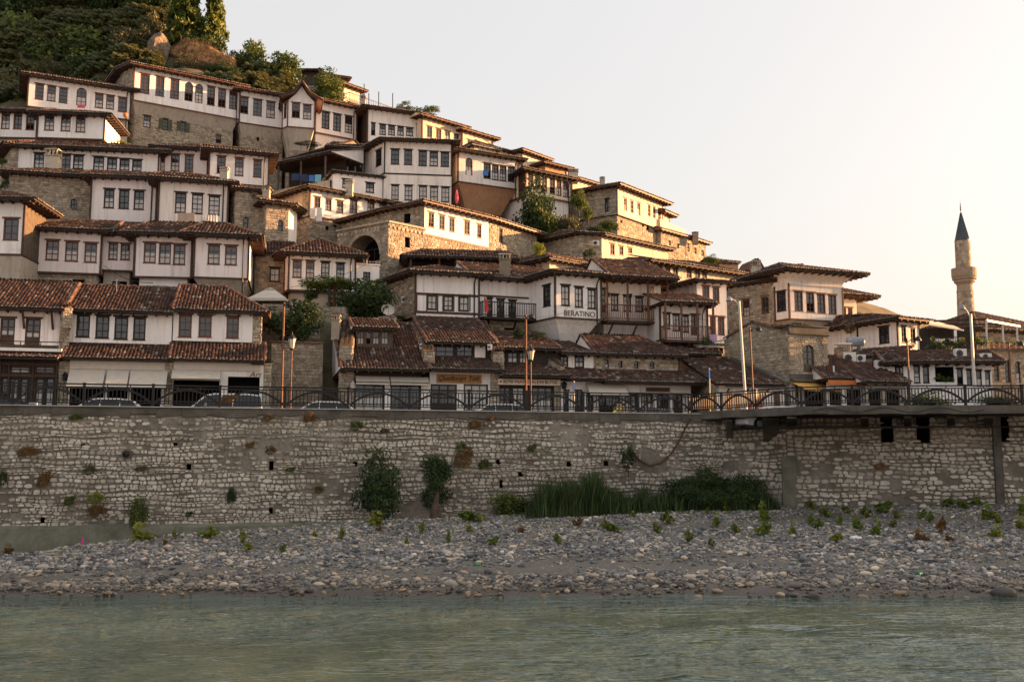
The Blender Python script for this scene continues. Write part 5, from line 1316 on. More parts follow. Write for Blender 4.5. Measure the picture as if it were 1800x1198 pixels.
# ---- second shop
def shop_block(label, pa, pb, wt, wb, off, eave_y, rise_y, wins, over=(.05, .05), D=5.5, mat='wood_dark', tadd=0.0):
    h = house('shop_house', label, 'P', (pa + pb) / 2, 722, 64); xm = (pa + pb) / 2
    a, b_ = fpt(pa, off), fpt(pb, off); zt, zb = zat(xm, wt, FY(xm, off)), zat(xm, wb, FY(xm, off)); bk = -outn(dirn(a, b_))
    side(h, 'P', a, b_, zb - .1, zt, mat, wins)
    mb = MB(); wallgrid(mb, b_, b_ + bk * D, -.5, zt, [], 'mortar'); wallgrid(mb, a + bk * D, a, -.5, zt, [], 'mortar'); mb.build('wall', h)
    ro = roof(h, [a, b_, b_ + bk * D, a + bk * D], 2, zt, over=.5, kind='shed', rise=zat(xm, rise_y, FY(xm, off + D)) - zt, sides=over, tadd=tadd)
    ze = zat(xm, eave_y, FY(xm, -.75)); pent(h, a, b_, zb + .02, off + .75, ze, over, tadd)
    return h, ze, ro[0]
h, ze, r_ = shop_block('tile roofed shop with a wide dark attic window and a wooden sign in script', 749, 869, 606, 628, 1.5, 652, 561, "751 799 607 627 kn;802 832 607 627 kn")
mb = MB(); a, b_ = fpt(834, 1.46), fpt(853, 1.46); wallgrid(mb, a, b_, zat(840, 628, FY(840, 1.46)), zat(840, 605, FY(840, 1.46)), [], 'white2'); mb.build('plaster_panel', h)
shopwall(h, 755, 862, ze, 'white2', "757 803 675 722 kdf;815 858 675 722 kpf")
shopwall(h, 862, 878, ze, 'stone', None, -.04, 'stone_pillar')
mb = MB(); a, b_ = fpt(767), fpt(846); nn = outn(dirn(a, b_)); zs = (zat(806, 658, FY(806)), zat(806, 673, FY(806))); mb.hexa([V3(a + nn * .03, zs[1]), V3(b_ + nn * .03, zs[1]), V3(b_ + nn * .1, zs[1]), V3(a + nn * .1, zs[1])][::-1], [V3(a + nn * .03, zs[0]), V3(b_ + nn * .03, zs[0]), V3(b_ + nn * .1, zs[0]), V3(a + nn * .1, zs[0])][::-1], 'sign_wood'); s = mb.build('sign_board', h)
text('lettering', 'Quellteert Toti', a, b_, (zs[0] + zs[1]) / 2, (zs[0] - zs[1]) * .62, 'letter_black', s, .125, (b_ - a).length * .92, .3)
firewall(h, fpt(838, 7.0), zat(775, 562, FY(775, 6.6)) , fpt(868, .5), zat(866, 618, FY(866, .6)), zat(868, 640, FY(868, .5)) - .5, .62)
# ---- third shop (butik)
h, ze, r_ = shop_block('tile roofed shop with a cream signboard lettered BUTIK MANGALEM BUTIK', 871, 984, 616, 641, 1.5, 662, 585, "873 890 618 638 kcn;892 911 618 638 kcn;913 926 618 638 kcn")
shopwall(h, 876, 974, ze, 'wood_dark', "878 898 680 724 kdf;900 922 680 724 kpf;934 972 680 724 kcf")
shopwall(h, 974, 986, ze, 'stone', None, -.04, 'stone_pillar')
mb = MB(); a, b_ = fpt(874), fpt(983); nn = outn(dirn(a, b_)); zs = (zat(928, 667, FY(928)), zat(928, 677, FY(928))); mb.hexa([V3(a + nn * .03, zs[1]), V3(b_ + nn * .03, zs[1]), V3(b_ + nn * .3, zs[1]), V3(a + nn * .3, zs[1])][::-1], [V3(a + nn * .03, zs[0]), V3(b_ + nn * .03, zs[0]), V3(b_ + nn * .3, zs[0]), V3(a + nn * .3, zs[0])][::-1], 'sign_cream'); s = mb.build('sign_board', h)
zm = (zs[0] + zs[1]) / 2; hh = (zs[0] - zs[1]) * .62
for body, x0, x1, m_ in (('BUTIK', 883, 901, 'letter_brown'), ('MANGALEM', 903, 953, 'letter_red'), ('BUTIK', 956, 978, 'letter_brown')):
    ta, tb = fpt(x0), fpt(x1); text('lettering', body, ta, tb, zm, hh, m_, s, .32, (tb - ta).length)
mb = MB(); c = fpt(878, -.0) + nn * .31
mb.face([V3(c + dirn(a, b_) * (.11 * (1 if k % 2 == 0 else .45) * math.sin(k * math.pi / 5)) + nn * .005, zm + .11 * (1 if k % 2 == 0 else .45) * math.cos(k * math.pi / 5)) for k in range(10)][::-1], 'letter_red'); mb.build('star_mark', s)
mb = MB(); a, b_ = fpt(874), fpt(983); mb.beam(V3(a + nn * .05, ze - .2), V3(b_ + nn * .05, ze - .2), .12, .35, 'wood_grey'); mb.build('fascia_board', h)
firewall(h, fpt(938, 3.0), zat(938, 612, FY(938, 3.0)), fpt(985, .3), zat(978, 643, FY(978, .3)), zat(978, 655, FY(978, .3)) - .3, .4)
lp = fpt(992, -.4); mb = MB(); mb.lathe(lp, [(.02, 2.0), (.13, 2.03), (.17, 2.3), (.2, 2.35), (.05, 2.5)], 'black_metal', 6); mb.beam(V3(lp, 2.45), V3(fpt(992), 2.3), .03, .03, 'black_metal'); mb.build('wall_lantern', h)
# ---- long house with four arched windows
h, ze, r_ = shop_block('long low house with four small arched windows in its stone wall between two tile roofs', 985, 1044, 624, 646, 1.6, 668, 602, "957 972 624 640 kcn;982 999 625 645 kcn;1010 1027 626 646 kcn", mat='white2', over=(.05, .02))
a, b_ = fpt(1044, 1.6), fpt(1193, 1.6); zt, zb = zat(1015, 624, FY(1015, 1.6)), zat(1044, 648, FY(1044, 1.6)); bk = -outn(dirn(a, b_))
side(h, 'P', a, b_, zb - .6, zt, 'stone', "1063 1070 632 646 ka;1087 1094 633 646 ka;1115 1122 634 647 ka;1142 1150 636 648 ka", 'wall')
mb = MB(); wallgrid(mb, b_, b_ + bk * 5.5, -.5, zt, [], 'mortar'); w_ = mb.build('wall', h); sb = MB(); stones_on(sb, b_, b_ + bk * 5.5, 0, zt, []); sb.build('wall_stones', w_, 'stuff')
roof(h, [a, b_, b_ + bk * 5.5, a + bk * 5.5], 2, zt, over=.5, kind='hip', hipL=0, hipR=.7, slope=.48, sides=(.02, .6))
pent(h, a, b_, zb + .02, 2.3, ze - .12, (.02, .9))
shopwall(h, 986, 1044, ze, 'white2', "990 1002 684 724 kdf;1008 1024 684 726 kdf;1030 1042 690 726 kf")
shopwall(h, 1044, 1215, ze - .1, 'white2', "1052 1090 694 727 kf;1098 1120 692 727 kcf;1126 1150 692 728 kcf;1156 1176 692 728 kdf;1184 1200 692 728 kdf")
for px in (1000, 1026, 1122, 1148, 1178): shopwall(h, px, px + 5, 1.9, 'white', None, -.1, 'white_pier')
awning(h, 1030, 1097, ze - .1, zat(1064, 695, FY(1064, -.9)), .95, 'fabric')
mb = MB(); a, b_ = fpt(1098), fpt(1205); nn = outn(dirn(a, b_)); z = zat(1150, 691, FY(1150, -.5)); mb.beam(V3(a + nn * .3, z), V3(b_ + nn * .3, z), .6, .07, 'wood_dark'); mb.build('canopy', h)
mb = MB(); a, b_ = fpt(1136), fpt(1177); zs = (zat(1156, 681, FY(1156)), zat(1156, 688, FY(1156))); mb.hexa([V3(a + nn * .03, zs[1]), V3(b_ + nn * .03, zs[1]), V3(b_ + nn * .09, zs[1]), V3(a + nn * .09, zs[1])][::-1], [V3(a + nn * .03, zs[0]), V3(b_ + nn * .03, zs[0]), V3(b_ + nn * .09, zs[0]), V3(a + nn * .09, zs[0])][::-1], 'sign_brown'); mb.build('sign_board', h)
CTRL += [(fpt(x, 8).x, fpt(x, 8).y, z) for x, z in ((0, .5), (150, .5), (300, .5), (450, .5), (700, 2.5), (850, 2.5), (1000, 1.5), (1150, .8))]
# ---- low tiled roof right of it
h = house('shop_house', 'low shop with one broad tile roof sloping to the road, below the rough stone gable', 'P', 1320, 722, 65)
a, b_ = v2(P(1258, 678, 63.6)), v2(P(1382, 678, 64.4)); zt = P(1300, 679, 64).z
pa, pb = v2(P(1196, 634, 70)), v2(P(1284, 634, 70.5)); zr = P(1240, 634, 70).z
mb = MB(); A0, B0, A1, B1 = V3(a, zt), V3(b_, zt), V3(pa, zr), V3(pb, zr)
mb.hexa([A0, B0, B1, A1], [x + Vector((0, 0, .12)) for x in (A0, B0, B1, A1)], 'wood_dark'); ro = mb.build('roof', h)
t_ = tile_field([x + Vector((0, 0, .13)) for x in (A0, B0, B1, A1)], .215, .37); finish('roof_tiles', t_[0], t_[1], ['tile'], ro, None, t_[2], 'stuff')
acc = ([], [], []); ridge_run(acc, A1 + Vector((0, 0, .12)), B1 + Vector((0, 0, .12)), .15); finish('ridge_tiles', np.concatenate(acc[0]), np.concatenate(acc[1]), ['tile'], ro, None, np.concatenate(acc[2]), 'stuff')
mb = MB(); mb.beam(B0 + Vector((.1, 0, .2)), B1 + Vector((.1, 0, .2)), .35, .3, 'concrete'); mb.build('raked_kerb', h)
mb = MB(); wallgrid(mb, a + Vector((.3, .5)), b_ + Vector((0, .5)), -.5, zt, [], 'white2'); mb.face([V3(pa, -.5), V3(a + Vector((.3, .5)), -.5), V3(a + Vector((.3, .5)), zt), V3(pa, zr)], 'mortar'); w_ = mb.build('wall', h)
sb = MB(); stones_on(sb, pa, a + Vector((.3, .5)), -.3, zr, []); d_ = dirn(pa, a); L_ = (a - pa).length; keep = []
for fi, f in enumerate(sb.f):
    cc = sum((Vector(sb.v[i]) for i in f), Vector()) / len(f); u = (v2(cc) - pa).dot(d_) / L_
    if cc.z < zr + (zt - zr) * u - .12: keep.append(fi)
sb.f = [sb.f[i] for i in keep]; sb.m = [sb.m[i] for i in keep]; sb.t = [sb.t[i] for i in keep]; sb.build('wall_stones', w_, 'stuff')
mb = MB()
for px in (1276, 1310, 1345): p0 = P(px, 684, 63.9); mb.beam(p0 + Vector((0, .7, -.5)), p0 + Vector((.2, -.1, .05)), .07, .07, 'wood_dark')
mb.build('eave_brace', h)
mb = MB()
for i, (px, m_) in enumerate(((1240, 'sign_brown'), (1252, 'sign_wood'), (1264, 'white_cloth'), (1282, 'terracotta'), (1296, 'sign_wood'), (1316, 'terracotta'), (1336, 'terracotta'), (1352, 'white_cloth'), (1366, 'sign_brown'))):
    p0 = P(px, 705, 63.0); mb.box((p0.x, p0.y, p0.z - .2), (.34, .06, 1.4), m_)
mb.build('hanging_goods', h, 'stuff')
# ---- two little roofs between the arched-door building and the annex
h = house('lean_to', 'tile roofed lean-to with an orange valance beside the arched door building', 'P', 1490, 712, 65)
a, b_ = v2(P(1452, 665, 65.5)), v2(P(1523, 668, 66)); zt = P(1480, 668, 65.7).z
roof(h, [a, b_, b_ + Vector((-.5, 3)), a + Vector((-.5, 3))], 2, zt, over=.3, kind='shed', slope=.5)
mb = MB(); wallgrid(mb, a, b_, -.5, zt, openings('P', parse("1458 1480 684 712 k;1488 1515 684 712 k"), a, b_), 'white2'); mb.build('wall', h)
mb = MB(); mb.hexa([V3(a + Vector((0, -.4)), zt - .32), V3(b_ + Vector((0, -.4)), zt - .32), V3(b_ + Vector((0, -.36)), zt - .32), V3(a + Vector((0, -.36)), zt - .32)], [V3(a + Vector((0, -.4)), zt - .03), V3(b_ + Vector((0, -.4)), zt - .03), V3(b_ + Vector((0, -.36)), zt - .03), V3(a + Vector((0, -.36)), zt - .03)], 'orange_fabric'); mb.build('valance', h)
h = house('lean_to', 'second tile roofed lean-to, under the twin fan air conditioner', 'P', 1545, 712, 65)
a, b_ = v2(P(1520, 672, 65)), v2(P(1590, 676, 65.6)); zt = P(1550, 674, 65.3).z
roof(h, [a, b_, b_ + Vector((-.5, 3)), a + Vector((-.5, 3))], 2, zt, over=.3, kind='shed', slope=.42)
mb = MB(); wallgrid(mb, a, b_, -.5, zt, openings('P', parse("1528 1550 684 712 k;1558 1582 684 712 k"), a, b_), 'grey'); mb.build('wall', h)
# dark hedge line shops on the far right, below the annex
# yellow awning of the arched door building (front wall b_-c)
a_, b2, c2, e2, zt2, zled2 = R21; nn = outn(dirn(b2, c2)); root21 = [o for o in bpy.data.objects if o.get('label', '').startswith('rough stone gabled')][0]
mb = MB(); A0, B0, A1, B1 = V3(b2 + nn * .1, zled2 - .2), V3(c2 + nn * .1, zled2 - .2), V3(b2 + nn * 1.5 + dirn(b2, c2) * .2, zled2 - .85), V3(c2 + nn * 1.5 + dirn(b2, c2) * .6, zled2 - .85)
mb.hexa([A1, B1, B0, A0], [x + Vector((0, 0, .03)) for x in (A1, B1, B0, A0)], 'yellow_fabric'); mb.build('awning', root21)
# ================================================================ ground, quay, road, river
def WY(x): return 50.0 + (x + 25.0) * .2446          # face line of the left quay wall
XQ = P(1266, 800, 59.8).x
QP = [Vector((-60, WY(-60))), Vector((XQ, WY(XQ)))]  # left wall
RP = [Vector((XQ, WY(XQ))), v2(P(1383, 800, 56.6)), v2(P(1752, 800, 54.4)), v2(P(2300, 800, 54.2))]
WZ = -7.2
TOPX = [0, 260, 450, 620, 1000, 1380, 1800, 2000]; TOPY = [978, 943, 930, 917, 902, 889, 877, 876]; TOPD = [45, 47, 49.5, 52, 55, 56.9, 55.0, 55.0]
tp = [P(x, y, Y) for x, y, Y in zip(TOPX, TOPY, TOPD)]
TX = [-60] + [p.x for p in tp] + [80]; TYY = [40.5] + [p.y for p in tp] + [54.5]; TZ = [-7.0] + [p.z for p in tp] + [-4.2]
def edgeY(x): return 36.6 + .25 * math.sin(x * .35) + .18 * math.sin(x * 1.1 + 1) + (.3 if x > 14 else 0)
def G(x, y):
    """height of the gravel bar"""
    yt, zt = np.interp(x, TX, TYY), np.interp(x, TX, TZ); ye = edgeY(x)
    if y <= yt:
        t = (y - ye) / (yt - ye)
        if t < 0: return WZ + t * 6.0
        # a low shelf a third of the way up, then the main rise
        s = np.interp(t, [0, .06, .2, .34, .44, 1], [0, .10, .19, .24, .42, 1])
        return WZ + (zt - WZ) * s
    wb = -6.75 if x < -12 else np.interp(x, [-12, -2, 8], [-6.75, -5.7, zt])
    return zt + (wb - zt) * min(1, (y - yt) / 3.5)
rngG = np.random.default_rng(3)
def sheet(name, xs, ys, fn, mat, kind='structure', jit=0.0):
    X, Y_ = np.meshgrid(xs, ys); Z = np.array([[fn(a, b_) for a in xs] for b_ in ys]); Z = Z + rngG.normal(0, jit, Z.shape) if jit else Z
    v = np.stack([X, Y_, Z], -1).reshape(-1, 3); nx = len(xs); i = np.arange(len(ys) - 1)[:, None] * nx + np.arange(nx - 1)[None]
    f = np.stack([i, i + 1, i + nx + 1, i + nx], -1).reshape(-1, 4)
    o = finish(name, v, f, [mat], None, None, None, kind, True); return o
m, n, b = newmat('gravel')
v1 = noise(n, coords(n), 1.6, 8, .75); v2_ = noise(n, coords(n), 11, 5, .7); v3_ = noise(n, coords(n, (.25, 1, 1)), .5, 4)
c = ramp(n, v2_, [(.25, (.055, .052, .048)), (.5, (.12, .112, .10)), (.75, (.21, .20, .185))])
c = mix(n, ramp(n, v1, [(.42, (0, 0, 0)), (.62, (.8, .8, .8))]), c, (.17, .15, .115))
sep = N(n, 'SeparateXYZ'); g = N(n, 'NewGeometry'); n.links.new(g.outputs['Position'], sep.inputs[0])
wet = ramp(n, sep.outputs[2], [(0, (1, 1, 1)), (1, (0, 0, 0))]); mr = N(n, 'MapRange'); n.links.new(sep.outputs[2], mr.inputs[0]); mr.inputs[1].default_value = WZ + .10; mr.inputs[2].default_value = WZ + .42; mr.inputs[3].default_value = 1; mr.inputs[4].default_value = 0
c = mix(n, mr.outputs[0], c, (.062, .052, .040))
n.links.new(c, b.inputs['Base Color']); mr2 = N(n, 'MapRange'); n.links.new(mr.outputs[0], mr2.inputs[0]); mr2.inputs[3].default_value = .9; mr2.inputs[4].default_value = .38; n.links.new(mr2.outputs[0], b.inputs['Roughness'])
bump(n, b, v2_, .9, .06)
sheet('riverbank', np.linspace(-60, 80, 281), np.concatenate([np.linspace(30, 36, 5), np.linspace(36.3, 62, 86)]), lambda x, y: G(x, y), 'gravel', jit=.018)
# water
m, n, b = newmat('water')
cw = coords(n)
v1 = noise(n, cw, .16, 3)
n.links.new(ramp(n, v1, [(.35, (.040, .070, .054)), (.65, (.070, .106, .082))]), b.inputs['Base Color'])
b.inputs['Roughness'].default_value = .025; b.inputs['IOR'].default_value = 1.45; b.inputs['Specular IOR Level'].default_value = .5
xs = np.linspace(-60, 80, 561); ys = np.linspace(8, 39, 249)
rw = np.random.default_rng(5); waves = []
for i in range(46):
    L = np.exp(rw.uniform(np.log(1.0), np.log(5.0))); a = math.radians(90 + rw.normal(0, 34)) if i % 3 else rw.uniform(0, 2 * math.pi)
    waves.append((2 * math.pi / L * math.cos(a), 2 * math.pi / L * math.sin(a), rw.uniform(0, 6.28), .0040 * L ** .85))
X, Y_ = np.meshgrid(xs, ys); Z = np.zeros_like(X)
amp = .55 + .45 * np.clip((X + 10) / 22, 0, 1.3) + .25 * np.sin(X * .21 + Y_ * .33) * np.sin(X * .08 - Y_ * .5)
calm = np.clip((37.5 - Y_) / 6, .18, 1)
wx, wy = X + .5 * np.sin(Y_ * .8 + X * .3), Y_ + .4 * np.sin(X * .7)
for kx, ky, ph, A in waves: Z += A * (1 - np.abs(np.sin((kx * wx + ky * wy + ph) / 2)) * 2 + .3)
Z = WZ + Z * amp * calm * .62
v = np.stack([X, Y_, Z], -1).reshape(-1, 3); nx = len(xs); i = np.arange(len(ys) - 1)[:, None] * nx + np.arange(nx - 1)[None]
f = np.stack([i, i + 1, i + nx + 1, i + nx], -1).reshape(-1, 4)
finish('river_water', v, f, ['water'], None, None, None, 'structure', True)
w1 = noise(n, coords(n, (.34, .95, 1)), 1.15, 3, .5); w2 = noise(n, coords(n, (.55, 1.7, 1)), 2.6, 2, .5)
wa = N(n, 'Math', operation='MULTIPLY_ADD'); n.links.new(w2, wa.inputs[0]); wa.inputs[1].default_value = .42; n.links.new(w1, wa.inputs[2])
wp = noise(n, coords(n, (.07, .16, 1)), 1.0, 2); ws = ramp(n, wp, [(.36, (.28, .28, .28)), (.62, (1, 1, 1))])
u = N(n, 'Bump'); u.inputs['Distance'].default_value = .40; n.links.new(wa.outputs[0], u.inputs['Height']); n.links.new(ws, u.inputs['Strength']); n.links.new(u.outputs[0], b.inputs['Normal'])
# far flats of water outside the fine sheet
mb = MB(); mb.face([(-900, 5, WZ - .12), (900, 5, WZ - .12), (900, 40, WZ - .12), (-900, 40, WZ - .12)], 'water'); mb.build('river_bed_water', None, 'structure')

# road and quay paving
ROAD = -.70
mb = MB(); mb.face([(-120, WY(-120) + .4, ROAD), (QP[1].x, WY(QP[1].x) + .4, ROAD), (QP[1].x, 90, ROAD), (-120, 90, ROAD)], 'asphalt')
mb.face([(QP[1].x, 52.5, ROAD), (140, 52.0, ROAD), (140, 90, ROAD), (QP[1].x, 90, ROAD)], 'asphalt'); mb.build('road', None, 'structure')
mb = MB(); a, b_ = fpt(-300, -1.6), fpt(1240, -1.6); nn = outn(dirn(a, b_))
mb.hexa([V3(a, ROAD - .3), V3(b_, ROAD - .3), V3(b_ - nn * 1.8, ROAD - .3), V3(a - nn * 1.8, ROAD - .3)], [V3(a, ROAD + .13), V3(b_, ROAD + .13), V3(b_ - nn * 1.8, ROAD + .13), V3(a - nn * 1.8, ROAD + .13)], 'concrete'); mb.build('pavement', None, 'structure')

# ---------------- hillside
C = np.array(CTRL)
HX = [(-150, 70, 2), (-100, 66, 0), (-60, 66, 0), (90, 70, 0), (140, 80, 0), (60, 100, 2), (100, 110, 3), (140, 140, 5), (60, 150, 3), (30, 150, 6)]
for x, y, Y in ((20, 60, 122), (150, 30, 125), (250, 20, 128), (330, 75, 122), (400, 100, 122), (470, 115, 122), (560, 150, 124), (650, 175, 124), (760, 205, 122), (-150, 40, 122), (-300, 40, 122), (60, 150, 104), (150, 150, 106), (0, 170, 100), (230, 85, 112), (330, 105, 113), (430, 130, 114), (900, 265, 122), (1010, 320, 120), (1180, 385, 116), (1300, 460, 116)):
    p = P(x, y, Y); HX.append((p.x, p.y, p.z - 1.0))
for x, y, Y in ((-100, -140, 133), (0, -120, 135), (90, -100, 135), (170, -70, 135), (240, -30, 134), (290, 20, 132)):
    p = P(x, y, Y); HX.append((p.x, p.y, p.z - 1.0))
for x, y, z in ((-60, 150, 52), (-30, 150, 50), (-10, 160, 34), (-90, 150, 50), (10, 160, 24), (20, 170, 16), (-40, 200, 52), (40, 200, 8), (-120, 180, 50), (-150, 120, 40)): HX.append((x, y, z))
C = np.concatenate([C, np.array(HX, dtype=float)])
def Hh(x, y):
    d2 = (C[:, 0] - x) ** 2 + ((C[:, 1] - y) * 1.25) ** 2 + .3; w = d2 ** -1.9
    z = float((w * C[:, 2]).sum() / w.sum()) - .35
    fr = FY(900 + x / max(y, 1) * 1800, 0) if -40 < x < 15 else 66
    lim = np.interp(y - fr, [3, 7, 14], [ROAD - .3, 4.5, 60]); return min(z, float(lim)) if x < 45 else z
sheet('hillside', np.linspace(-130, 150, 176), np.concatenate([np.linspace(62, 130, 80), np.linspace(133, 230, 26)]), Hh, 'hillside', jit=.10)
mb = MB(); mb.face([(-3000, 225, -8), (3000, 225, -8), (3000, 4000, -8), (-3000, 4000, -8)], 'hillside'); mb.build('ground', None, 'structure')
# unseen bank behind and below the frame, added pale to bounce light onto facades
mb = MB(); pf = [(14.5, -7.5), (12, -7.0), (7, -5.6), (2.5, -4.5), (-400, -4.3)]
for (y0, z0), (y1, z1) in zip(pf, pf[1:]): mb.face([(-700, y1, z1), (700, y1, z1), (700, y0, z0), (-700, y0, z0)], 'bank', .5)
mb.build('bounce_bank', None, 'structure')

# ---------------- quay wall
qw = thing('quay_wall', (0, WY(0), -6.8), 'tall rough rubble stone quay wall along the river, under the iron railing', 'wall')
mb = MB(); HO = []
def hole(px, py, wpx, hpx):
    a = hit(px - wpx / 2, py, QP[0], QP[1]); b_ = hit(px + wpx / 2, py, QP[0], QP[1]); zt, zb = hit(px, py - hpx / 2, QP[0], QP[1]).z, hit(px, py + hpx / 2, QP[0], QP[1]).z
    d = dirn(*QP); HO.append(((v2(a) - QP[0]).dot(d), (v2(b_) - QP[0]).dot(d), zb, zt, 'o', .5))
for h_ in ((75, 914, 8, 10), (332, 820, 8, 10), (476, 897, 7, 10), (477, 818, 8, 16), (624, 815, 8, 8), (876, 812, 8, 9), (1000, 815, 8, 9), (1065, 814, 8, 9), (915, 833, 8, 8), (881, 850, 6, 14), (560, 858, 8, 6), (146, 782, 7, 5), (308, 780, 8, 5), (405, 870, 10, 14)): hole(*h_)
wallgrid(mb, QP[0], QP[1], -8, .02, HO, 'quay_mortar'); mb.build('mortar_face', qw)
mb = MB(); a, b_ = QP; nn = outn(dirn(a, b_)); L = (b_ - a).length; k = 60
for i in range(k):
    p0, p1 = a.lerp(b_, i / k), a.lerp(b_, (i + .996) / k); e = random.uniform(-.012, .03)
    mb.hexa([V3(p0 + nn * (.06 + e), -.20 + random.uniform(-.16, .16)), V3(p1 + nn * (.06 + e), -.20 + random.uniform(-.16, .16)), V3(p1 - nn * .5, -.4), V3(p0 - nn * .5, -.4)], [V3(p0 + nn * (.05 + e), .23), V3(p1 + nn * (.05 + e), .23), V3(p1 - nn * .5, .23), V3(p0 - nn * .5, .23)], 'concrete')
mb.build('coping_concrete', qw)
mb = MB(); mb.hexa([V3(a + nn * .28, .225), V3(b_ + nn * .10, .225), V3(b_ - nn * .3, .225), V3(a - nn * .3, .225)], [V3(a + nn * .1, .26), V3(b_ + nn * .1, .26), V3(b_ - nn * .3, .26), V3(a - nn * .3, .26)], 'pale_metal'); mb.build('coping_edge', qw)
mb = MB(); xe = P(640, 920, 54).x; e0, e1 = QP[0], Vector((xe, WY(xe)))
for i in range(40):
    p0, p1 = e0.lerp(e1, i / 40), e0.lerp(e1, (i + 1) / 40); j0 = random.uniform(-.02, .02)
    mb.hexa([V3(p0 + nn * .55, -8), V3(p1 + nn * .55, -8), V3(p1, -8), V3(p0, -8)], [V3(p0 + nn * (.30 + j0), -5.72 + random.uniform(-.05, .05)), V3(p1 + nn * (.30 + j0), -5.72 + random.uniform(-.05, .05)), V3(p1, -5.55), V3(p0, -5.55)], 'footing')
mb.build('footing', qw)
def rubble(root, segs, z0f, z1, holes, n_single=300, patch=.0, hr=(.13, .27), wr=(.16, .50), seed=1, tadd=0.0):
    """coursed rubble: irregular rounded stones bedded in the mortar; the largest are parts of their own"""
    rr = random.Random(seed); rows = []
    for si, (p, q) in enumerate(segs):
        d = dirn(p, q); n = outn(d); L = (q - p).length; z = z0f
        while z < z1 - .06:
            hh = min(rr.uniform(*hr), z1 - z); u = -rr.random() * .3; und = rr.uniform(0, 6)
            while u < L:
                wd = rr.uniform(*wr) * (1.25 if rr.random() < .12 else 1); a, b_ = max(u, 0), min(u + wd, L); u += wd
                if b_ - a < .09: continue
                uc = (a + b_) / 2; wz = .05 * math.sin(uc * .8 + und) + .04 * math.sin(uc * 2.1 + z * 3); zc = z + hh / 2 + wz
                if any(o[0] - .03 < uc < o[1] + .03 and o[2] - .05 < zc < o[3] + .05 for o in holes[si]): continue
                pn = math.sin(uc * .31 + z * .9 + seed) + .8 * math.sin(uc * .83 - z * 1.7 + 2 * seed) + .6 * math.sin(uc * 1.9 + z * 2.3)
                if pn > patch + rr.gauss(0, .85): continue                      # stones lost under mortar
                rows.append((si, p, d, n, uc, zc, (b_ - a) * rr.uniform(.84, .98), hh * rr.uniform(.74, .97), pn))
            z += hh
    def stone(mb, r, k):
        si, p, d, n, uc, zc, wd, hh, pn = r; nv = rr.choice((6, 7, 8)); e = rr.uniform(.025, .085); ring = []; i = len(mb.v)
        for j in range(nv):
            an = 2 * math.pi * (j + rr.uniform(-.25, .25)) / nv + .3; c, s = math.cos(an), math.sin(an)
            f = min(1 / max(abs(c), 1e-3), 1 / max(abs(s), 1e-3)); f = 1 + (f - 1) * .72
            ring.append((wd / 2 * c * f * rr.uniform(.90, 1.04), hh / 2 * s * f * rr.uniform(.90, 1.04)))
        for sc, dp in ((1, -.03), (.97, e * .7), (.80, e)):
            for x, z in ring: mb.v.append((p.x + d.x * (uc + x * sc) + n.x * dp, p.y + d.y * (uc + x * sc) + n.y * dp, zc + z * sc))
        t = min(1, max(0, rr.betavariate(2.1, 1.8) + tadd - (.16 if pn > patch - .4 else 0)))
        for a in (0, nv):
            for j in range(nv): mb.f.append((i + a + j, i + a + (j + 1) % nv, i + a + nv + (j + 1) % nv, i + a + nv + j)); mb.m.append(k); mb.t.append(t)
        mb.f.append(tuple(i + 2 * nv + j for j in range(nv))); mb.m.append(k); mb.t.append(t)
    vis = [i for i, r in enumerate(rows) if abs((r[1] + r[2] * r[4]).x) < (r[1] + r[2] * r[4]).y * .5]
    big = set(sorted(vis, key=lambda i: -rows[i][6] * rows[i][7] / (rows[i][1] + rows[i][2] * rows[i][4]).y ** 2)[:n_single])
    rest = MB(); k = rest.mi('quay_stone')
    for i, r in enumerate(rows):
        if i in big:
            mb = MB(); mb.mi('quay_stone'); stone(mb, r, 0); mb.build('stone', root)
        else: stone(rest, r, k)
    rest.build('small_stones', root, 'stuff')
rubble(qw, [tuple(QP)], -5.75, -.26, [HO], 300, 1.45, hr=(.085, .23), wr=(.12, .43), seed=1)
# ---------------- right quay wall with the jutting deck
rw_ = thing('quay_wall', (18, 57, -5), 'paler quay wall at the right, below the jutting concrete deck with three dark openings', 'wall')
RS = [(RP[i], RP[i + 1]) for i in range(3)]; RH = [[], [], []]
for (x0, x1, y0, y1) in ((1548, 1570, 722, 777), (1611, 1634, 722, 778)):
    p, q = RS[1]; d = dirn(p, q); RH[1].append(((v2(hit(x0, 750, p, q)) - p).dot(d), (v2(hit(x1, 750, p, q)) - p).dot(d), hit(x0, y1, p, q).z, -.12, 'o', 1.2))
p, q = RS[2]; d = dirn(p, q); RH[2].append(((v2(hit(1754, 750, p, q)) - p).dot(d), (v2(hit(1774, 750, p, q)) - p).dot(d), hit(1760, 776, p, q).z, -.12, 'o', 1.2))
p, q = RS[0]; d = dirn(p, q); RH[0].append(((v2(hit(1345, 770, p, q)) - p).dot(d), (v2(hit(1354, 770, p, q)) - p).dot(d), hit(1350, 779, p, q).z, hit(1350, 762, p, q).z, 'o', .6))
mb = MB()
for (p, q), o in zip(RS, RH): wallgrid(mb, p, q, -8, -.05, o, 'quay_mortar')
mb.build('mortar_face', rw_)
rubble(rw_, RS, -4.9, -.1, RH, 300, 1.7, hr=(.13, .28), wr=(.18, .58), seed=4, tadd=.05)
mb = MB(); c = RP[2]; mb.box((c.x, c.y - .06, -2.7), (.42, .3, 5.6), 'concrete'); mb.build('concrete_pillar', rw_)
c = v2(P(1385, 800, 56.5)); mb = MB(); mb.box((c.x + .05, c.y + .02, -3.7), (.8, .16, 3.0), 'footing'); mb.build('render_patch', rw_)
dk = thing('quay_deck', (18, 55, .1), 'concrete deck jutting out over the right quay wall on triangular brackets', 'deck')
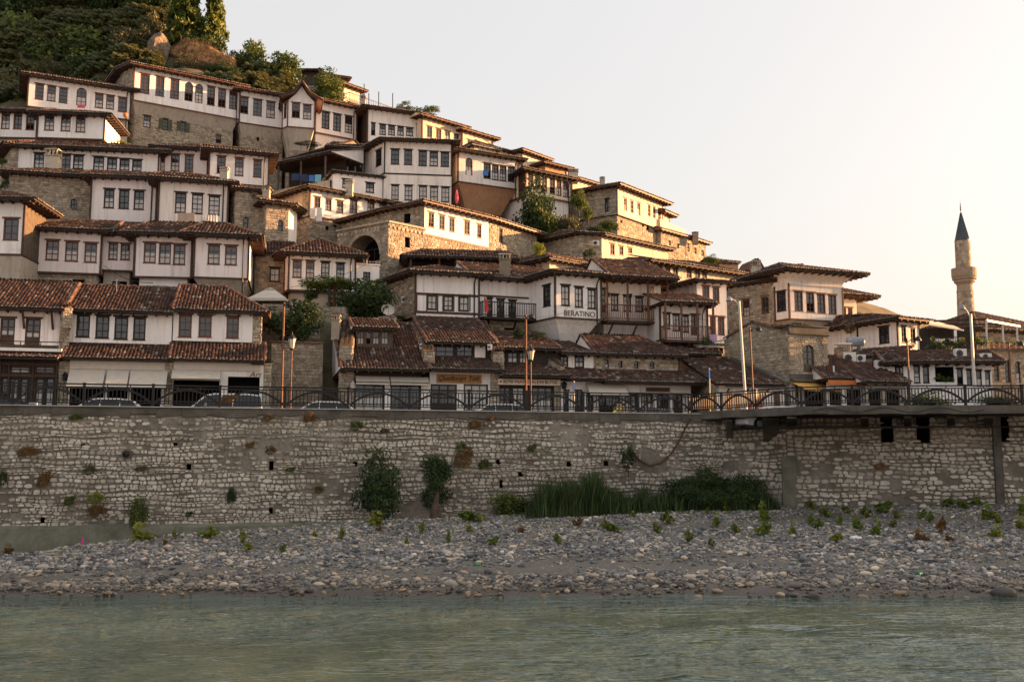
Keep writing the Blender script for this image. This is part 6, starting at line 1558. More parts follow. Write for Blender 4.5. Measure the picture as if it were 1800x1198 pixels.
DZ = .35; DP = [v2(P(1212, 727, 59.4)), v2(P(1330, 718, 55.3)), v2(P(1410, 715, 53.2)), v2(P(1500, 712.5, 52.1)), v2(P(1800, 713, 51.9)), v2(P(2300, 713, 52.5))]
mb = MB(); inn = [p + Vector((.15, 7)) for p in DP]
for i in range(len(DP) - 1):
    a, b_ = DP[i], DP[i + 1]; seg = max(1, int((b_ - a).length / 1.2))
    for j in range(seg):
        p0, p1 = a.lerp(b_, j / seg), a.lerp(b_, (j + 1) / seg); r0 = random.uniform(-.03, .03)
        mb.hexa([V3(p0, DZ - .42 + r0), V3(p1, DZ - .42 + r0), V3(inn[i].lerp(inn[i + 1], (j + 1) / seg), DZ - .5), V3(inn[i].lerp(inn[i + 1], j / seg), DZ - .5)], [V3(p0, DZ), V3(p1, DZ), V3(inn[i].lerp(inn[i + 1], (j + 1) / seg), DZ), V3(inn[i].lerp(inn[i + 1], j / seg), DZ)], 'concrete')
mb.build('slab', dk)
def bracket(px, Yw, Yd, h_, wd):
    a = v2(P(px, 760, Yw)); b_ = v2(P(px, 740, Yd)); mb = MB(); z = DZ - .48; x = Vector((wd / 2, 0))
    A = [V3(b_ - x, z - .12), V3(b_ + x, z - .12), V3(a + x, z - h_), V3(a - x, z - h_)]; B = [V3(b_ - x, z), V3(b_ + x, z), V3(a + x, z), V3(a - x, z)]
    mb.hexa(A, B, 'concrete'); mb.build('bracket', dk)
bracket(1282, 59.0, 57.5, 1.25, .35); bracket(1355, 58.0, 55.8, 1.7, .9); bracket(1392, 57.2, 53.8, .75, .5); bracket(1520, 56.8, 54.0, .7, .4); bracket(1596, 56.4, 53.5, .75, .4); bracket(1672, 56, 53.3, .75, .4); bracket(1738, 55.8, 53.2, .9, .45)
# cable drooping along the deck face
pts = []
for i in range(61):
    t = i / 60; x = 1430 + 300 * t; a, b_ = ray(x, 727); Y = np.interp(x, [1410, 1500, 1800], [53.1, 52.0, 51.8]) - .06; pts.append((a * Y, Y, DZ - .25 + .12 * math.sin(t * 19) ))
mb = MB(); mb.tube(pts, .022, 'black_metal', 5); tag(mb.build('cable'), 'black cable looping along the face of the concrete deck', 'cable')
# red hose hanging on the wall near the deck
pts = []
for (x, y) in ((1212, 735), (1203, 752), (1192, 775), (1178, 797), (1160, 813), (1140, 818), (1122, 808), (1112, 795)): pts.append(hit(x, y, *QP) + V3(outn(dirn(*QP)) * .14, 0))
mb = MB(); mb.tube(pts, .05, 'sign_brown', 6); tag(mb.build('hose'), 'dark red hose sagging across the quay wall beside the deck', 'hose')
# drain pipe in the left wall
p = hit(224, 797, *QP); nn = outn(dirn(*QP)); mb = MB(); q0, q1 = p - V3(nn * .3, 0), p + V3(nn * .45, -.04); d3 = (q1 - q0).normalized()
mb.tube([q0, q1], .24, 'concrete', 16, caps=False); mb.tube([q0, q1], .17, 'dark', 16, caps=False); x = d3.cross(Vector((0, 0, 1))).normalized(); y = x.cross(d3)
for j in range(16):
    a0, a1 = 2 * math.pi * j / 16, 2 * math.pi * (j + 1) / 16; f = lambda a, r: q1 + (x * math.cos(a) + y * math.sin(a)) * r
    mb.face([f(a0, .24), f(a1, .24), f(a1, .17), f(a0, .17)], 'concrete')
mb.tube([q0 + d3 * .1, q0 + d3 * .12], .17, 'dark', 16)
tag(mb.build('drain_pipe'), 'round concrete drain pipe poking out of the quay wall', 'pipe')

# ---------------- railings
def mesh_of(mb, name):
    o = mb.build(name); me = o.data; bpy.data.objects.remove(o); return me
mb = MB(); mb.box((0, 0, .5), (.042, .042, 1.0), 'black_metal'); BAL = mesh_of(mb, 'baluster')
mb = MB(); mb.box((0, 0, .53), (.12, .12, 1.06), 'black_metal'); mb.box((0, 0, 1.08), (.16, .16, .05), 'black_metal'); POST = mesh_of(mb, 'post')
mb = MB(); mb.box((0, 0, .5), (.04, .04, 1), 'black_metal'); STUD = mesh_of(mb, 'stud')
def inst(me, name, parent, loc, sz, rz):
    o = bpy.data.objects.new(name, me); COL.objects.link(o); o.parent = parent; r = rootloc(parent)
    o.location = (loc[0] - r[0], loc[1] - r[1], loc[2] - r[2]); o.scale = (1, 1, sz); o.rotation_euler = (0, 0, rz); return o
def railing(label, path, z, H, span, step, name='railing'):
    root = thing(name, V3(path[0], z), label, 'railing')
    for a, b_ in zip(path, path[1:]):
        L = (b_ - a).length; n = max(1, round(L / span)); d = dirn(a, b_); rz = math.atan2(d.y, d.x)
        for i in range(n):
            p, q = a.lerp(b_, i / n), a.lerp(b_, (i + 1) / n); Lp = (q - p).length
            inst(POST, 'post', root, V3(p, z), H / 1.06 * 1.02, rz)
            mb = MB()
            for zz, t in ((H, .07), (H * .87, .055), (H * .27, .05), (H * .155, .055)): mb.beam(V3(p, z + zz), V3(q, z + zz), t * 1.1, t, 'black_metal')
            mb.build('rail', root)
            k = max(2, round(Lp / step))
            for j in range(1, k):
                c = p.lerp(q, j / k); inst(BAL, 'baluster', root, V3(c, z + H * .155), H * .715, rz)
            for j in range(1, 3): inst(STUD, 'stud', root, V3(p.lerp(q, j / 3), z + H * .87), H * .13, rz)
            mb = MB(); pr = None
            for j in range(15):                     # flat arch sweeping across the panel
                t = j / 14; u = -1 + 2 * t; c = V3(p.lerp(q, .03 + .94 * t) + outn(d) * .03, z + H * (.20 + .60 * (1 - abs(u) ** 2.0)))
                if pr is not None: mb.beam(pr, c, .05, .11, 'black_metal')
                pr = c
            mb.build('arch_bar', root)
    inst(POST, 'post', root, V3(path[-1], z), H / 1.06 * 1.02, 0)
    return root
nn = outn(dirn(*QP)); rp = [Vector((-34, WY(-34))) - nn * .1, v2(P(1216, 726, 58.9))]
railing('black iron railing with flat arches along the left quay wall', rp, .25, 1.10, 3.3, .19)
railing('black iron railing with rounder arches around the jutting concrete deck', [p + Vector((.02, .18)) for p in DP[:5]] + [DP[5] + Vector((0, .18))], DZ, 1.0, 2.9, .17)

# three unseen houses added beyond the right edge to shade the lower right bank
for i, (x0, x1, lb) in enumerate(((50, 76, 'long white house added for shade past the right edge, nearest the arcaded building'), (79, 106, 'middle white house added for shade past the right edge'), (109, 140, 'farthest white house added for shade past the right edge'))):
    r_ = thing('house', (x0, 61, ROAD), lb, 'house', 'houses added for shade beyond the right edge'); pl = [Vector((x0, 60 + i * .6)), Vector((x1, 61 + i * .6)), Vector((x1 - 1, 68 + i)), Vector((x0 - 1, 67 + i))]
    for j in range(4): side(r_, 'P', pl[j], pl[(j + 1) % 4], ROAD - .5, 5.6, 'white', None)
    roof(r_, pl, 2, 5.6, over=.7, slope=.4)
# ================================================================ gravel, plants, trees
def ico(sub):
    t = (1 + 5 ** .5) / 2
    v = [(-1, t, 0), (1, t, 0), (-1, -t, 0), (1, -t, 0), (0, -1, t), (0, 1, t), (0, -1, -t), (0, 1, -t), (t, 0, -1), (t, 0, 1), (-t, 0, -1), (-t, 0, 1)]
    f = [(0, 11, 5), (0, 5, 1), (0, 1, 7), (0, 7, 10), (0, 10, 11), (1, 5, 9), (5, 11, 4), (11, 10, 2), (10, 7, 6), (7, 1, 8), (3, 9, 4), (3, 4, 2), (3, 2, 6), (3, 6, 8), (3, 8, 9), (4, 9, 5), (2, 4, 11), (6, 2, 10), (8, 6, 7), (9, 8, 1)]
    v = [Vector(p).normalized() for p in v]
    for _ in range(sub):
        c = {}; nf = []
        def mid(a, b_):
            k = (min(a, b_), max(a, b_))
            if k not in c: v.append((v[a] + v[b_]).normalized()); c[k] = len(v) - 1
            return c[k]
        for a, b_, d in f:
            x, y, z = mid(a, b_), mid(b_, d), mid(d, a); nf += [(a, x, z), (b_, y, x), (d, z, y), (x, y, z)]
        f = nf
    return np.array([tuple(p) for p in v]), np.array(f)
gv = np.vectorize(G)
def scatter_pebbles(n, seed):
    r = np.random.default_rng(seed); y = r.uniform(36.4, 60.5, n * 2); x = r.uniform(-1, 1, n * 2) * y * .53
    keep = r.random(n * 2) < (y / 60.5); x, y = x[keep][:n], y[keep][:n]
    yt = np.interp(x, TX, TYY); ye = 36.6
    t = (y - ye) / (yt - ye)
    wall = np.where(x < XQ - 1, WY(x), np.interp(x, [p.x for p in RP], [p.y for p in RP])) - .3
    ok = (y < wall) & ~((t > 1.12) & (x < -3))
    shelf = 1.05 * np.exp(-((t - .29 - .03 * np.sin(x * .35)) / .115) ** 2) * (.85 + .15 * np.sin(x * .23 + 1)) + .85 * np.exp(-((t - .78 - .03 * np.sin(x * .5)) / .065) ** 2) * (x > 7) + .7 * np.exp(-((t - .02) / .045) ** 2)
    patch = np.sin(x * .9 + y * 1.7) + np.sin(x * .37 - y * 1.1 + 2) * .8
    ok &= r.random(len(x)) > np.clip(shelf * .97 + .25 * (patch > .7), 0, .97)
    ok &= ~((y < 37.2) & (r.random(len(x)) < .45))
    return x[ok], y[ok], t[ok], r
def octa(): return np.array([(1, 0, 0), (-1, 0, 0), (0, 1, 0), (0, -1, 0), (0, 0, 1), (0, 0, -1)], float), np.array([(0, 2, 4), (2, 1, 4), (1, 3, 4), (3, 0, 4), (2, 0, 5), (1, 2, 5), (3, 1, 5), (0, 3, 5)])
def pebbles(x, y, t, r, med, sd, lo, hi, base, sink, nm, lb):
    z = gv(x, y); n = len(x); iv, iff = base; k = len(iv)
    sz = np.clip(np.exp(r.normal(np.log(med), sd, n)) * np.where(t < .5, 1.2, .92), lo, hi)
    sc = np.stack([sz * r.uniform(.9, 1.8, n), sz * r.uniform(.75, 1.15, n), sz * r.uniform(.42, .78, n)], 1)
    an = r.normal(.25, .9, n); ca, sa = np.cos(an), np.sin(an); tl = r.normal(0, .22, n)
    P3 = iv[None] * sc[:, None, :] * (1 + r.normal(0, .10, (n, k, 1))); P3[:, :, 2] += P3[:, :, 0] * tl[:, None]
    X3 = P3[:, :, 0] * ca[:, None] - P3[:, :, 1] * sa[:, None]; Y3 = P3[:, :, 0] * sa[:, None] + P3[:, :, 1] * ca[:, None]
    co = np.stack([X3 + x[:, None], Y3 + y[:, None], P3[:, :, 2] + (z + sc[:, 2] * sink)[:, None]], -1).reshape(-1, 3)
    fc = (iff[None] + (np.arange(n) * k)[:, None, None]).reshape(-1, 3); c = np.sin(x * .5 + y * .9) * .05 + np.sin(x * 1.3 - y * .4) * .04
    o = finish(nm, co, fc, ['pebble'], None, None, np.repeat(np.clip(r.beta(1.8, 2.3, n) + c, 0, 1), len(iff)), 'stuff', True); o['label'] = lb
pebbles(*scatter_pebbles(88000, 12), .040, .30, .022, .07, octa(), .35, 'gravel', 'fine grey gravel covering the bar')
pebbles(*scatter_pebbles(27000, 11), .066, .36, .04, .15, ico(0), .48, 'gravel', 'grey and cream cobbles covering the bar')
# the 300 largest stones, each an object
iv, iff = ico(1); STN = []
for s in range(8):
    rr = np.random.default_rng(s); vv = iv * (1 + .10 * np.sin(iv[:, :1] * 3 + s) + rr.normal(0, .03, (len(iv), 1)))
    me_o = finish('river_stone', vv * np.array([1, .78, .58]), iff, ['pebble'], None, None, np.full(len(iff), [.30, .45, .58, .66, .78, .88, .95, .20][s]), None, True); STN.append(me_o.data); bpy.data.objects.remove(me_o)
COLN = ['dark grey', 'grey', 'pale grey', 'greyish tan', 'tan', 'cream', 'whitish', 'blackish']
xs_, ys_, ts_, rr = scatter_pebbles(9000, 23); w_ = np.where(ts_ < .6, 1.0, .28); sel = rr.random(len(xs_)) < w_; xs_, ys_, ts_ = xs_[sel], ys_[sel], ts_[sel]; cnt = 0
for i in range(len(xs_)):
    if cnt >= 300: break
    if ys_[i] < 36.9 and rr.random() < .4: continue
    s = float(np.clip(np.exp(rr.normal(np.log(.135), .26)), .10, .30)) * (1.0 if ts_[i] < .6 else .85); m_ = int(rr.integers(0, 8))
    o = bpy.data.objects.new('river_stone', STN[m_]); COL.objects.link(o); o.location = (xs_[i], ys_[i], float(G(xs_[i], ys_[i])) + s * .22)
    o.scale = (s * rr.uniform(.85, 1.25), s, s * rr.uniform(.8, 1.15)); o.rotation_euler = (rr.normal(0, .15), rr.normal(0, .15), rr.uniform(0, 6.28))
    px = xs_[i] / ys_[i] * F + 900; zn = 'at the waterline' if ts_[i] < .12 else ('on the muddy shelf' if ts_[i] < .42 else 'high on the gravel bar'); sd = ['far left', 'left of the two wall bushes', 'below the wall bushes', 'below the reeds', 'below the deck openings', 'far right'][int(np.clip(px // 300, 0, 5))]
    tag(o, f'rounded {COLN[m_]} stone {zn}, {sd}', 'stone', f'{COLN[m_]} river stones {zn}, {sd}'); cnt += 1
# two bigger rocks in the water at the right
for (px, py, s, lb) in ((1763, 1036, .42, 'large dark wet rock standing in the shallows at the far right'), (1430, 1046, .24, 'low dark rock at the water edge below the deck openings')):
    p = P(px, py, 37.0 if py < 1040 else 36.2); o = bpy.data.objects.new('river_rock', STN[7]); COL.objects.link(o); o.location = (p.x, p.y, WZ + s * .15); o.scale = (s * 1.2, s, s); tag(o, lb, 'rock')

# ---------------- leaves
def crown(seed, nb, nl, ls, flat=1.0, br=(.28, .45), spread=.72, droop=.0):
    r = np.random.default_rng(seed); c = r.normal(0, 1, (nb, 3)); c /= np.linalg.norm(c, axis=1)[:, None]; c *= (r.random((nb, 1)) ** .45) * spread; c[:, 2] *= flat
    rad = r.uniform(*br, nb); per = r.choice(nb, nl, p=rad ** 2 / (rad ** 2).sum())
    d = r.normal(0, 1, (nl, 3)); d /= np.linalg.norm(d, axis=1)[:, None]
    p = c[per] + d * (rad[per] * r.uniform(.45, 1.08, nl) )[:, None] * np.array([1, 1, .85]); p[:, 2] -= droop * np.linalg.norm(p[:, :2], axis=1) ** 2
    nrm = d + r.normal(0, .75, (nl, 3)); nrm /= np.linalg.norm(nrm, axis=1)[:, None]
    a = np.cross(nrm, r.normal(0, 1, (nl, 3))); a /= np.linalg.norm(a, axis=1)[:, None]; b_ = np.cross(nrm, a)
    s = ls * r.uniform(.55, 1.35, nl)[:, None]; v = np.stack([p - a * s * .5, p + b_ * s * .32, p + a * s * .5, p - b_ * s * .32], 1).reshape(-1, 3)
    f = np.arange(nl * 4).reshape(-1, 4); tn = np.clip(r.random(nb)[per] * .5 + r.random(nl) * .55 - .03, 0, 1); return v, f, tn
def pine(seed):
    """tiers of drooping boughs on a narrowing cone"""
    r = np.random.default_rng(seed); vs, ts = [], []
    for i in range(46):
        z = -1 + 1.95 * (i / 45) ** .9; R = (.92 * (1 - (z + 1) / 2) ** .75 + .06) * r.uniform(.75, 1.1); a = i * 2.4 + r.uniform(-.4, .4); n = int(60 + 90 * R)
        t = r.random(n) ** .6; w = r.normal(0, .13, n) * (.4 + R); p = np.stack([np.cos(a) * R * t - np.sin(a) * w, np.sin(a) * R * t + np.cos(a) * w, z - .22 * R * t ** 2 + r.normal(0, .045, n)], 1)
        d = r.normal(0, 1, (n, 3)) + np.array([0, 0, 1.2]); d /= np.linalg.norm(d, axis=1)[:, None]; e = np.cross(d, r.normal(0, 1, (n, 3))); e /= np.linalg.norm(e, axis=1)[:, None]; f = np.cross(d, e); s = .10 * r.uniform(.6, 1.3, n)[:, None]
        vs.append(np.stack([p - e * s, p + f * s * .35, p + e * s, p - f * s * .35], 1).reshape(-1, 3)); ts.append(np.clip(r.uniform(0, .5) + r.random(n) * .5, 0, 1))
    v = np.concatenate(vs); return v, np.arange(len(v)).reshape(-1, 4), np.concatenate(ts)
CROWNS = {}
def crown_mesh(kind, mat, var):
    k = (kind, mat, var)
    if k not in CROWNS:
        sd = hash((kind, var)) % 1000 if False else {'tree': 10, 'bush': 40, 'pine': 70, 'scrub': 100, 'weed': 130}[kind] + var
        if kind == 'tree': d = crown(sd, 26, 4200, .105)
        elif kind == 'bush': d = crown(sd, 16, 2300, .12, .85, (.3, .45), .62)
        elif kind == 'pine': d = pine(sd)
        elif kind == 'scrub': d = crown(sd, 22, 1700, .10, .7, (.16, .34), .75)
        else: d = crown(sd, 9, 130, .36, .9, (.22, .38), .6)
        o = finish('crown', d[0], d[1], [mat], None, None, d[2]); CROWNS[k] = o.data; bpy.data.objects.remove(o)
    return CROWNS[k]
def trunk_mesh(seed, h):
    rr = random.Random(seed); mb = MB(); mb.tube([(0, 0, 0), (.03, .02, .35 * h), (.02, -.02, .7 * h), (0, 0, h)], [.075, .06, .045, .03], 'bark', 7)
    for i in range(5):
        a = rr.uniform(0, 6.28); z = h * rr.uniform(.5, .9); mb.tube([(0, 0, z), (math.cos(a) * .25, math.sin(a) * .25, z + .25), (math.cos(a) * .5, math.sin(a) * .5, z + .45)], [.035, .022, .01], 'bark', 5)
    o = mb.build('trunk'); me = o.data; bpy.data.objects.remove(o); return me
TR = [trunk_mesh(i, 1.0) for i in range(3)]
tcount = [0]
def tree(name, label, Zn, x0, x1, y0, y1, Y, kind='tree', mat='leaf', cat='tree', group=None, trunk=1.0, depth=None):
    """x0..y1: the crown's extent in the picture at distance Y; trunk: trunk length below the crown, in crown radii"""
    a, b_ = P(*zp(Zn, x0, y1), Y), P(*zp(Zn, x1, y0), Y); rx, rz = (b_.x - a.x) / 2, (b_.z - a.z) / 2; c = Vector(((a.x + b_.x) / 2, Y, (a.z + b_.z) / 2)); tcount[0] += 1; i = tcount[0]
    base = c.z - rz * (1 + trunk); root = thing(name, (c.x, c.y, base), label, cat, group)
    o = bpy.data.objects.new('crown', crown_mesh(kind, mat, i % 3)); COL.objects.link(o); o.parent = root; o.location = (0, 0, c.z - base); o.scale = (rx * 1.24, (depth or max(rx, rz) * .8) * 1.15, rz * 1.24); o.rotation_euler = (0, 0, 0)
    if trunk < .2: return root
    t = bpy.data.objects.new('trunk', TR[i % 3]); COL.objects.link(t); t.parent = root; t.scale = (rx, rx, (c.z - base) * 1.0)
    return root
g_ = 'trees on the hilltop above the houses'
HT = [  # x0 x1 y0 y1 Y kind mat label
 (-60, 75, 22, 150, 120, 'tree', 'leaf', 'round green tree at the far left edge above the arched window house'),
 (50, 185, 40, 145, 118, 'tree', 'leaf', 'broad green tree with lit top behind the arched window house'),
 (-40, 70, -70, 45, 128, 'tree', 'leaf_dark', 'dark tree in the top left corner'),
 (55, 175, -60, 62, 130, 'scrub', 'leaf_dark', 'dark scrubby tree on the rocky slope next to the top left corner'),
 (160, 270, -80, 50, 128, 'tree', 'leaf_dark', 'tall dark evergreen at the top edge left of the brown scrub'),
 (175, 250, 35, 120, 120, 'scrub', 'leaf_olive', 'brownish scrub tree directly left of the sunlit rock'),
 (235, 300, 20, 100, 121, 'scrub', 'leaf_olive', 'pale olive shrub growing over the sunlit rock'),
 (245, 320, -55, 35, 128, 'tree', 'leaf_dark', 'dark tree at the top edge behind the olive shrub'),
 (288, 368, -45, 66, 124, 'pine', 'leaf', 'left and bigger of the two pines at the top edge'),
 (350, 405, -22, 88, 125, 'pine', 'leaf', 'right and narrower pine standing against the sky'),
 (300, 350, 48, 90, 122, 'bush', 'leaf_dark', 'dark rounded bush under the left pine'),
 (335, 385, 60, 98, 121, 'bush', 'leaf_dark', 'dark bush above the orange bare slope'),
 (405, 470, 72, 150, 122, 'tree', 'leaf', 'small tree against the sky left of the shuttered porch roof'),
 (450, 528, 88, 160, 121, 'tree', 'leaf', 'rounded tree behind the gabled bay'),
 (545, 610, 122, 182, 118, 'tree', 'leaf', 'leafy tree beside the hilltop veranda house'),
 (430, 490, 128, 165, 116, 'scrub', 'leaf_olive', 'dry olive shrub just behind the long mansion roof'),
 (300, 360, 95, 130, 115, 'scrub', 'leaf_olive', 'dull shrub behind the long mansion roof under the orange slope'),
 (360, 420, 105, 140, 116, 'bush', 'leaf_dark', 'low dark shrub at the foot of the orange slope'),
 (115, 225, 95, 150, 114, 'bush', 'leaf_dark', 'dark bush left of the long mansion stone corner'),
 (55, 118, 98, 138, 112, 'scrub', 'leaf_olive', 'silvery olive shrub right above the arched window house roof'),
 (-30, 42, 115, 190, 108, 'bush', 'leaf_olive', 'grey green olive bush at the left edge beside the arched window house'),
 (-60, 40, 150, 215, 104, 'bush', 'leaf_dark', 'dark bush at the left edge below the olive bush'),
 (690, 735, 176, 205, 120, 'scrub', 'leaf', 'shrub on the skyline terrace left end'),
 (725, 778, 184, 206, 120, 'scrub', 'leaf', 'shrub on the skyline terrace right end'),
 (95, 160, 60, 110, 121, 'scrub', 'leaf_olive', 'rust brown scrub between the green trees and the rock slope'),
 (395, 425, 85, 125, 121, 'scrub', 'leaf_olive', 'thin shrub at the right end of the orange slope'),
]
for x0, x1, y0, y1, Y, kd, mt_, lb in HT: tree('pine_tree' if kd == 'pine' else ('shrub' if kd in ('bush', 'scrub') else 'tree'), lb, 'P', x0, x1, y0, y1, Y, kd, mt_, 'pine tree' if kd == 'pine' else ('shrub' if kd in ('bush', 'scrub') else 'tree'), g_, .55)
# rock outcrop and bare slope among them
def rock(px0, px1, py0, py1, Y, seed, label, name='rock_outcrop', mat='rock', shear=0.0, rough=1.0):
    a, b_ = P(px0, py1, Y), P(px1, py0, Y); iv, iff = ico(4); r = np.random.default_rng(seed)
    pl = r.normal(0, 1, (40, 3)); pl /= np.linalg.norm(pl, axis=1)[:, None]; d = np.min(r.uniform(.60, 1.0, 40)[None] / np.maximum(iv @ pl.T, .05), axis=1).clip(.5, 1.1)
    for k in range(5):                       # ledges and cracks at falling sizes
        w = r.normal(0, 1, (3, 3)) * 2.6 * 1.9 ** k; d = d + rough * .085 / 1.7 ** k * np.abs(np.sin(iv @ w[0] + 2 * np.sin(iv @ w[1] * .6))) - rough * .04 / 1.7 ** k
    v = iv * d[:, None] * np.array([(b_.x - a.x) / 2, 3.0, (b_.z - a.z) / 2]); v[:, 2] -= shear * v[:, 0]; v += np.array([(a.x + b_.x) / 2, Y, (a.z + b_.z) / 2])
    return tag(finish(name, v, iff, [mat], None, None, None, None, False), label, 'rock'), v
rock(258, 303, 55, 128, 118.5, 3, 'sunlit tan rock outcrop above the long mansion')
rock(105, 190, 20, 130, 124, 5, 'shadowed grey rock face among the hilltop trees')
eb, ev_ = rock(290, 425, 72, 142, 119.5, 8, 'orange bare earth bank below the pines', 'earth_bank', 'earth', .22, .8)
r = np.random.default_rng(4); q_ = ev_[r.choice(len(ev_), 900)]; n = len(q_); vs = []
for k in range(4):
    l = r.normal(0, .14, (n, 3)); l[:, 2] = r.uniform(.18, .5, n); o_ = r.normal(0, .1, (n, 3)); vs.append(np.stack([q_ + o_ - [.035, 0, .05], q_ + o_ + [.035, 0, -.05], q_ + o_ + l], 1))
v = np.concatenate(vs).reshape(-1, 3); o = finish('dry_grass', v, np.arange(len(v)).reshape(-1, 3), ['leaf_dry'], None, None, r.random(len(v) // 3), 'stuff'); o['label'] = 'dry grass on the orange earth bank'
# undergrowth over the hilltop slope
r = np.random.default_rng(31); d = crown(17, 12, 130, .34, .75, (.25, .45), .7); vs, fs, ts = [], [], []; k0 = 0
for _ in range(6000):
    xx, yy = r.uniform(-80, -12), r.uniform(101, 134); px = xx / yy * F + 900; py = 815 - (Hh(xx, yy) - ZC) / yy * F
    if py > 165 or py < -70 or px < -60 or (296 < px < 415 and 72 < py < 128) or (255 < px < 300 and 60 < py < 120) or px > 520: continue
    s = r.uniform(.5, 1.5); vs.append(d[0] * s * np.array([1.2, 1, 1.0]) + np.array([xx, yy, Hh(xx, yy) + .45 * s])); fs.append(d[1] + k0); k0 += len(d[0]); ts.append(np.clip(d[2] * .7 + r.uniform(0, .3), 0, 1))
o = finish('undergrowth', np.concatenate(vs), np.concatenate(fs), ['leaf_scrub'], None, None, np.concatenate(ts), 'stuff'); o['label'] = 'scrubby undergrowth covering the hilltop slope'
# trees between the houses
for (Zn, x0, x1, y0, y1, Y, kd, mt_, nm, lb) in (
 ('G', 408, 670, 385, 730, 96, 'tree', 'leaf_dark', 'tree', 'leafy green tree in front of the brown window gallery'),
 ('G', 560, 690, 560, 770, 94.5, 'bush', 'leaf', 'bush', 'green bush at the foot of the leafy gallery tree'),
 ('G', 655, 830, 560, 800, 95, 'bush', 'leaf_olive', 'bush', 'feathery olive bush right of the gallery tree'),
 ('G', 765, 865, 430, 560, 98, 'bush', 'leaf', 'bush', 'bush beside the right end of the brown window gallery'),
 ('G', 835, 915, 530, 625, 97, 'bush', 'leaf', 'bush', 'bush under the stone side wall of the six window sunlit house'),
 ('G', 950, 1070, 610, 720, 96, 'bush', 'leaf', 'bush', 'bush at the base of the six window sunlit house corner'),
 ('G', 880, 980, 660, 715, 95, 'bush', 'leaf_dark', 'bush', 'low dark bush over the roof of the three window sunlit house'),
 ('G', 515, 600, 765, 860, 79, 'bush', 'leaf_bright', 'bush', 'sunlit bush growing on the end of the arched terrace house wall'),
 ('G', 845, 925, 800, 880, 90, 'scrub', 'leaf_dark', 'bush', 'dark shrub beside the stone wall of the three window sunlit house'),
 ('G', 1645, 1730, 850, 915, 103, 'bush', 'leaf', 'bush', 'green bush right of the skyline stone house'),
 ('E', 625, 1000, 660, 940, 69.0, 'tree', 'leaf_dark', 'tree', 'large dark green bush tree beside the satellite dish'),
 ('E', 225, 525, 785, 1045, 64.6, 'tree', 'leaf_dark', 'tree', 'dark creeper tree behind the lantern lamp post'),
 ('E', 130, 270, 825, 960, 64.8, 'bush', 'leaf_dark', 'bush', 'small dark bush by the end of the Art shop roof'),
 ('A', 715, 865, 930, 985, 91, 'scrub', 'leaf_bright', 'bush', 'bright green tuft on the wall below the long mansion'),
 ('B', -10, 45, 175, 225, 80, 'bush', 'leaf', 'bush', 'green plant at the left edge beside the long low white house'),
 ('B', 0, 60, 310, 400, 76, 'scrub', 'leaf_dark', 'bush', 'dark climbing plant at the left edge below the long eave'),
 ('D', 370, 530, 560, 592, 99, 'scrub', 'leaf_olive', 'bush', 'dry vine on the small roof left of the tall pale house'),
 ('H', 195, 262, 545, 625, 67.5, 'bush', 'leaf_dark', 'bush', 'dark bush under the balcony left of the lettered corner house'),
 ('H', 300, 420, 570, 625, 67.5, 'scrub', 'leaf_dark', 'bush', 'ivy at the stone base of the lettered corner house'),
 ('I', 505, 780, 515, 565, 66.8, 'scrub', 'leaf_olive', 'bush', 'dry weeds on top of the rough stone gable'),
 ('I', 1000, 1060, 505, 600, 78, 'scrub', 'leaf_dry', 'bush', 'reddish climbing plant between the shuttered mansion and the white house'),
 ('I', 176, 215, 722, 760, 68, 'bush', 'leaf', 'bush', 'small round bush beside the rough stone gable'),
 ('E', 1030, 1100, 875, 905, 69, 'bush', 'leaf_dark', 'bush', 'small weed patch at the foot of the timber banded house'),
 ('H', 1440, 1500, 590, 680, 69.5, 'scrub', 'leaf', 'bush', 'potted creeper beside the porch house stairs')):
    mx, my = (x1 - x0) * .07, (y1 - y0) * .07; tree(nm, lb, Zn, x0 - mx, x1 + mx, y0 - my, y1 + my, Y, kd, mt_, 'tree' if nm == 'tree' else 'bush', 'trees and bushes between the houses', .45)
# vine pergola
vp = thing('vine_pergola', P(*zp('E', 600, 800), 69), 'green vine spread over a pergola in front of the small white house', 'pergola')
for k, (x0, x1, y0, y1) in enumerate(((408, 640, 618, 720), (560, 800, 625, 715), (420, 520, 690, 790))):
    a, b_ = P(*zp('E', x0, y1), 69.5), P(*zp('E', x1, y0), 69.5); o = bpy.data.objects.new('vine_leaves', crown_mesh('bush', 'leaf', k)); COL.objects.link(o); o.parent = vp; o.location = (a + b_) / 2 - vp.location; o.scale = ((b_.x - a.x) / 2 * 1.25, 1.6, (b_.z - a.z) / 2 * 1.5)
for x, m_ in ((592, 'wood_grey'), (622, 'wood_red'), (470, 'wood_grey')):
    p = P(*zp('E', x, 800), 69.3); q = P(*zp('E', x + 8, 660), 69.3); mb = MB(); mb.tube([p - Vector((0, 0, 1)), q], [.13, .10], m_, 8); mb.build('post', vp)
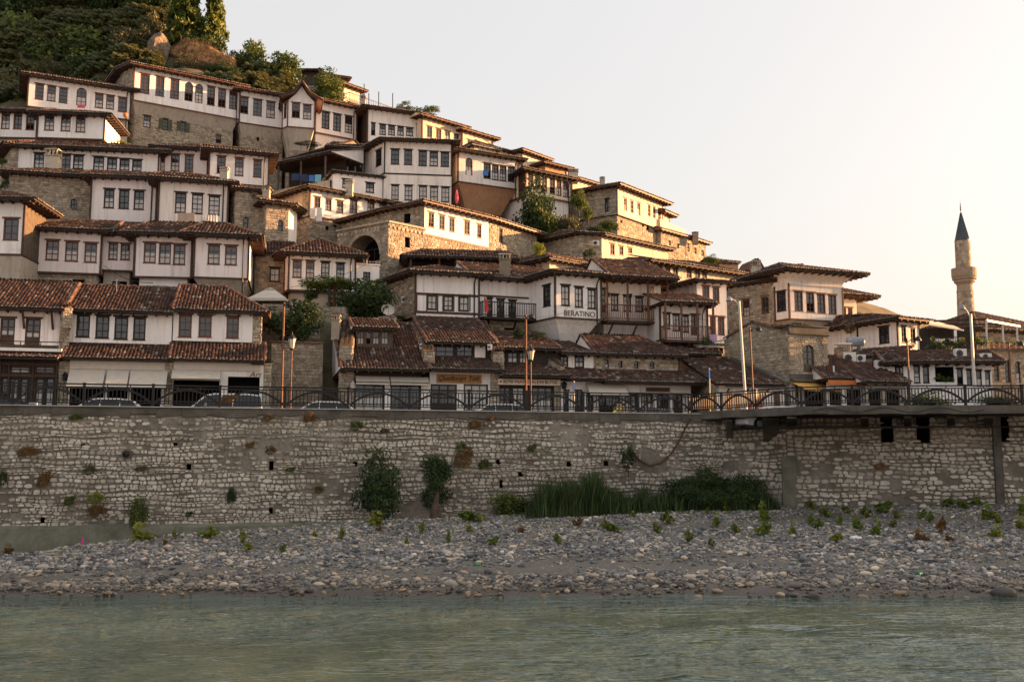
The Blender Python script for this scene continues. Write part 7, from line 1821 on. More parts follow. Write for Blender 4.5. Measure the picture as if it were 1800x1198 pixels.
# riverside bushes
def wallpx(px, py, off=.5): p = hit(px, py, *QP) if px < 1240 else hit(px, py, RP[0], RP[1]); return p.y - off
for (x0, x1, y0, y1, kd, mt_, lb, off) in (
 (622, 710, 796, 905, 'tree', 'leaf_dark', 'bushy dark fig growing at the foot of the quay wall', 1.0),
 (738, 802, 788, 862, 'bush', 'leaf_dark', 'dark leafy clump of the leaning shrub on the quay wall', .7),
 (740, 794, 830, 908, 'scrub', 'leaf_dark', 'lower hanging foliage under the leaning shrub on the quay wall', .6),
 (797, 836, 776, 836, 'scrub', 'leaf_dry', 'dried brown bush hanging beside the leaning shrub', .4),
 (800, 822, 772, 798, 'scrub', 'leaf', 'green tip on top of the dried brown bush', .35),
 (840, 865, 800, 830, 'scrub', 'leaf', 'small green plant right of the dried brown bush', .3),
 (927, 945, 775, 800, 'scrub', 'leaf', 'small green plant high on the wall above the reeds', .25),
 (858, 945, 858, 915, 'bush', 'leaf', 'broad green bush left of the reeds', 1.3),
 (225, 262, 855, 945, 'scrub', 'leaf', 'long green creeper hanging on the left quay wall', .4),
 (110, 135, 865, 895, 'scrub', 'leaf', 'green plant on the wall between the two dry clumps', .35),
 (150, 185, 860, 890, 'scrub', 'leaf_bright', 'bright green tuft above a dry clump on the left quay wall', .35),
 (152, 190, 878, 912, 'scrub', 'leaf_dry', 'dry orange clump under the bright green tuft', .35),
 (62, 92, 818, 870, 'scrub', 'leaf_dry', 'dry brown clump hanging at the far left of the quay wall', .35),
 (145, 170, 812, 838, 'scrub', 'leaf_olive', 'small dry tuft below the drain pipe', .25),
 (28, 72, 778, 808, 'scrub', 'leaf_dry', 'dry grass streak near the left end of the quay wall', .25),
 (235, 262, 815, 832, 'scrub', 'leaf_olive', 'thin weed right below the drain pipe', .2),
 (460, 482, 725, 742, 'scrub', 'leaf_dry', 'dry tuft just under the coping, left of the lantern post', .25),
 (532, 558, 718, 748, 'scrub', 'leaf_dry', 'dry grass clump under the coping right of the lantern post', .25),
 (430, 450, 772, 792, 'scrub', 'leaf_dry', 'dry orange tuft in the middle left of the quay wall', .22),
 (465, 487, 780, 802, 'scrub', 'leaf_dry', 'dry tuft next to the middle left orange tuft', .22),
 (822, 852, 732, 758, 'scrub', 'leaf_dry', 'dry orange grass clump under the coping by the signboard shop', .25),
 (855, 870, 728, 742, 'scrub', 'leaf_dry', 'smaller dry clump right of the orange grass under the coping', .22),
 (615, 640, 735, 760, 'scrub', 'leaf', 'green weed under the coping above the fig', .22),
 (668, 685, 748, 765, 'scrub', 'leaf_olive', 'olive weed high on the wall right above the fig', .2),
 (500, 522, 818, 832, 'scrub', 'leaf', 'small weed in the wall left of the fig', .2),
 (552, 570, 850, 870, 'scrub', 'leaf_dry', 'little dry plant low on the wall left of the fig', .2),
 (398, 416, 845, 895, 'scrub', 'leaf_dark', 'dark stained plant hanging from a drain hole', .2),
 (325, 340, 895, 912, 'scrub', 'leaf_dark', 'dark weed at the wall foot above the footing', .25),
 (1090, 1118, 775, 835, 'scrub', 'leaf_dark', 'dark upright bush rising out of the reeds beside the hose', 1.0),
 (1536, 1562, 808, 830, 'scrub', 'leaf_dry', 'spiky dry plant in the middle of the right quay wall', .2),
 (380, 420, 690, 715, 'scrub', 'leaf_dry', 'dry orange grass on the coping before the white van', -.05),
 (-5, 14, 820, 860, 'scrub', 'leaf_dark', 'dark plant cut by the left edge of the picture on the wall', .3),
 (120, 150, 722, 742, 'scrub', 'leaf', 'green weed under the coping at the left', .22)):
    Y = wallpx((x0 + x1) / 2, (y0 + y1) / 2, off)
    tree('shrub', lb, 'P', x0, x1, y0, y1, Y, kd, mt_, 'shrub', 'plants growing on the quay wall', .1 if off < .95 else .3, depth=max(.18, off * .7))
for px, lean in ((768, -.3),):
    p = P(762, 922, wallpx(762, 900, .8)); mb = MB(); mb.tube([p - Vector((0, 0, .3)), p + Vector((.05, .1, .7)), p + Vector((.15, .2, 1.5)), p + Vector((.1, .3, 2.4))], [.30, .22, .13, .07], 'bark', 9); tag(mb.build('tree_stump'), 'dark leaning trunk at the wall foot under the leaning shrub', 'trunk')
# reeds
r = np.random.default_rng(77); nb = 12500
px = np.concatenate([r.uniform(930, 1365, int(nb * .45)), r.normal(1010, 42, int(nb * .33)), r.uniform(1150, 1362, nb - int(nb * .45) - int(nb * .33))]); px = np.clip(px, 925, 1368)
Yb = np.where(px < 1230, WY((px - 900) / F * 57), 58.6) - r.uniform(.4, 3.2, len(px)); X = (px - 900) / F * Yb; zb = gv(X, Yb) - .1
env = np.interp(px, [925, 945, 990, 1050, 1085, 1120, 1160, 1200, 1260, 1310, 1345, 1368], [1.0, 1.9, 2.5, 2.45, 1.75, 1.5, 2.1, 2.6, 2.7, 2.6, 1.9, .7]); h_ = env * np.where(px > 1135, .72, 1.0) * (.80 + .22 * np.sin(px * .11) * np.sin(px * .037 + 1)) * r.uniform(.35, 1.15, len(px))
le = r.normal(0, .13, (len(px), 2)) * h_[:, None]; an = r.uniform(0, 3.14, len(px)); wd = r.uniform(.014, .032, len(px)); wx, wy = np.cos(an) * wd, np.sin(an) * wd
def rowp(t, k): return np.stack([X + le[:, 0] * t ** 2 + wx * k, Yb + le[:, 1] * t ** 2 + wy * k, zb + h_ * (t - .10 * t ** 3)], 1)
v = np.stack([rowp(0, -1), rowp(0, 1), rowp(.5, 1), rowp(.5, -1), rowp(1, .15), rowp(1, -.15)], 1).reshape(-1, 3); b6 = (np.arange(len(px)) * 6)[:, None]
f = np.stack([b6 + np.array([[0, 1, 2, 3]]), b6 + np.array([[3, 2, 4, 5]])], 1).reshape(-1, 4)
o = finish('reeds', v, f, ['reed'], None, None, np.repeat(r.random(len(px)), 2), 'stuff'); o['label'] = 'dense dark green reeds at the foot of the quay wall'
d = crown(5, 70, 16000, .045, .55, (.10, .22), .88); a, b_ = P(1145, 905, 56), P(1368, 812, 56)
v = d[0] * np.array([(b_.x - a.x) / 2 * 1.05, 1.5, (b_.z - a.z) / 2 * 1.7]) + np.array([(a.x + b_.x) / 2, 56.2, (a.z + b_.z) / 2 - .2]); o = finish('thicket', v, d[1], ['leaf_dark'], None, None, d[2], 'stuff'); o['label'] = 'dense dark thicket behind the right half of the reeds'
# weeds on the bar
W1 = [(255, 938, 38, 26, 'b'), (375, 938, 30, 18, 'b'), (433, 945, 14, 22, 'b'), (515, 924, 20, 22, 'b'), (445, 962, 20, 14, 'b'), (505, 965, 15, 13, 'g'), (665, 913, 38, 20, 'b'), (830, 908, 45, 18, 'g'), (30, 966, 22, 14, 'd'), (605, 938, 12, 18, 'b'), (825, 928, 14, 16, 'b'), (745, 928, 10, 18, 'b'), (915, 930, 14, 14, 'y'), (1060, 922, 16, 14, 'b'), (1170, 912, 25, 20, 'g'), (980, 948, 14, 18, 'g'), (870, 952, 22, 14, 'g'), (1075, 928, 30, 16, 'g'), (1150, 930, 14, 18, 'g'), (1015, 918, 16, 14, 'y'), (718, 952, 8, 14, 'g'), (790, 945, 10, 18, 'g'), (1335, 902, 22, 28, 'g'), (1336, 930, 30, 24, 'g'), (1288, 930, 15, 18, 'g'), (1255, 915, 18, 22, 'g'), (1270, 892, 14, 14, 'g'), (1420, 888, 18, 14, 'g'), (1445, 901, 20, 15, 'g'), (1482, 896, 18, 12, 'g'), (1515, 902, 18, 18, 'g'), (1548, 893, 34, 18, 'g'), (1566, 903, 14, 16, 'g'), (1612, 904, 15, 14, 'g'), (1625, 911, 13, 18, 'g'), (1468, 916, 12, 20, 'g'), (1497, 920, 22, 22, 'g'), (1533, 930, 20, 22, 'g'), (1430, 922, 18, 16, 'g'), (1418, 914, 16, 14, 'g'), (1387, 932, 16, 20, 'g'), (1643, 925, 16, 28, 'y'), (1655, 945, 16, 12, 'y'), (1605, 942, 26, 16, 'r'), (1725, 902, 28, 22, 'g'), (1742, 912, 18, 14, 'b'), (1788, 893, 24, 26, 'g'), (1780, 920, 22, 18, 'b'), (1740, 935, 24, 18, 'b'), (1655, 884, 22, 16, 'g'), (1684, 888, 20, 14, 'g'), (1205, 945, 18, 16, 'g'), (1205, 935, 12, 12, 'b'), (1245, 955, 12, 14, 'g'), (1460, 945, 22, 16, 'b'), (1560, 920, 16, 12, 'g'), (300, 952, 9, 14, 'y'), (316, 940, 8, 14, 'b'), (560, 940, 10, 10, 'b'), (670, 930, 10, 12, 'y'), (1110, 905, 12, 10, 'b'), (1330, 885, 16, 12, 'g'), (1240, 898, 10, 10, 'g'), (1708, 880, 20, 14, 'g')]
WN = {'b': ('yellow green', 'leaf_bright'), 'g': ('green', 'leaf_weed'), 'y': ('yellowing', 'leaf_dry'), 'd': ('dry brown', 'leaf_dry'), 'r': ('reddish dry', 'leaf_dry')}
def lmk(px): return ['at the bar tip by the footing', 'below the creeper', 'below the lantern posts', 'left of the fig', 'by the fig', 'by the leaning trunk', 'left of the reeds', 'below the reed bed', 'below the hose', 'right end of the reeds', 'below the first deck bracket', 'below the first deck opening', 'below the concrete pillar', 'at the far right'][int(np.clip(np.searchsorted([130, 300, 420, 600, 700, 800, 930, 1090, 1230, 1400, 1520, 1640, 1730], px), 0, 13))]
seen = {}
for (px, py, w_, h_, c) in W1: seen.setdefault((WN[c][0], lmk(px)), []).append((px, py, w_, h_, c))
ORD = ['', 'second ', 'third ', 'fourth ', 'fifth ', 'sixth ', 'seventh ', 'eighth ', 'ninth ', 'tenth ', 'eleventh ', 'twelfth ', 'thirteenth ', 'fourteenth ']
for (cn, lm), lst in seen.items():
    lst.sort(key=lambda q_: q_[0])
    for i, (px, py, w_, h_, c) in enumerate(lst):
        lo, hi = 37.0, 57.5
        for _ in range(30):                       # where this sight line meets the bar
            mid = (lo + hi) / 2; p = P(px, py + h_ * .5, mid)
            if p.z > G(p.x, p.y): lo = mid
            else: hi = mid
        Y = lo; s = Y / F; sz = 'small' if w_ < 15 else ('middling' if w_ < 24 else 'broad')
        lb = f'{sz} {cn} weed on the gravel {lm}' if len(lst) == 1 else f"{ORD[i] if i else 'first '}{cn} weed from the left on the gravel {lm}"
        z0 = float(G((px - 900) / F * Y, Y)); root = thing('weed', ((px - 900) / F * Y, Y, z0), lb, 'weed', 'weeds on the gravel bar')
        o = bpy.data.objects.new('leaves', crown_mesh('weed', WN[c][1], (i + px) % 3)); COL.objects.link(o); o.parent = root; o.location = (0, 0, h_ * s * .62); o.scale = (w_ * s * .85, w_ * s * .7, h_ * s * .95); o.rotation_euler = (0, 0, px)
        mb = MB()
        for k in range(5): a = random.uniform(0, 6.28); rr_ = w_ * s * .3; mb.tube([root.location + Vector((0, 0, -.02)), root.location + Vector((rr_ * math.cos(a), rr_ * math.sin(a), h_ * s * .8))], [.012, .006], 'leaf_dry', 4)
        mb.build('stem', root, 'stuff')
# fine grass seedlings
r = np.random.default_rng(9); n = 2600; px = r.uniform(-20, 1820, n); Y = r.uniform(44, 56.5, n); X = (px - 900) / F * Y; yt = np.interp(X, TX, TYY); ok = (Y < yt + .3) & (Y > yt - 9 * r.random(n) ** 1.6); X, Y = X[ok], Y[ok]; n = len(X); zb = gv(X, Y)
v = []; 
for k in range(3):
    a = r.uniform(0, 6.28, n); h_ = r.uniform(.08, .26, n); l = r.normal(0, .06, (n, 2)); w_ = .012
    v.append(np.stack([np.stack([X - w_, Y, zb], 1), np.stack([X + w_, Y, zb], 1), np.stack([X + l[:, 0], Y + l[:, 1], zb + h_], 1)], 1))
v = np.concatenate(v).reshape(-1, 3); f = np.arange(len(v)).reshape(-1, 3); o = finish('grass', v, f, ['leaf_bright'], None, None, r.random(len(f)), 'stuff'); o['label'] = 'thin grass seedlings among the gravel'
p = P(145, 955, 46.5); mb = MB(); mb.tube([p - Vector((0, 0, .5)), p + Vector((0, 0, .1))], .02, 'leaf', 5); mb.lathe((p.x, p.y), [(.01, p.z - .12), (.05, p.z), (.03, p.z + .22), (.005, p.z + .32)], 'magenta', 7); tag(mb.build('flower_spike'), 'single magenta flower spike at the bar tip by the footing', 'flower')
# ================================================================ vehicles, lamps, people, small things
def car(px, lb, mat, kind='hatch', L=4.1, flip=False, off=3.0, deck=False, h_=1.46):
    Y0 = 57.0; x = (px - 900) / F * Y0
    for _ in range(6): Y0 = (WY(x) if not deck else 54.5) + off; x = (px - 900) / F * Y0
    d = dirn(*QP); ang = math.atan2(d.y, d.x) + (math.pi if not flip else 0)
    root = thing('parked_car', (x, Y0, ROAD), lb, 'car', 'cars parked along the quay'); root.rotation_euler = (0, 0, ang)
    def part(mb, name, par, smooth=False):
        rl = root.location.copy(); root.location = (0, 0, 0); o = mb.build(name, par, None, smooth); root.location = rl; return o
    W = .86; k = h_ / 1.46
    # x forward; sections (x, half width, z low, z high)
    sec = [(-L / 2, .70, .42, .80), (-L / 2 + .12, .80, .30, .92), (-L * .32, W, .24, .96), (0, W, .22, .95), (L * .20, W, .22, .93), (L * .36, .82, .24, .86), (L / 2 - .10, .74, .30, .72), (L / 2, .62, .40, .62)]
    mb = MB()
    def ringp(s): x_, w_, a, b_ = s; a *= k; b_ *= k; m_ = (a + b_) / 2; return [(x_, -w_ * .92, a), (x_, -w_, m_), (x_, -w_ * .93, b_ - .02), (x_, -w_ * .70, b_), (x_, w_ * .70, b_), (x_, w_ * .93, b_ - .02), (x_, w_, m_), (x_, w_ * .92, a)]
    R = [ringp(s) for s in sec]
    for A, B in zip(R, R[1:]):
        for j in range(8): mb.face([A[j], B[j], B[(j + 1) % 8], A[(j + 1) % 8]], mat, .5)
    mb.face(R[0], mat, .5); mb.face(R[-1][::-1], mat, .5); body = part(mb, 'body', root)
    if kind == 'van': roofl = [(-L / 2 + .10, .93), (-L / 2 + .16, h_ / k - .06), (-L * .30, h_ / k), (L * .10, h_ / k), (L * .20, h_ / k - .07), (L * .36, .88)]
    elif kind == 'sedan': roofl = [(-L * .42, .93), (-L * .22, h_ / k - .06), (-L * .10, h_ / k), (L * .06, h_ / k - .01), (L * .12, h_ / k - .06), (L * .30, .90)]
    else: roofl = [(-L * .47, .94), (-L * .36, h_ / k - .10), (-L * .22, h_ / k), (L * .04, h_ / k), (L * .12, h_ / k - .06), (L * .32, .90)]
    roofl = [(a, b_ * k) for a, b_ in roofl]; zt = max(b_ for _, b_ in roofl); g = MB(); rf_ = MB()
    wz = lambda z: .84 - .20 * max(0, (z - .9 * k)) / (.56 * k)
    for (xa, za), (xb, zb) in zip(roofl, roofl[1:]):
        top = za > zt - .12 and zb > zt - .12; m_ = mat if top else 'car_glass'; tgt = rf_ if top else g
        tgt.face([(xa, -wz(za), za), (xb, -wz(zb), zb), (xb, wz(zb), zb), (xa, wz(za), za)], m_, .5)
    xs0, xs1 = roofl[0][0], roofl[-1][0]
    for sg in (-1, 1):
        pts = [(a, sg * wz(b_), b_ ) for a, b_ in roofl] ; base = [(xs1, sg * .84, .90 * k), (xs0, sg * .84, .92 * k)]
        fpts = pts + base; g.face(fpts if sg > 0 else fpts[::-1], 'car_glass', .5)
        for (xa, za), (xb, zb) in zip(roofl, roofl[1:]): rf_.beam((xa, sg * (wz(za) + .006), za), (xb, sg * (wz(zb) + .006), zb), .05, .075, mat)
        for xp in ((xs0 * .45, ) if kind != 'van' else (-L * .12, )) + (L * .02,):
            zz = float(np.interp(xp, [a for a, _ in roofl], [b_ for _, b_ in roofl])); rf_.beam((xp, sg * .848, .9 * k), (xp - .05, sg * (wz(zz) + .006), zz - .02), .03, .085 if kind != 'van' else .3, mat)
    part(rf_, 'roof', root); part(g, 'window_glass', root)
    for sx in (-1, 1):
        for sg in (-1, 1):
            t = MB(); c = Vector((sx * L * .31, sg * .80, .31)); t.tube([c - Vector((0, .10, 0)), c + Vector((0, .10, 0))], .31, 'tyre', 16); w_ = part(t, 'wheel', root)
            t = MB(); t.tube([c + Vector((0, sg * .10, 0)), c + Vector((0, sg * .115, 0))], .19, 'grey_metal', 12); part(t, 'rim', w_)
    for sg in (-1, 1):
        t = MB(); t.box((L / 2 - .12, sg * .55, .62 * k), (.2, .28, .12), 'white_plastic'); part(t, 'headlight', root); t = MB(); t.box((-L / 2 + .06, sg * .62, .74 * k), (.12, .2, .16), 'car_red'); part(t, 'tail_light', root)
        t = MB(); t.box((L * .20, sg * .95, .98 * k), (.10, .18, .13), mat); part(t, 'mirror', root)
    return root
car(182, 'white hatchback behind the left railing, only its curved roof showing', 'car_white', 'hatch', 4.2)
car(392, 'white high roofed van behind the railing in front of the Art shop', 'car_white', 'van', 4.3, h_=1.80)
car(562, 'white car behind the railing right of the lantern post', 'car_white', 'hatch', 4.0)
car(868, 'white car behind the railing beside the signboard shop lamp posts', 'car_white', 'hatch', 4.2)
car(1128, 'grey car low behind the railing left of the deck', 'car_grey', 'hatch', 3.9, off=2.4, h_=1.30)
car(1357, 'silver car behind the deck railing below the rough stone gable', 'car_white', 'hatch', 4.0, deck=True, off=3.2, h_=1.25)
car(-5, 'dark car cut by the left edge of the picture', 'car_dark', 'sedan', 4.3)

# lamp posts
def pole(px, ptop, Y, lb, mat='rust_metal', r=.06, arm=None, lean=0, double=None, base=ROAD, lantern=False):
    t = P(px, ptop, Y); root = thing('lamp_post', (t.x + lean, Y, base), lb, 'lamp post'); b0 = Vector((t.x + lean, Y, base)); mb = MB()
    mb.tube([b0, b0.lerp(t, .3), t], [r * 1.25, r, r * .85], mat, 10); mb.tube([b0, b0 + Vector((0, 0, .5))], r * 1.7, mat, 10); mb.build('pole', root)
    if lantern:
        z = t.z; mb = MB()
        for j in range(6):
            a0, a1 = math.pi * 2 * j / 6, math.pi * 2 * (j + 1) / 6; f = lambda a, rr, zz_: Vector((t.x + rr * math.cos(a), Y + rr * math.sin(a), zz_))
            mb.face([f(a0, .12, z - .62), f(a1, .12, z - .62), f(a1, .21, z - .12), f(a0, .21, z - .12)], 'sign_cream', .5)
        mb.build('lamp_glass', root); mb = MB()
        mb.lathe((t.x, Y), [(.05, z - .72), (.14, z - .64), (.13, z - .61)], 'black_metal', 6); mb.lathe((t.x, Y), [(.24, z - .12), (.24, z - .09), (.10, z + .08), (.05, z + .12), (.02, z + .22), (.005, z + .3)], 'black_metal', 6)
        for j in range(6): a = math.pi * 2 * j / 6; mb.beam((t.x + .125 * math.cos(a), Y + .125 * math.sin(a), z - .63), (t.x + .22 * math.cos(a), Y + .22 * math.sin(a), z - .1), .025, .025, 'black_metal')
        mb.build('lantern_frame', root); return root
    if arm:
        ax, az, kind = arm; e = t + Vector((ax, -.1, az)); mb = MB(); mb.tube([t + Vector((0, 0, -.25)), t.lerp(e, .5) + Vector((0, 0, -.05)), e], r * .45, mat if kind != 'dark' else 'black_metal', 6); mb.build('arm', root)
        mb = MB(); c = e + Vector((math.copysign(.08, ax), 0, 0)); mb.lathe((c.x, c.y), [(.02, c.z + .10), (.10, c.z + .06), (.17, c.z - .08), (.19, c.z - .16), (.15, c.z - .16), (.02, c.z - .14)], 'black_metal' if kind != 'pale' else 'grey_metal', 10); mb.build('lamp_head', root)
    if double:
        e = t + Vector((double, 0, 0)); mb = MB(); mb.tube([t, e], r * .45, 'black_metal', 6); mb.build('arm', root)
    return root
pole(499.5, 531, 54.0, 'tall rust brown street lamp left of the lantern post by the Art shop', arm=(.22, -.02, 'rust'))
pole(513.5, 592, 54.2, 'lantern on a brown post in front of the stone garden wall', r=.045, lantern=True)
pole(924.5, 553, 57.0, 'tall orange brown street lamp before the butik signboard', arm=(.25, -.05, 'rust'))
pole(933, 613, 57.2, 'lantern on a brown post before the butik signboard', r=.045, lantern=True)
pole(1299, 529, 58.5, 'tall pale lamp pole before the rough stone gable', 'pale_metal', .085, arm=(-.5, .15, 'pale'), lean=.28)
pole(1318, 575, 58.0, 'thin rust pole with a short arm right of the pale pole', 'rust_metal', .055, arm=(.40, -.05, 'dark'), lean=.12)
pole(1594, 594, 56.0, 'rusty pole with a short lamp arm before the low white building', 'rust_metal', .055, arm=(.50, .0, 'dark'), lean=.03)
pole(1706, 552, 56.5, 'tall pale lamp pole below the minaret', 'pale_metal', .085, arm=(-.42, .42, 'pale'))
pole(1773, 604, 56.0, 'dark rusty pole with a curved arm before the arcaded building', 'rust_metal', .05, arm=(.55, .05, 'dark'))
# little blue street signs
for px, py, lb in ((1009, 680, 'narrow blue street sign on a thin post before the long low house'), (1247, 657, 'narrow blue street sign on a pale post before the low tiled shop')):
    Y = 60; p = P(px, py, Y); root = thing('street_sign', (p.x, Y, ROAD), lb, 'street sign'); mb = MB(); mb.tube([(p.x, Y, ROAD), p + Vector((0, 0, .35))], .03, 'pale_metal', 6); mb.build('post', root); mb = MB(); mb.box(p, (.10, .05, .55), 'blue_cloth'); mb.build('sign_plate', root)
# A-board
p = P(56, 707, 53.5); root = thing('sandwich_board', (p.x, 53.5, ROAD), 'small white board with black letters behind the railing at the left', 'sign'); mb = MB(); a = Vector((p.x - .24, 53.5)); b_ = Vector((p.x + .24, 53.55))
mb.hexa([V3(a, ROAD), V3(b_, ROAD), V3(b_, ROAD) + Vector((0, .05, 0)), V3(a, ROAD) + Vector((0, .05, 0))], [V3(a, .62) + Vector((.04, .12, 0)), V3(b_, .62) + Vector((-.04, .12, 0)), V3(b_, .62) + Vector((-.04, .16, 0)), V3(a, .62) + Vector((.04, .16, 0))], 'white_plastic'); mb.build('board', root)
text('lettering', 'WA!', a, b_, .47, .16, 'letter_black', root, -.06, .3)

# air conditioners
def ac(px0, px1, py0, py1, Y, lb, fans=1, rz=None):
    a, b_ = P(px0, py1, Y), P(px1, py0, Y); c = (a + b_) / 2; wd, ht = b_.x - a.x, b_.z - a.z; root = thing('air_conditioner', (c.x, c.y, a.z), lb, 'air conditioner', 'outdoor air conditioner units')
    mb = MB(); mb.box(c, (wd, .34, ht), 'white_plastic'); mb.build('case', root)
    for i in range(fans):
        zc = c.z if fans == 1 else a.z + ht * (.27 + .46 * i); r_ = min(wd * .30, ht / fans * .40); mb = MB(); q = Vector((c.x - (wd * .13 if fans == 1 else wd * .12), c.y - .175, zc)); mb.tube([q, q + Vector((0, -.012, 0))], r_, 'black_metal', 18); f_ = mb.build('fan_grille', root); mb = MB()
        for k in (.45, .8):
            pts = [q + Vector((r_ * k * math.cos(t * math.pi / 9), -.016, r_ * k * math.sin(t * math.pi / 9))) for t in range(19)]; mb.tube(pts, .008, 'grey_metal', 4, caps=False)
        mb.build('grille_ring', f_)
    mb = MB()
    for s in (-.35, .35): mb.beam((c.x + s * wd, c.y + .3, a.z - .03), (c.x + s * wd, c.y - .18, a.z - .03), .05, .05, 'grey_metal')
    mb.build('bracket', root)
ac(1482, 1503, 619, 640, 68.8, 'large air conditioner, leftmost on the low white building wall')
ac(1505, 1520, 623, 636, 69.0, 'small air conditioner beside the large one on the low white building')
ac(1538, 1560, 633, 657, 67.6, 'twin fan air conditioner on the low white building wall', 2)
ac(1678, 1697, 613, 629, 67.0, 'air conditioner on the roof terrace below the minaret')
ac(1724, 1741, 621, 632, 66.6, 'small air conditioner above the end of the terrace roof')
ac(706, 718, 521, 533, 71.5, 'air conditioner on the stone side of the timber banded house')
ac(738, 746, 604, 613, 63.5, 'white unit at the foot of the second party wall')
ac(857, 865, 605, 615, 63.5, 'white unit at the foot of the third party wall')
ac(1042, 1053, 423, 432, 91.0, 'air conditioner on the stone side of the three window sunlit house')
# water tanks
def tank(px0, px1, py0, py1, Y, lb, mat):
    a, b_ = P(px0, py1, Y), P(px1, py0, Y); r_ = (b_.z - a.z) / 2; zc = (a.z + b_.z) / 2; root = thing('water_tank', ((a.x + b_.x) / 2, Y, a.z), lb, 'water tank'); mb = MB()
    mb.tube([(a.x, Y, zc), (a.x + r_ * .25, Y, zc), (b_.x - r_ * .25, Y, zc), (b_.x, Y, zc)], [r_ * .72, r_, r_, r_ * .72], mat, 18); mb.build('tank', root, None, False); mb = MB()
    for t in (.25, .75): mb.box((a.x + (b_.x - a.x) * t, Y, a.z - .12), (.1, r_ * 1.4, .3), 'grey_metal')
    mb.build('cradle', root)
tank(331, 371, 509, 523, 66.0, 'pale cylindrical water tank behind the shop roof ridge', 'pale_metal')
tank(1489, 1518, 592, 609, 69.5, 'dark grey water tank beside the white house below the minaret', 'grey_metal')
wc = thing('slotted_chimney', P(1484, 615, 69), 'brick chimney with a row of slots before the dark water tank', 'chimney'); a, b_ = P(1472, 616, 68.8), P(1496, 597, 68.8); mb = MB(); mb.box(((a.x + b_.x) / 2, 69.2, (a.z + b_.z) / 2 - .6), (b_.x - a.x, .7, b_.z - a.z + .2), 'mortar'); mb.build('shaft', wc); sb = MB(); stones_on(sb, (a.x, 68.85), (b_.x, 68.85), a.z - .3, b_.z - .35, [], h=(.1, .14), wl=(.15, .3)); sb.build('brickwork', wc, 'stuff')
mb = MB()
for i in range(8): mb.box((a.x + (b_.x - a.x) * (i + .5) / 8, 69.0, b_.z - .45), (.06, .3, .34), 'white')
mb.box(((a.x + b_.x) / 2, 69.1, b_.z - .25), (b_.x - a.x + .1, .75, .08), 'white'); mb.build('slotted_head', wc)
# satellite dishes
def dish(px, py, Y, r_, lb, face):
    p = P(px, py, Y); root = thing('satellite_dish', (p.x, p.y, p.z - r_), lb, 'satellite dish'); d = Vector(face).normalized(); x = d.cross(Vector((0, 0, 1))).normalized(); y = x.cross(d); mb = MB()
    R = [[p + (x * math.cos(2 * math.pi * j / 20) + y * math.sin(2 * math.pi * j / 20)) * (r_ * k) + d * (.30 * r_ * k * k) for j in range(20)] for k in (.02, .35, .7, 1)]
    for A, B in zip(R, R[1:]):
        for j in range(20): mb.face([A[j], A[(j + 1) % 20], B[(j + 1) % 20], B[j]], 'pale_metal', .5)
    mb.build('reflector', root, None, True); mb = MB(); f_ = p + d * r_ * .9; mb.tube([p - y * r_ * .95 + d * .25 * r_, f_], .015, 'grey_metal', 5); mb.tube([f_, f_ + d * .1], .04, 'grey_metal', 8); mb.build('feed_arm', root); mb = MB(); mb.tube([p, p - d * .25, p - d * .25 - Vector((0, 0, r_ * 1.4))], .03, 'grey_metal', 6); mb.build('mount', root)
dish(681, 546, 68.5, .46, 'large satellite dish on the stone stub between the shop roofs', (.35, -1, .55)); dish(642, 452, 74.2, .26, 'small satellite dish beside the small white house roof', (-.4, -1, .3))
mb = MB(); a = P(681, 557, 68.4); mb.box(a - Vector((0, -.2, .8)), (1.2, .9, 1.6), 'mortar'); o = mb.build('stone_stub'); tag(o, 'rough stone stub carrying the large satellite dish', 'stone pier'); sb = MB(); stones_on(sb, (a.x - .6, a.y - .26), (a.x + .6, a.y - .26), a.z - 1.6, a.z + .0, []); sb.build('wall_stones', o, 'stuff')
gw = thing('stone_terrace', P(600, 600, 69), 'stacked stone terrace corner below the vine pergola posts', 'terrace wall'); a, b_ = v2(P(560, 560, 68.6)), v2(P(606, 560, 68.0)); zt = P(580, 538, 68).z; mb = MB(); wallgrid(mb, a, b_, zt - 3.5, zt, [], 'mortar'); wallgrid(mb, b_, b_ + Vector((.6, 3)), zt - 3.5, zt, [], 'mortar'); mb.face([V3(a, zt), V3(b_, zt), V3(b_ + Vector((.6, 3)), zt), V3(a + Vector((.6, 3)), zt)], 'mortar'); mb.build('wall', gw); sb = MB(); stones_on(sb, a, b_, zt - 2.5, zt, [], h=(.1, .16), wl=(.25, .6)); stones_on(sb, b_, b_ + Vector((.6, 3)), zt - 2.5, zt, []); sb.build('wall_stones', gw, 'stuff')
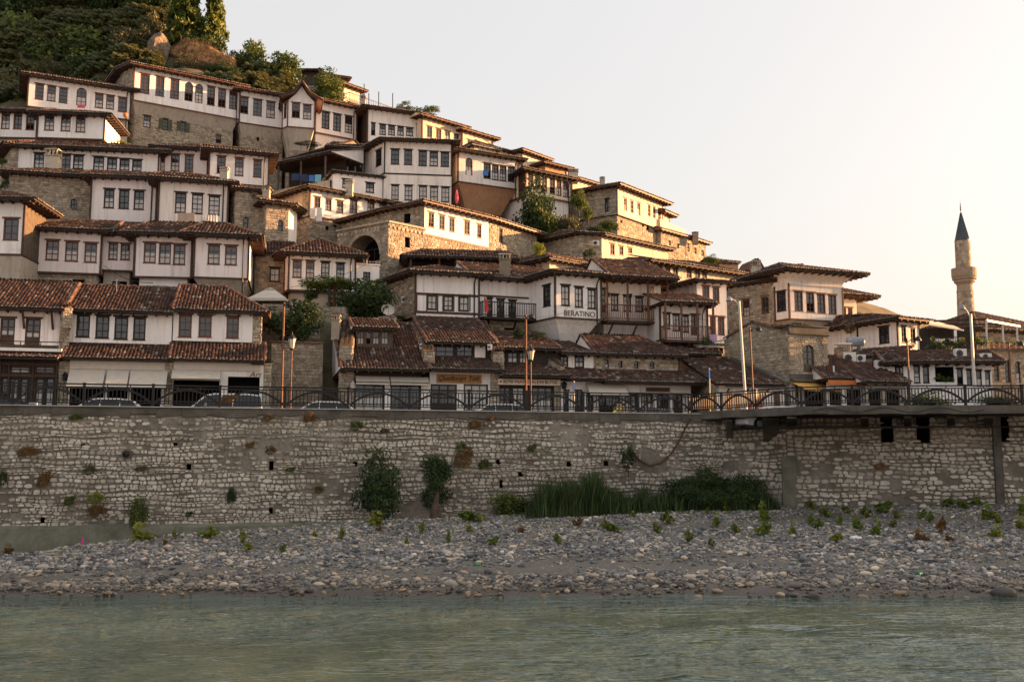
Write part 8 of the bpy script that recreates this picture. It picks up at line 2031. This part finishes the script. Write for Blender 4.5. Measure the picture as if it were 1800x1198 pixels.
# parasols
def parasol(px0, px1, py0, py1, Y, lb, mat, ytop):
    a, b_ = P(px0, py1, Y), P(px1, py0, Y); c = Vector(((a.x + b_.x) / 2, Y)); hw = (b_.x - a.x) / 2; zt, ze = P(900, ytop, Y).z, a.z; root = thing('parasol', (c.x, Y, ze - 2.2), lb, 'parasol'); q = [Vector((c.x + sx * hw * .92, Y + sy * hw * .8)) for sx, sy in ((-1, -1), (1, -1), (1, 1), (-1, 1))]; mb = MB()
    for i in range(4):
        p0, p1 = q[i], q[(i + 1) % 4]; t0, t1 = c.lerp(p0, .25), c.lerp(p1, .25)
        mb.face([V3(p0, ze), V3(p1, ze), V3(t1, zt - .12), V3(t0, zt - .12)], mat, .5); mb.face([V3(p0, ze - .18), V3(p1, ze - .18), V3(p1, ze), V3(p0, ze)], mat, .5)
        u0, u1 = c.lerp(p0, .30), c.lerp(p1, .30); mb.face([V3(u0, zt - .08), V3(u1, zt - .08), V3(c, zt + .06)], mat, .5)
    mb.build('canopy', root); mb = MB(); mb.tube([(c.x, Y, ze - 2.2), (c.x, Y, zt)], .04, 'pale_metal', 8); mb.build('pole', root); mb = MB()
    for p0 in q: mb.beam(V3(c, ze - .05), V3(p0, ze - .02), .03, .03, 'wood_grey')
    mb.build('ribs', root)
parasol(440, 512, 513, 528, 68, 'cream square parasol above the stone terrace wall', 'fabric', 507)
pp = thing('closed_parasol', P(803, 356, 93), 'closed bright pink parasol before the dark porch', 'parasol'); a, b_ = P(803, 358, 93), P(802.5, 332, 93); mb = MB(); mb.tube([a, a.lerp(b_, .25), a.lerp(b_, .7), b_], [.10, .17, .13, .02], 'pink_fabric', 8); mb.build('cloth', pp); mb = MB(); mb.tube([a - Vector((0, 0, 1.5)), b_ + Vector((0, 0, .1))], .03, 'wood_grey', 6); mb.build('pole', pp)
# awning skirt of the dark porch is part of the house; washing lines
def cloth(Zn, x0, x1, y0, y1, Y, mat, lb, grp='washing hung from houses'):
    a, b_ = P(*zp(Zn, x0, y1), Y), P(*zp(Zn, x1, y0), Y); w_ = b_.x - a.x; n_ = 6; mb = MB(); rr = random.uniform(0, 6)
    for i in range(n_):
        u0, u1 = i / n_, (i + 1) / n_; k0, k1 = .035 * math.sin(u0 * 9 + rr), .035 * math.sin(u1 * 9 + rr); zl = a.z + random.uniform(0, .06)
        F4 = [Vector((a.x + w_ * u0, Y + k0, zl)), Vector((a.x + w_ * u1, Y + k1, zl)), Vector((a.x + w_ * u1, Y + k1 * .3, b_.z)), Vector((a.x + w_ * u0, Y + k0 * .3, b_.z))]; mb.hexa(F4, [p - Vector((0, .012, 0)) for p in F4], mat)
    tag(mb.build('hung_cloth'), lb, 'laundry', grp)
for (Zn, x0, x1, y0, y1, Y, m_, lb) in (
 ('E', 508, 548, 168, 262, 86.6, 'white_cloth', 'long white sheet at the left of the laundry house'), ('E', 468, 506, 170, 238, 86.5, 'white_cloth', 'short white sheet left of the long one'),
 ('E', 735, 765, 208, 262, 88.0, 'white_cloth', 'first white towel of the line right of the open window'), ('E', 768, 796, 210, 268, 88.2, 'white_cloth', 'second white towel next to the lilac one'), ('E', 797, 823, 216, 262, 88.3, 'lilac_cloth', 'lilac cloth in the laundry line'), ('E', 826, 866, 222, 262, 88.5, 'white_cloth', 'pale shirt right of the lilac cloth'), ('E', 868, 906, 226, 262, 88.8, 'white_cloth', 'pale shirt left of the turquoise cloth'), ('E', 908, 930, 230, 260, 89, 'cyan_cloth', 'turquoise cloth at the right end of the laundry line'),
 ('D', 460, 498, 778, 822, 94.6, 'blue_cloth', 'bright blue cloth under the covered porch'), ('D', 500, 542, 775, 826, 94.3, 'cyan_cloth', 'light blue cloth under the covered porch'), ('D', 345, 400, 768, 815, 95.2, 'navy_cloth', 'dark trousers at the left under the covered porch'), ('D', 405, 455, 772, 820, 94.9, 'navy_cloth', 'dark cloth beside the bright blue one under the porch'),
 ('B', 1168, 1282, 540, 604, 75.0, 'tan_cloth', 'brown blanket hung under the left curtained window'),
 ('G', 182, 218, 300, 335, 97.0, 'blue_cloth', 'blue cloth on the sill of the four pane window'), ('A', 508, 560, 690, 713, 95.5, 'pink_fabric', 'pink cloth on the sill of the arched window'),
 ('G', 78, 102, 298, 335, 96.3, 'white_cloth', 'pale cloth hanging from the arched window above the brown soffit'), ('H', 1488, 1535, 590, 640, 70.3, 'lilac_cloth', 'lilac cloth over the lean-to roof')):
    cloth(Zn, x0, x1, y0, y1, Y, m_, lb)
for i in range(6):
    x = 1322 + i * 19; cloth('B', x, x + 13, 552, 622, 75.0, 'white_cloth' if i % 2 else 'fabric', ['first', 'second', 'third', 'fourth', 'fifth', 'sixth'][i] + ' stripe towel from the left under the middle curtained window')
ob = P(*zp('A', 826, 758), 96); o = finish('lampion', ico(2)[0] * np.array([.24, .24, .24]) + np.array(ob), ico(2)[1], ['orange_fabric'], None, None, None, None, True); tag(o, 'round orange lantern hung at the corner of the arched window house', 'lantern')
# flag on the balcony
fp_ = thing('flag', P(*zp('E', 1622, 870), 70.2), 'red and white flag on the timber house balcony', 'flag'); a, b_ = P(*zp('E', 1622, 880), 70.2), P(*zp('E', 1616, 755), 70.2); mb = MB(); mb.tube([a, b_], .02, 'wood_grey', 6); mb.build('pole', fp_); mb = MB(); mb.hexa([b_ + Vector((.0, 0, -1.0)), b_ + Vector((.28, .05, -1.1)), b_ + Vector((.28, .07, -1.1)), b_ + Vector((.0, .02, -1.0))], [b_ + Vector((.0, 0, 0)), b_ + Vector((.22, .05, -.25)), b_ + Vector((.22, .07, -.25)), b_ + Vector((.0, .02, 0))], 'red_fabric'); mb.build('cloth', fp_)
# red boxed unit by the stone house
rb = thing('red_sign_box', P(1457, 650, 66), 'red and white sign box on the corner of the arched door house', 'sign'); a, b_ = P(1453, 657, 66.3), P(1464.5, 643, 66.3); mb = MB(); mb.box((a.x * .6 + b_.x * .4, 66.3, (a.z + b_.z) / 2), ((b_.x - a.x) * .75, .3, b_.z - a.z), 'sign_brown'); mb.build('box', rb); mb = MB(); mb.box((b_.x - .03, 66.25, (a.z + b_.z) / 2), (.10, .34, b_.z - a.z), 'white_plastic'); mb.build('panel', rb)
# roof terrace: pergola, plants, chairs
pg = thing('pergola', P(1680, 600, 70), 'steel pergola frame over the roof terrace below the minaret', 'pergola')
k = lambda x, y, Y=70: P(*zp('K', x, y), Y)
for (p, q, t, m_) in ((k(1205, 240, 72), k(1555, 228, 69), .12, 'wood_dark'), (k(1260, 262, 74), k(1660, 262, 73), .10, 'wood_dark'), (k(1380, 285, 76), k(1660, 275, 75), .08, 'wood_dark'), (k(1548, 236, 69), k(1768, 275, 73.5), .12, 'pale_metal'), (k(1550, 236, 69), k(1552, 400, 69), .10, 'pale_metal'), (k(1655, 255, 71), k(1664, 410, 71), .10, 'pale_metal'), (k(1750, 270, 73), k(1757, 410, 73), .10, 'pale_metal'), (k(1345, 300, 70), k(1348, 400, 70), .14, 'white'), (k(1172, 262, 72), k(1400, 300, 70.5), .10, 'cream')):
    mb = MB(); mb.beam(p, q, t, t, m_); mb.build('beam' if abs(p.z - q.z) < 1.5 else 'post', pg)
mb = MB(); mb.hexa([k(1170, 268, 71.5), k(1400, 305, 70), k(1330, 270, 74), k(1180, 240, 75.5)], [p + Vector((0, 0, .05)) for p in (k(1170, 268, 71.5), k(1400, 305, 70), k(1330, 270, 74), k(1180, 240, 75.5))], 'cream'); mb.build('canopy', pg)
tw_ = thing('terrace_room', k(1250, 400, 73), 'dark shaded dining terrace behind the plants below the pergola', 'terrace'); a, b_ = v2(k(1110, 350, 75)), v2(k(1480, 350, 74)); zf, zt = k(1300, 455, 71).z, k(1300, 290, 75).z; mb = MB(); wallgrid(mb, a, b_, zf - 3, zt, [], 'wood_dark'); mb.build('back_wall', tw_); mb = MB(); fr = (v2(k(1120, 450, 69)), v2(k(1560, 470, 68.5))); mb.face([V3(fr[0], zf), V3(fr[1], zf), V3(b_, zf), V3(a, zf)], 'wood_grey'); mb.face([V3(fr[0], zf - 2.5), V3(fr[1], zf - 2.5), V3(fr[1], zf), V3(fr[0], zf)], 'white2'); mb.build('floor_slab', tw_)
mb = MB(); n0, n1 = V3(fr[0] + Vector((0, .1)), zf), V3(fr[1] + Vector((0, .1)), zf)
for hh in (.9, .5): mb.beam(n0 + Vector((0, 0, hh)), n1 + Vector((0, 0, hh)), .04, .04, 'black_metal')
for i in range(40): c = n0.lerp(n1, i / 39); mb.beam(c, c + Vector((0, 0, .9)), .025, .025, 'black_metal')
mb.build('railing', tw_)
def chair(px, py, Y, lb, mat='white_plastic', nm='terrace_chair'):
    p = P(px, py, Y); root = thing(nm, (p.x, Y, zf), lb, 'chair', 'white chairs on the roof terrace'); mb = MB(); mb.box((p.x, Y, zf + .45), (.45, .45, .05), mat); mb.build('seat', root); mb = MB(); mb.box((p.x, Y + .22, zf + .75), (.45, .04, .5), mat); mb.build('backrest', root)
    for sx in (-.2, .2):
        for sy in (-.2, .2): mb = MB(); mb.beam((p.x + sx, Y + sy, zf), (p.x + sx, Y + sy, zf + .45), .04, .04, mat); mb.build('leg', root)
for i, px in enumerate((1650, 1658, 1667, 1676)): chair(px, 620, 70.2 + .3 * (i % 2), ['first', 'second', 'third', 'fourth'][i] + ' white chair from the left on the roof terrace')
pots = [(1639, 608, 69.5, 10, 14, 'leaf', 'hanging reddish plant at the left end of the roof terrace'), (1655, 610, 69.2, 14, 9, 'leaf_bright', 'pale leafed plant on the terrace rail, second from left'), (1672, 604, 69.2, 16, 9, 'leaf', 'dense green plant on the terrace rail left of the pale pole'), (1690, 602, 69.2, 13, 8, 'leaf_bright', 'bright plant on the terrace rail right above the air conditioner'), (1724, 602, 69.2, 13, 8, 'leaf_bright', 'bright plant on the terrace rail right of the pale pole'), (1660, 618, 68.8, 8, 8, 'leaf', 'small plant low behind the terrace rail')]
for (px, py, Y, w_, h_, m_, lb) in pots:
    tree('potted_plant', lb, 'P', px - w_ * 1.2, px + w_ * 1.2, py - h_ * 1.4, py + h_, Y, 'weed', m_, 'potted plant', 'plants along the roof terrace', .05)
for i in range(8):
    px = 1744 + i * 9.5; p = P(px, 614 + i * 1.0, 69.9); zt_ = H24['z'] + .1; root = thing('flower_pot', (p.x, 69.95, zt_), ['first', 'second', 'third', 'fourth', 'fifth', 'sixth', 'seventh', 'eighth'][i] + ' clay flower pot from the left along the arcaded building top', 'flower pot', 'clay pots along the arcaded building top'); mb = MB(); mb.lathe((p.x, 69.95), [(.09, zt_), (.13, zt_ + .22), (.15, zt_ + .22), (.15, zt_ + .27), (.12, zt_ + .27)], 'terracotta', 10); mb.build('pot', root); o = bpy.data.objects.new('leaves', crown_mesh('weed', 'leaf' if i % 2 else 'leaf_bright', i % 3)); COL.objects.link(o); o.parent = root; o.location = (0, 0, .42); o.scale = (.2, .2, .2)
# planted window of the low white building
for i, (px, py) in enumerate(((1650, 664), (1660, 668), (1671, 667))): tree('window_plant', ['left', 'middle', 'right'][i] + ' green plant in the open window of the low white building', 'P', px - 8, px + 8, py - 9, py + 5, 66.4, 'weed', 'leaf', 'potted plant', 'plants in the open window', .05)
# dark hedges behind the deck railing
for (x0, x1, y0, lb) in ((1594, 1668, 683, 'rounded dark hedge behind the deck railing, left'), (1715, 1800, 690, 'dark hedge behind the deck railing at the right edge')): tree('hedge', lb, 'P', x0, x1, y0, 730, 60.5, 'bush', 'leaf_dark', 'hedge', 'hedges behind the deck railing', .1)
# litter on the bar
def bar_pt(px, py):
    lo, hi = 36.0, 57.5
    for _ in range(30):
        mid = (lo + hi) / 2; p = P(px, py, mid)
        if p.z > G(p.x, p.y): lo = mid
        else: hi = mid
    return P(px, py, lo)
for (px, py, L_, r_, m_, lb, nm) in ((1617, 1012, .26, .09, 'green_bottle', 'green plastic bottle lying near the water at the right', 'plastic_bottle'), (840, 994, .30, .07, 'green_bottle', 'green bottle lying on the muddy shelf in the middle', 'plastic_bottle'), (1318, 929, .30, .06, 'litter_white', 'pale plastic bottle beside the weeds below the first deck bracket', 'plastic_bottle')):
    p = bar_pt(px, py) + Vector((0, 0, r_ * .9)); mb = MB(); d3 = Vector((.7, .6, .12)).normalized(); mb.tube([p - d3 * L_ * .5, p - d3 * L_ * .48, p + d3 * L_ * .2, p + d3 * L_ * .38, p + d3 * L_ * .5], [r_ * .7, r_, r_, r_ * .35, r_ * .35], m_, 10); tag(mb.build(nm), lb, 'bottle')
p = bar_pt(1503, 948) + Vector((0, 0, .08)); o = finish('plastic_bag', ico(2)[0] * np.array([.28, .2, .11]) * (1 + .15 * np.sin(ico(2)[0][:, :1] * 9)) + np.array(p), ico(2)[1], ['litter_white'], None, None, None, None, True); tag(o, 'white plastic bag on the gravel in the right half', 'plastic bag')

# people behind the railing
def skin_body(name, verts, edges, radii, mat, parent, sub=2):
    me = bpy.data.meshes.new(name); r0 = rootloc(parent); me.from_pydata([tuple(Vector(v)) for v in verts], edges, []); me.materials.append(MATS[mat]); o = bpy.data.objects.new(name, me); COL.objects.link(o); o.parent = parent
    sm = o.modifiers.new('skin', 'SKIN'); sm.use_smooth_shade = True
    for sv, r_ in zip(me.skin_vertices[0].data, radii): sv.radius = (r_, r_)
    me.skin_vertices[0].data[0].use_root = True
    s = o.modifiers.new('sub', 'SUBSURF'); s.levels = sub; s.render_levels = sub
    dg = bpy.context.evaluated_depsgraph_get(); m2 = bpy.data.meshes.new_from_object(o.evaluated_get(dg)); o.modifiers.clear(); o.data = m2; return o
def person(px, Y, lb, shirt, trousers, bend=0.0, facing=0.0):
    x = (px - 900) / F * Y; root = thing('person', (x, Y, ROAD), lb, 'person'); root.rotation_euler = (0, 0, facing)
    H_ = lambda z: (bend * max(0, z - .95) * .9, 0, .95 + (z - .95) * (1 - .35 * bend)) if z > .95 else (0, 0, z)
    def pt(dx, y, z): b_ = H_(z); return (b_[0] + dx, y, b_[2])
    V = [pt(0, 0, .95), pt(0, 0, 1.15), pt(0, 0, 1.38), pt(.01, 0, 1.50), pt(.03, 0, 1.60), pt(.03, 0, 1.72), pt(0, .18, 1.42), pt(.06, .24, 1.16), pt(.22, .22, .96), pt(0, -.18, 1.42), pt(.06, -.24, 1.16), pt(.22, -.22, .96), (0, .10, .88), (.04, .11, .48), (0, .11, .08), (.12, .11, .03), (0, -.10, .88), (-.02, -.11, .48), (-.06, -.11, .08), (.06, -.11, .03), pt(.30, .20, .90), pt(.30, -.20, .90)]
    E = [(0, 1), (1, 2), (2, 3), (3, 4), (4, 5), (2, 6), (6, 7), (7, 8), (8, 20), (2, 9), (9, 10), (10, 11), (11, 21), (0, 12), (12, 13), (13, 14), (14, 15), (0, 16), (16, 17), (17, 18), (18, 19)]
    R = [.14, .13, .15, .06, .085, .095, .07, .05, .035, .07, .05, .035, .09, .065, .045, .035, .09, .065, .045, .035, .03, .03]
    skin_body('body', V, E, R, 'skin', root)
    skin_body('shirt', [V[i] for i in (1, 2, 6, 7, 9, 10)] + [V[0]], [(0, 1), (1, 2), (2, 3), (1, 4), (4, 5), (0, 6)], [.15, .172, .09, .068, .09, .068, .155], shirt, root)
    skin_body('trousers', [V[i] for i in (0, 12, 13, 14, 16, 17, 18)], [(0, 1), (1, 2), (2, 3), (0, 4), (4, 5), (5, 6)], [.16, .108, .082, .062, .108, .082, .062], trousers, root)
    hp = Vector(V[5]); iv, iff = ico(2); o = finish('hair', iv * np.array([.112, .105, .09]) + np.array(hp + Vector((-.02, 0, .05))) + np.array(root.location), iff, ['hair'], root, None, None, None, True)
    mb = MB(); rl = Vector(root.location)
    for s in (-.035, .035): mb.box(rl + hp + Vector((.09, s, -.02)), (.02, .02, .012), 'letter_black')
    mb.box(rl + hp + Vector((.105, 0, -.05)), (.03, .022, .04), 'skin'); mb.box(rl + hp + Vector((.088, 0, -.09)), (.02, .05, .012), 'sign_brown'); mb.build('face', root)
person(1085, 60.2, 'person in an orange red top standing behind the railing left of the grey car', 'orange_fabric', 'navy_cloth', .25, 1.2)
person(1094, 60.9, 'person in a red shirt and blue trousers nearer the grey car', 'red_fabric', 'blue_cloth', .15, 2.6)
person(1079, 59.2, 'person in a yellow green safety vest stooping low behind the railing', 'hivis', 'navy_cloth', .95, .4)
# wires
def wire(pts, lb, r_=.012):
    mb = MB(); out = []
    for p, q in zip(pts, pts[1:]):
        for i in range(9): t = i / 8; c = p.lerp(q, t); c.z -= .35 * math.sin(math.pi * t); out.append(c)
    mb.tube(out, r_, 'black_metal', 4); tag(mb.build('wire'), lb, 'wire')
wire([P(*zp('E', 340, 690), 72.4), P(*zp('E', 870, 525), 74)], 'thin wire sloping across the small white house front'); wire([P(*zp('B', 690, 890), 67.5), P(*zp('B', 1010, 1000), 66.0)], 'cables drooping below the white row facades', .02); wire([P(450, 560, 63), P(560, 652, 60.5)], 'pale wire from the Art shop to the gabled shop eave')

wire([P(924, 560, 57), P(1060, 520, 70)], 'wire from the tall lamp before the butik signboard to the lettered corner house'); wire([P(499, 535, 54), P(300, 545, 59)], 'wire from the lamp by the Art shop along the left shop houses'); wire([P(1299, 545, 58.5), P(1230, 560, 71), P(1130, 560, 73)], 'wire from the pale lamp pole to the porch house')
for (px, py, Y, lb) in ((205, 500, 61, 'thin roof aerial on the left pair of shop houses'), (880, 440, 80, 'thin roof aerial behind the timber banded house'), (640, 395, 90, 'thin roof aerial near the laundry house'), (1205, 425, 88, 'thin roof aerial behind the long sunlit band house')):
    a = P(px, py + 24, Y); b_ = P(px, py - 10, Y); mb = MB(); mb.tube([a - Vector((0, 0, 1)), b_], .025, 'grey_metal', 5)
    for k in range(4): mb.beam(b_ + Vector((-.35 + .08 * k, 0, -.12 * k)), b_ + Vector((.35 - .08 * k, 0, -.12 * k)), .02, .02, 'grey_metal')
    tag(mb.build('aerial'), lb, 'aerial', 'roof aerials')
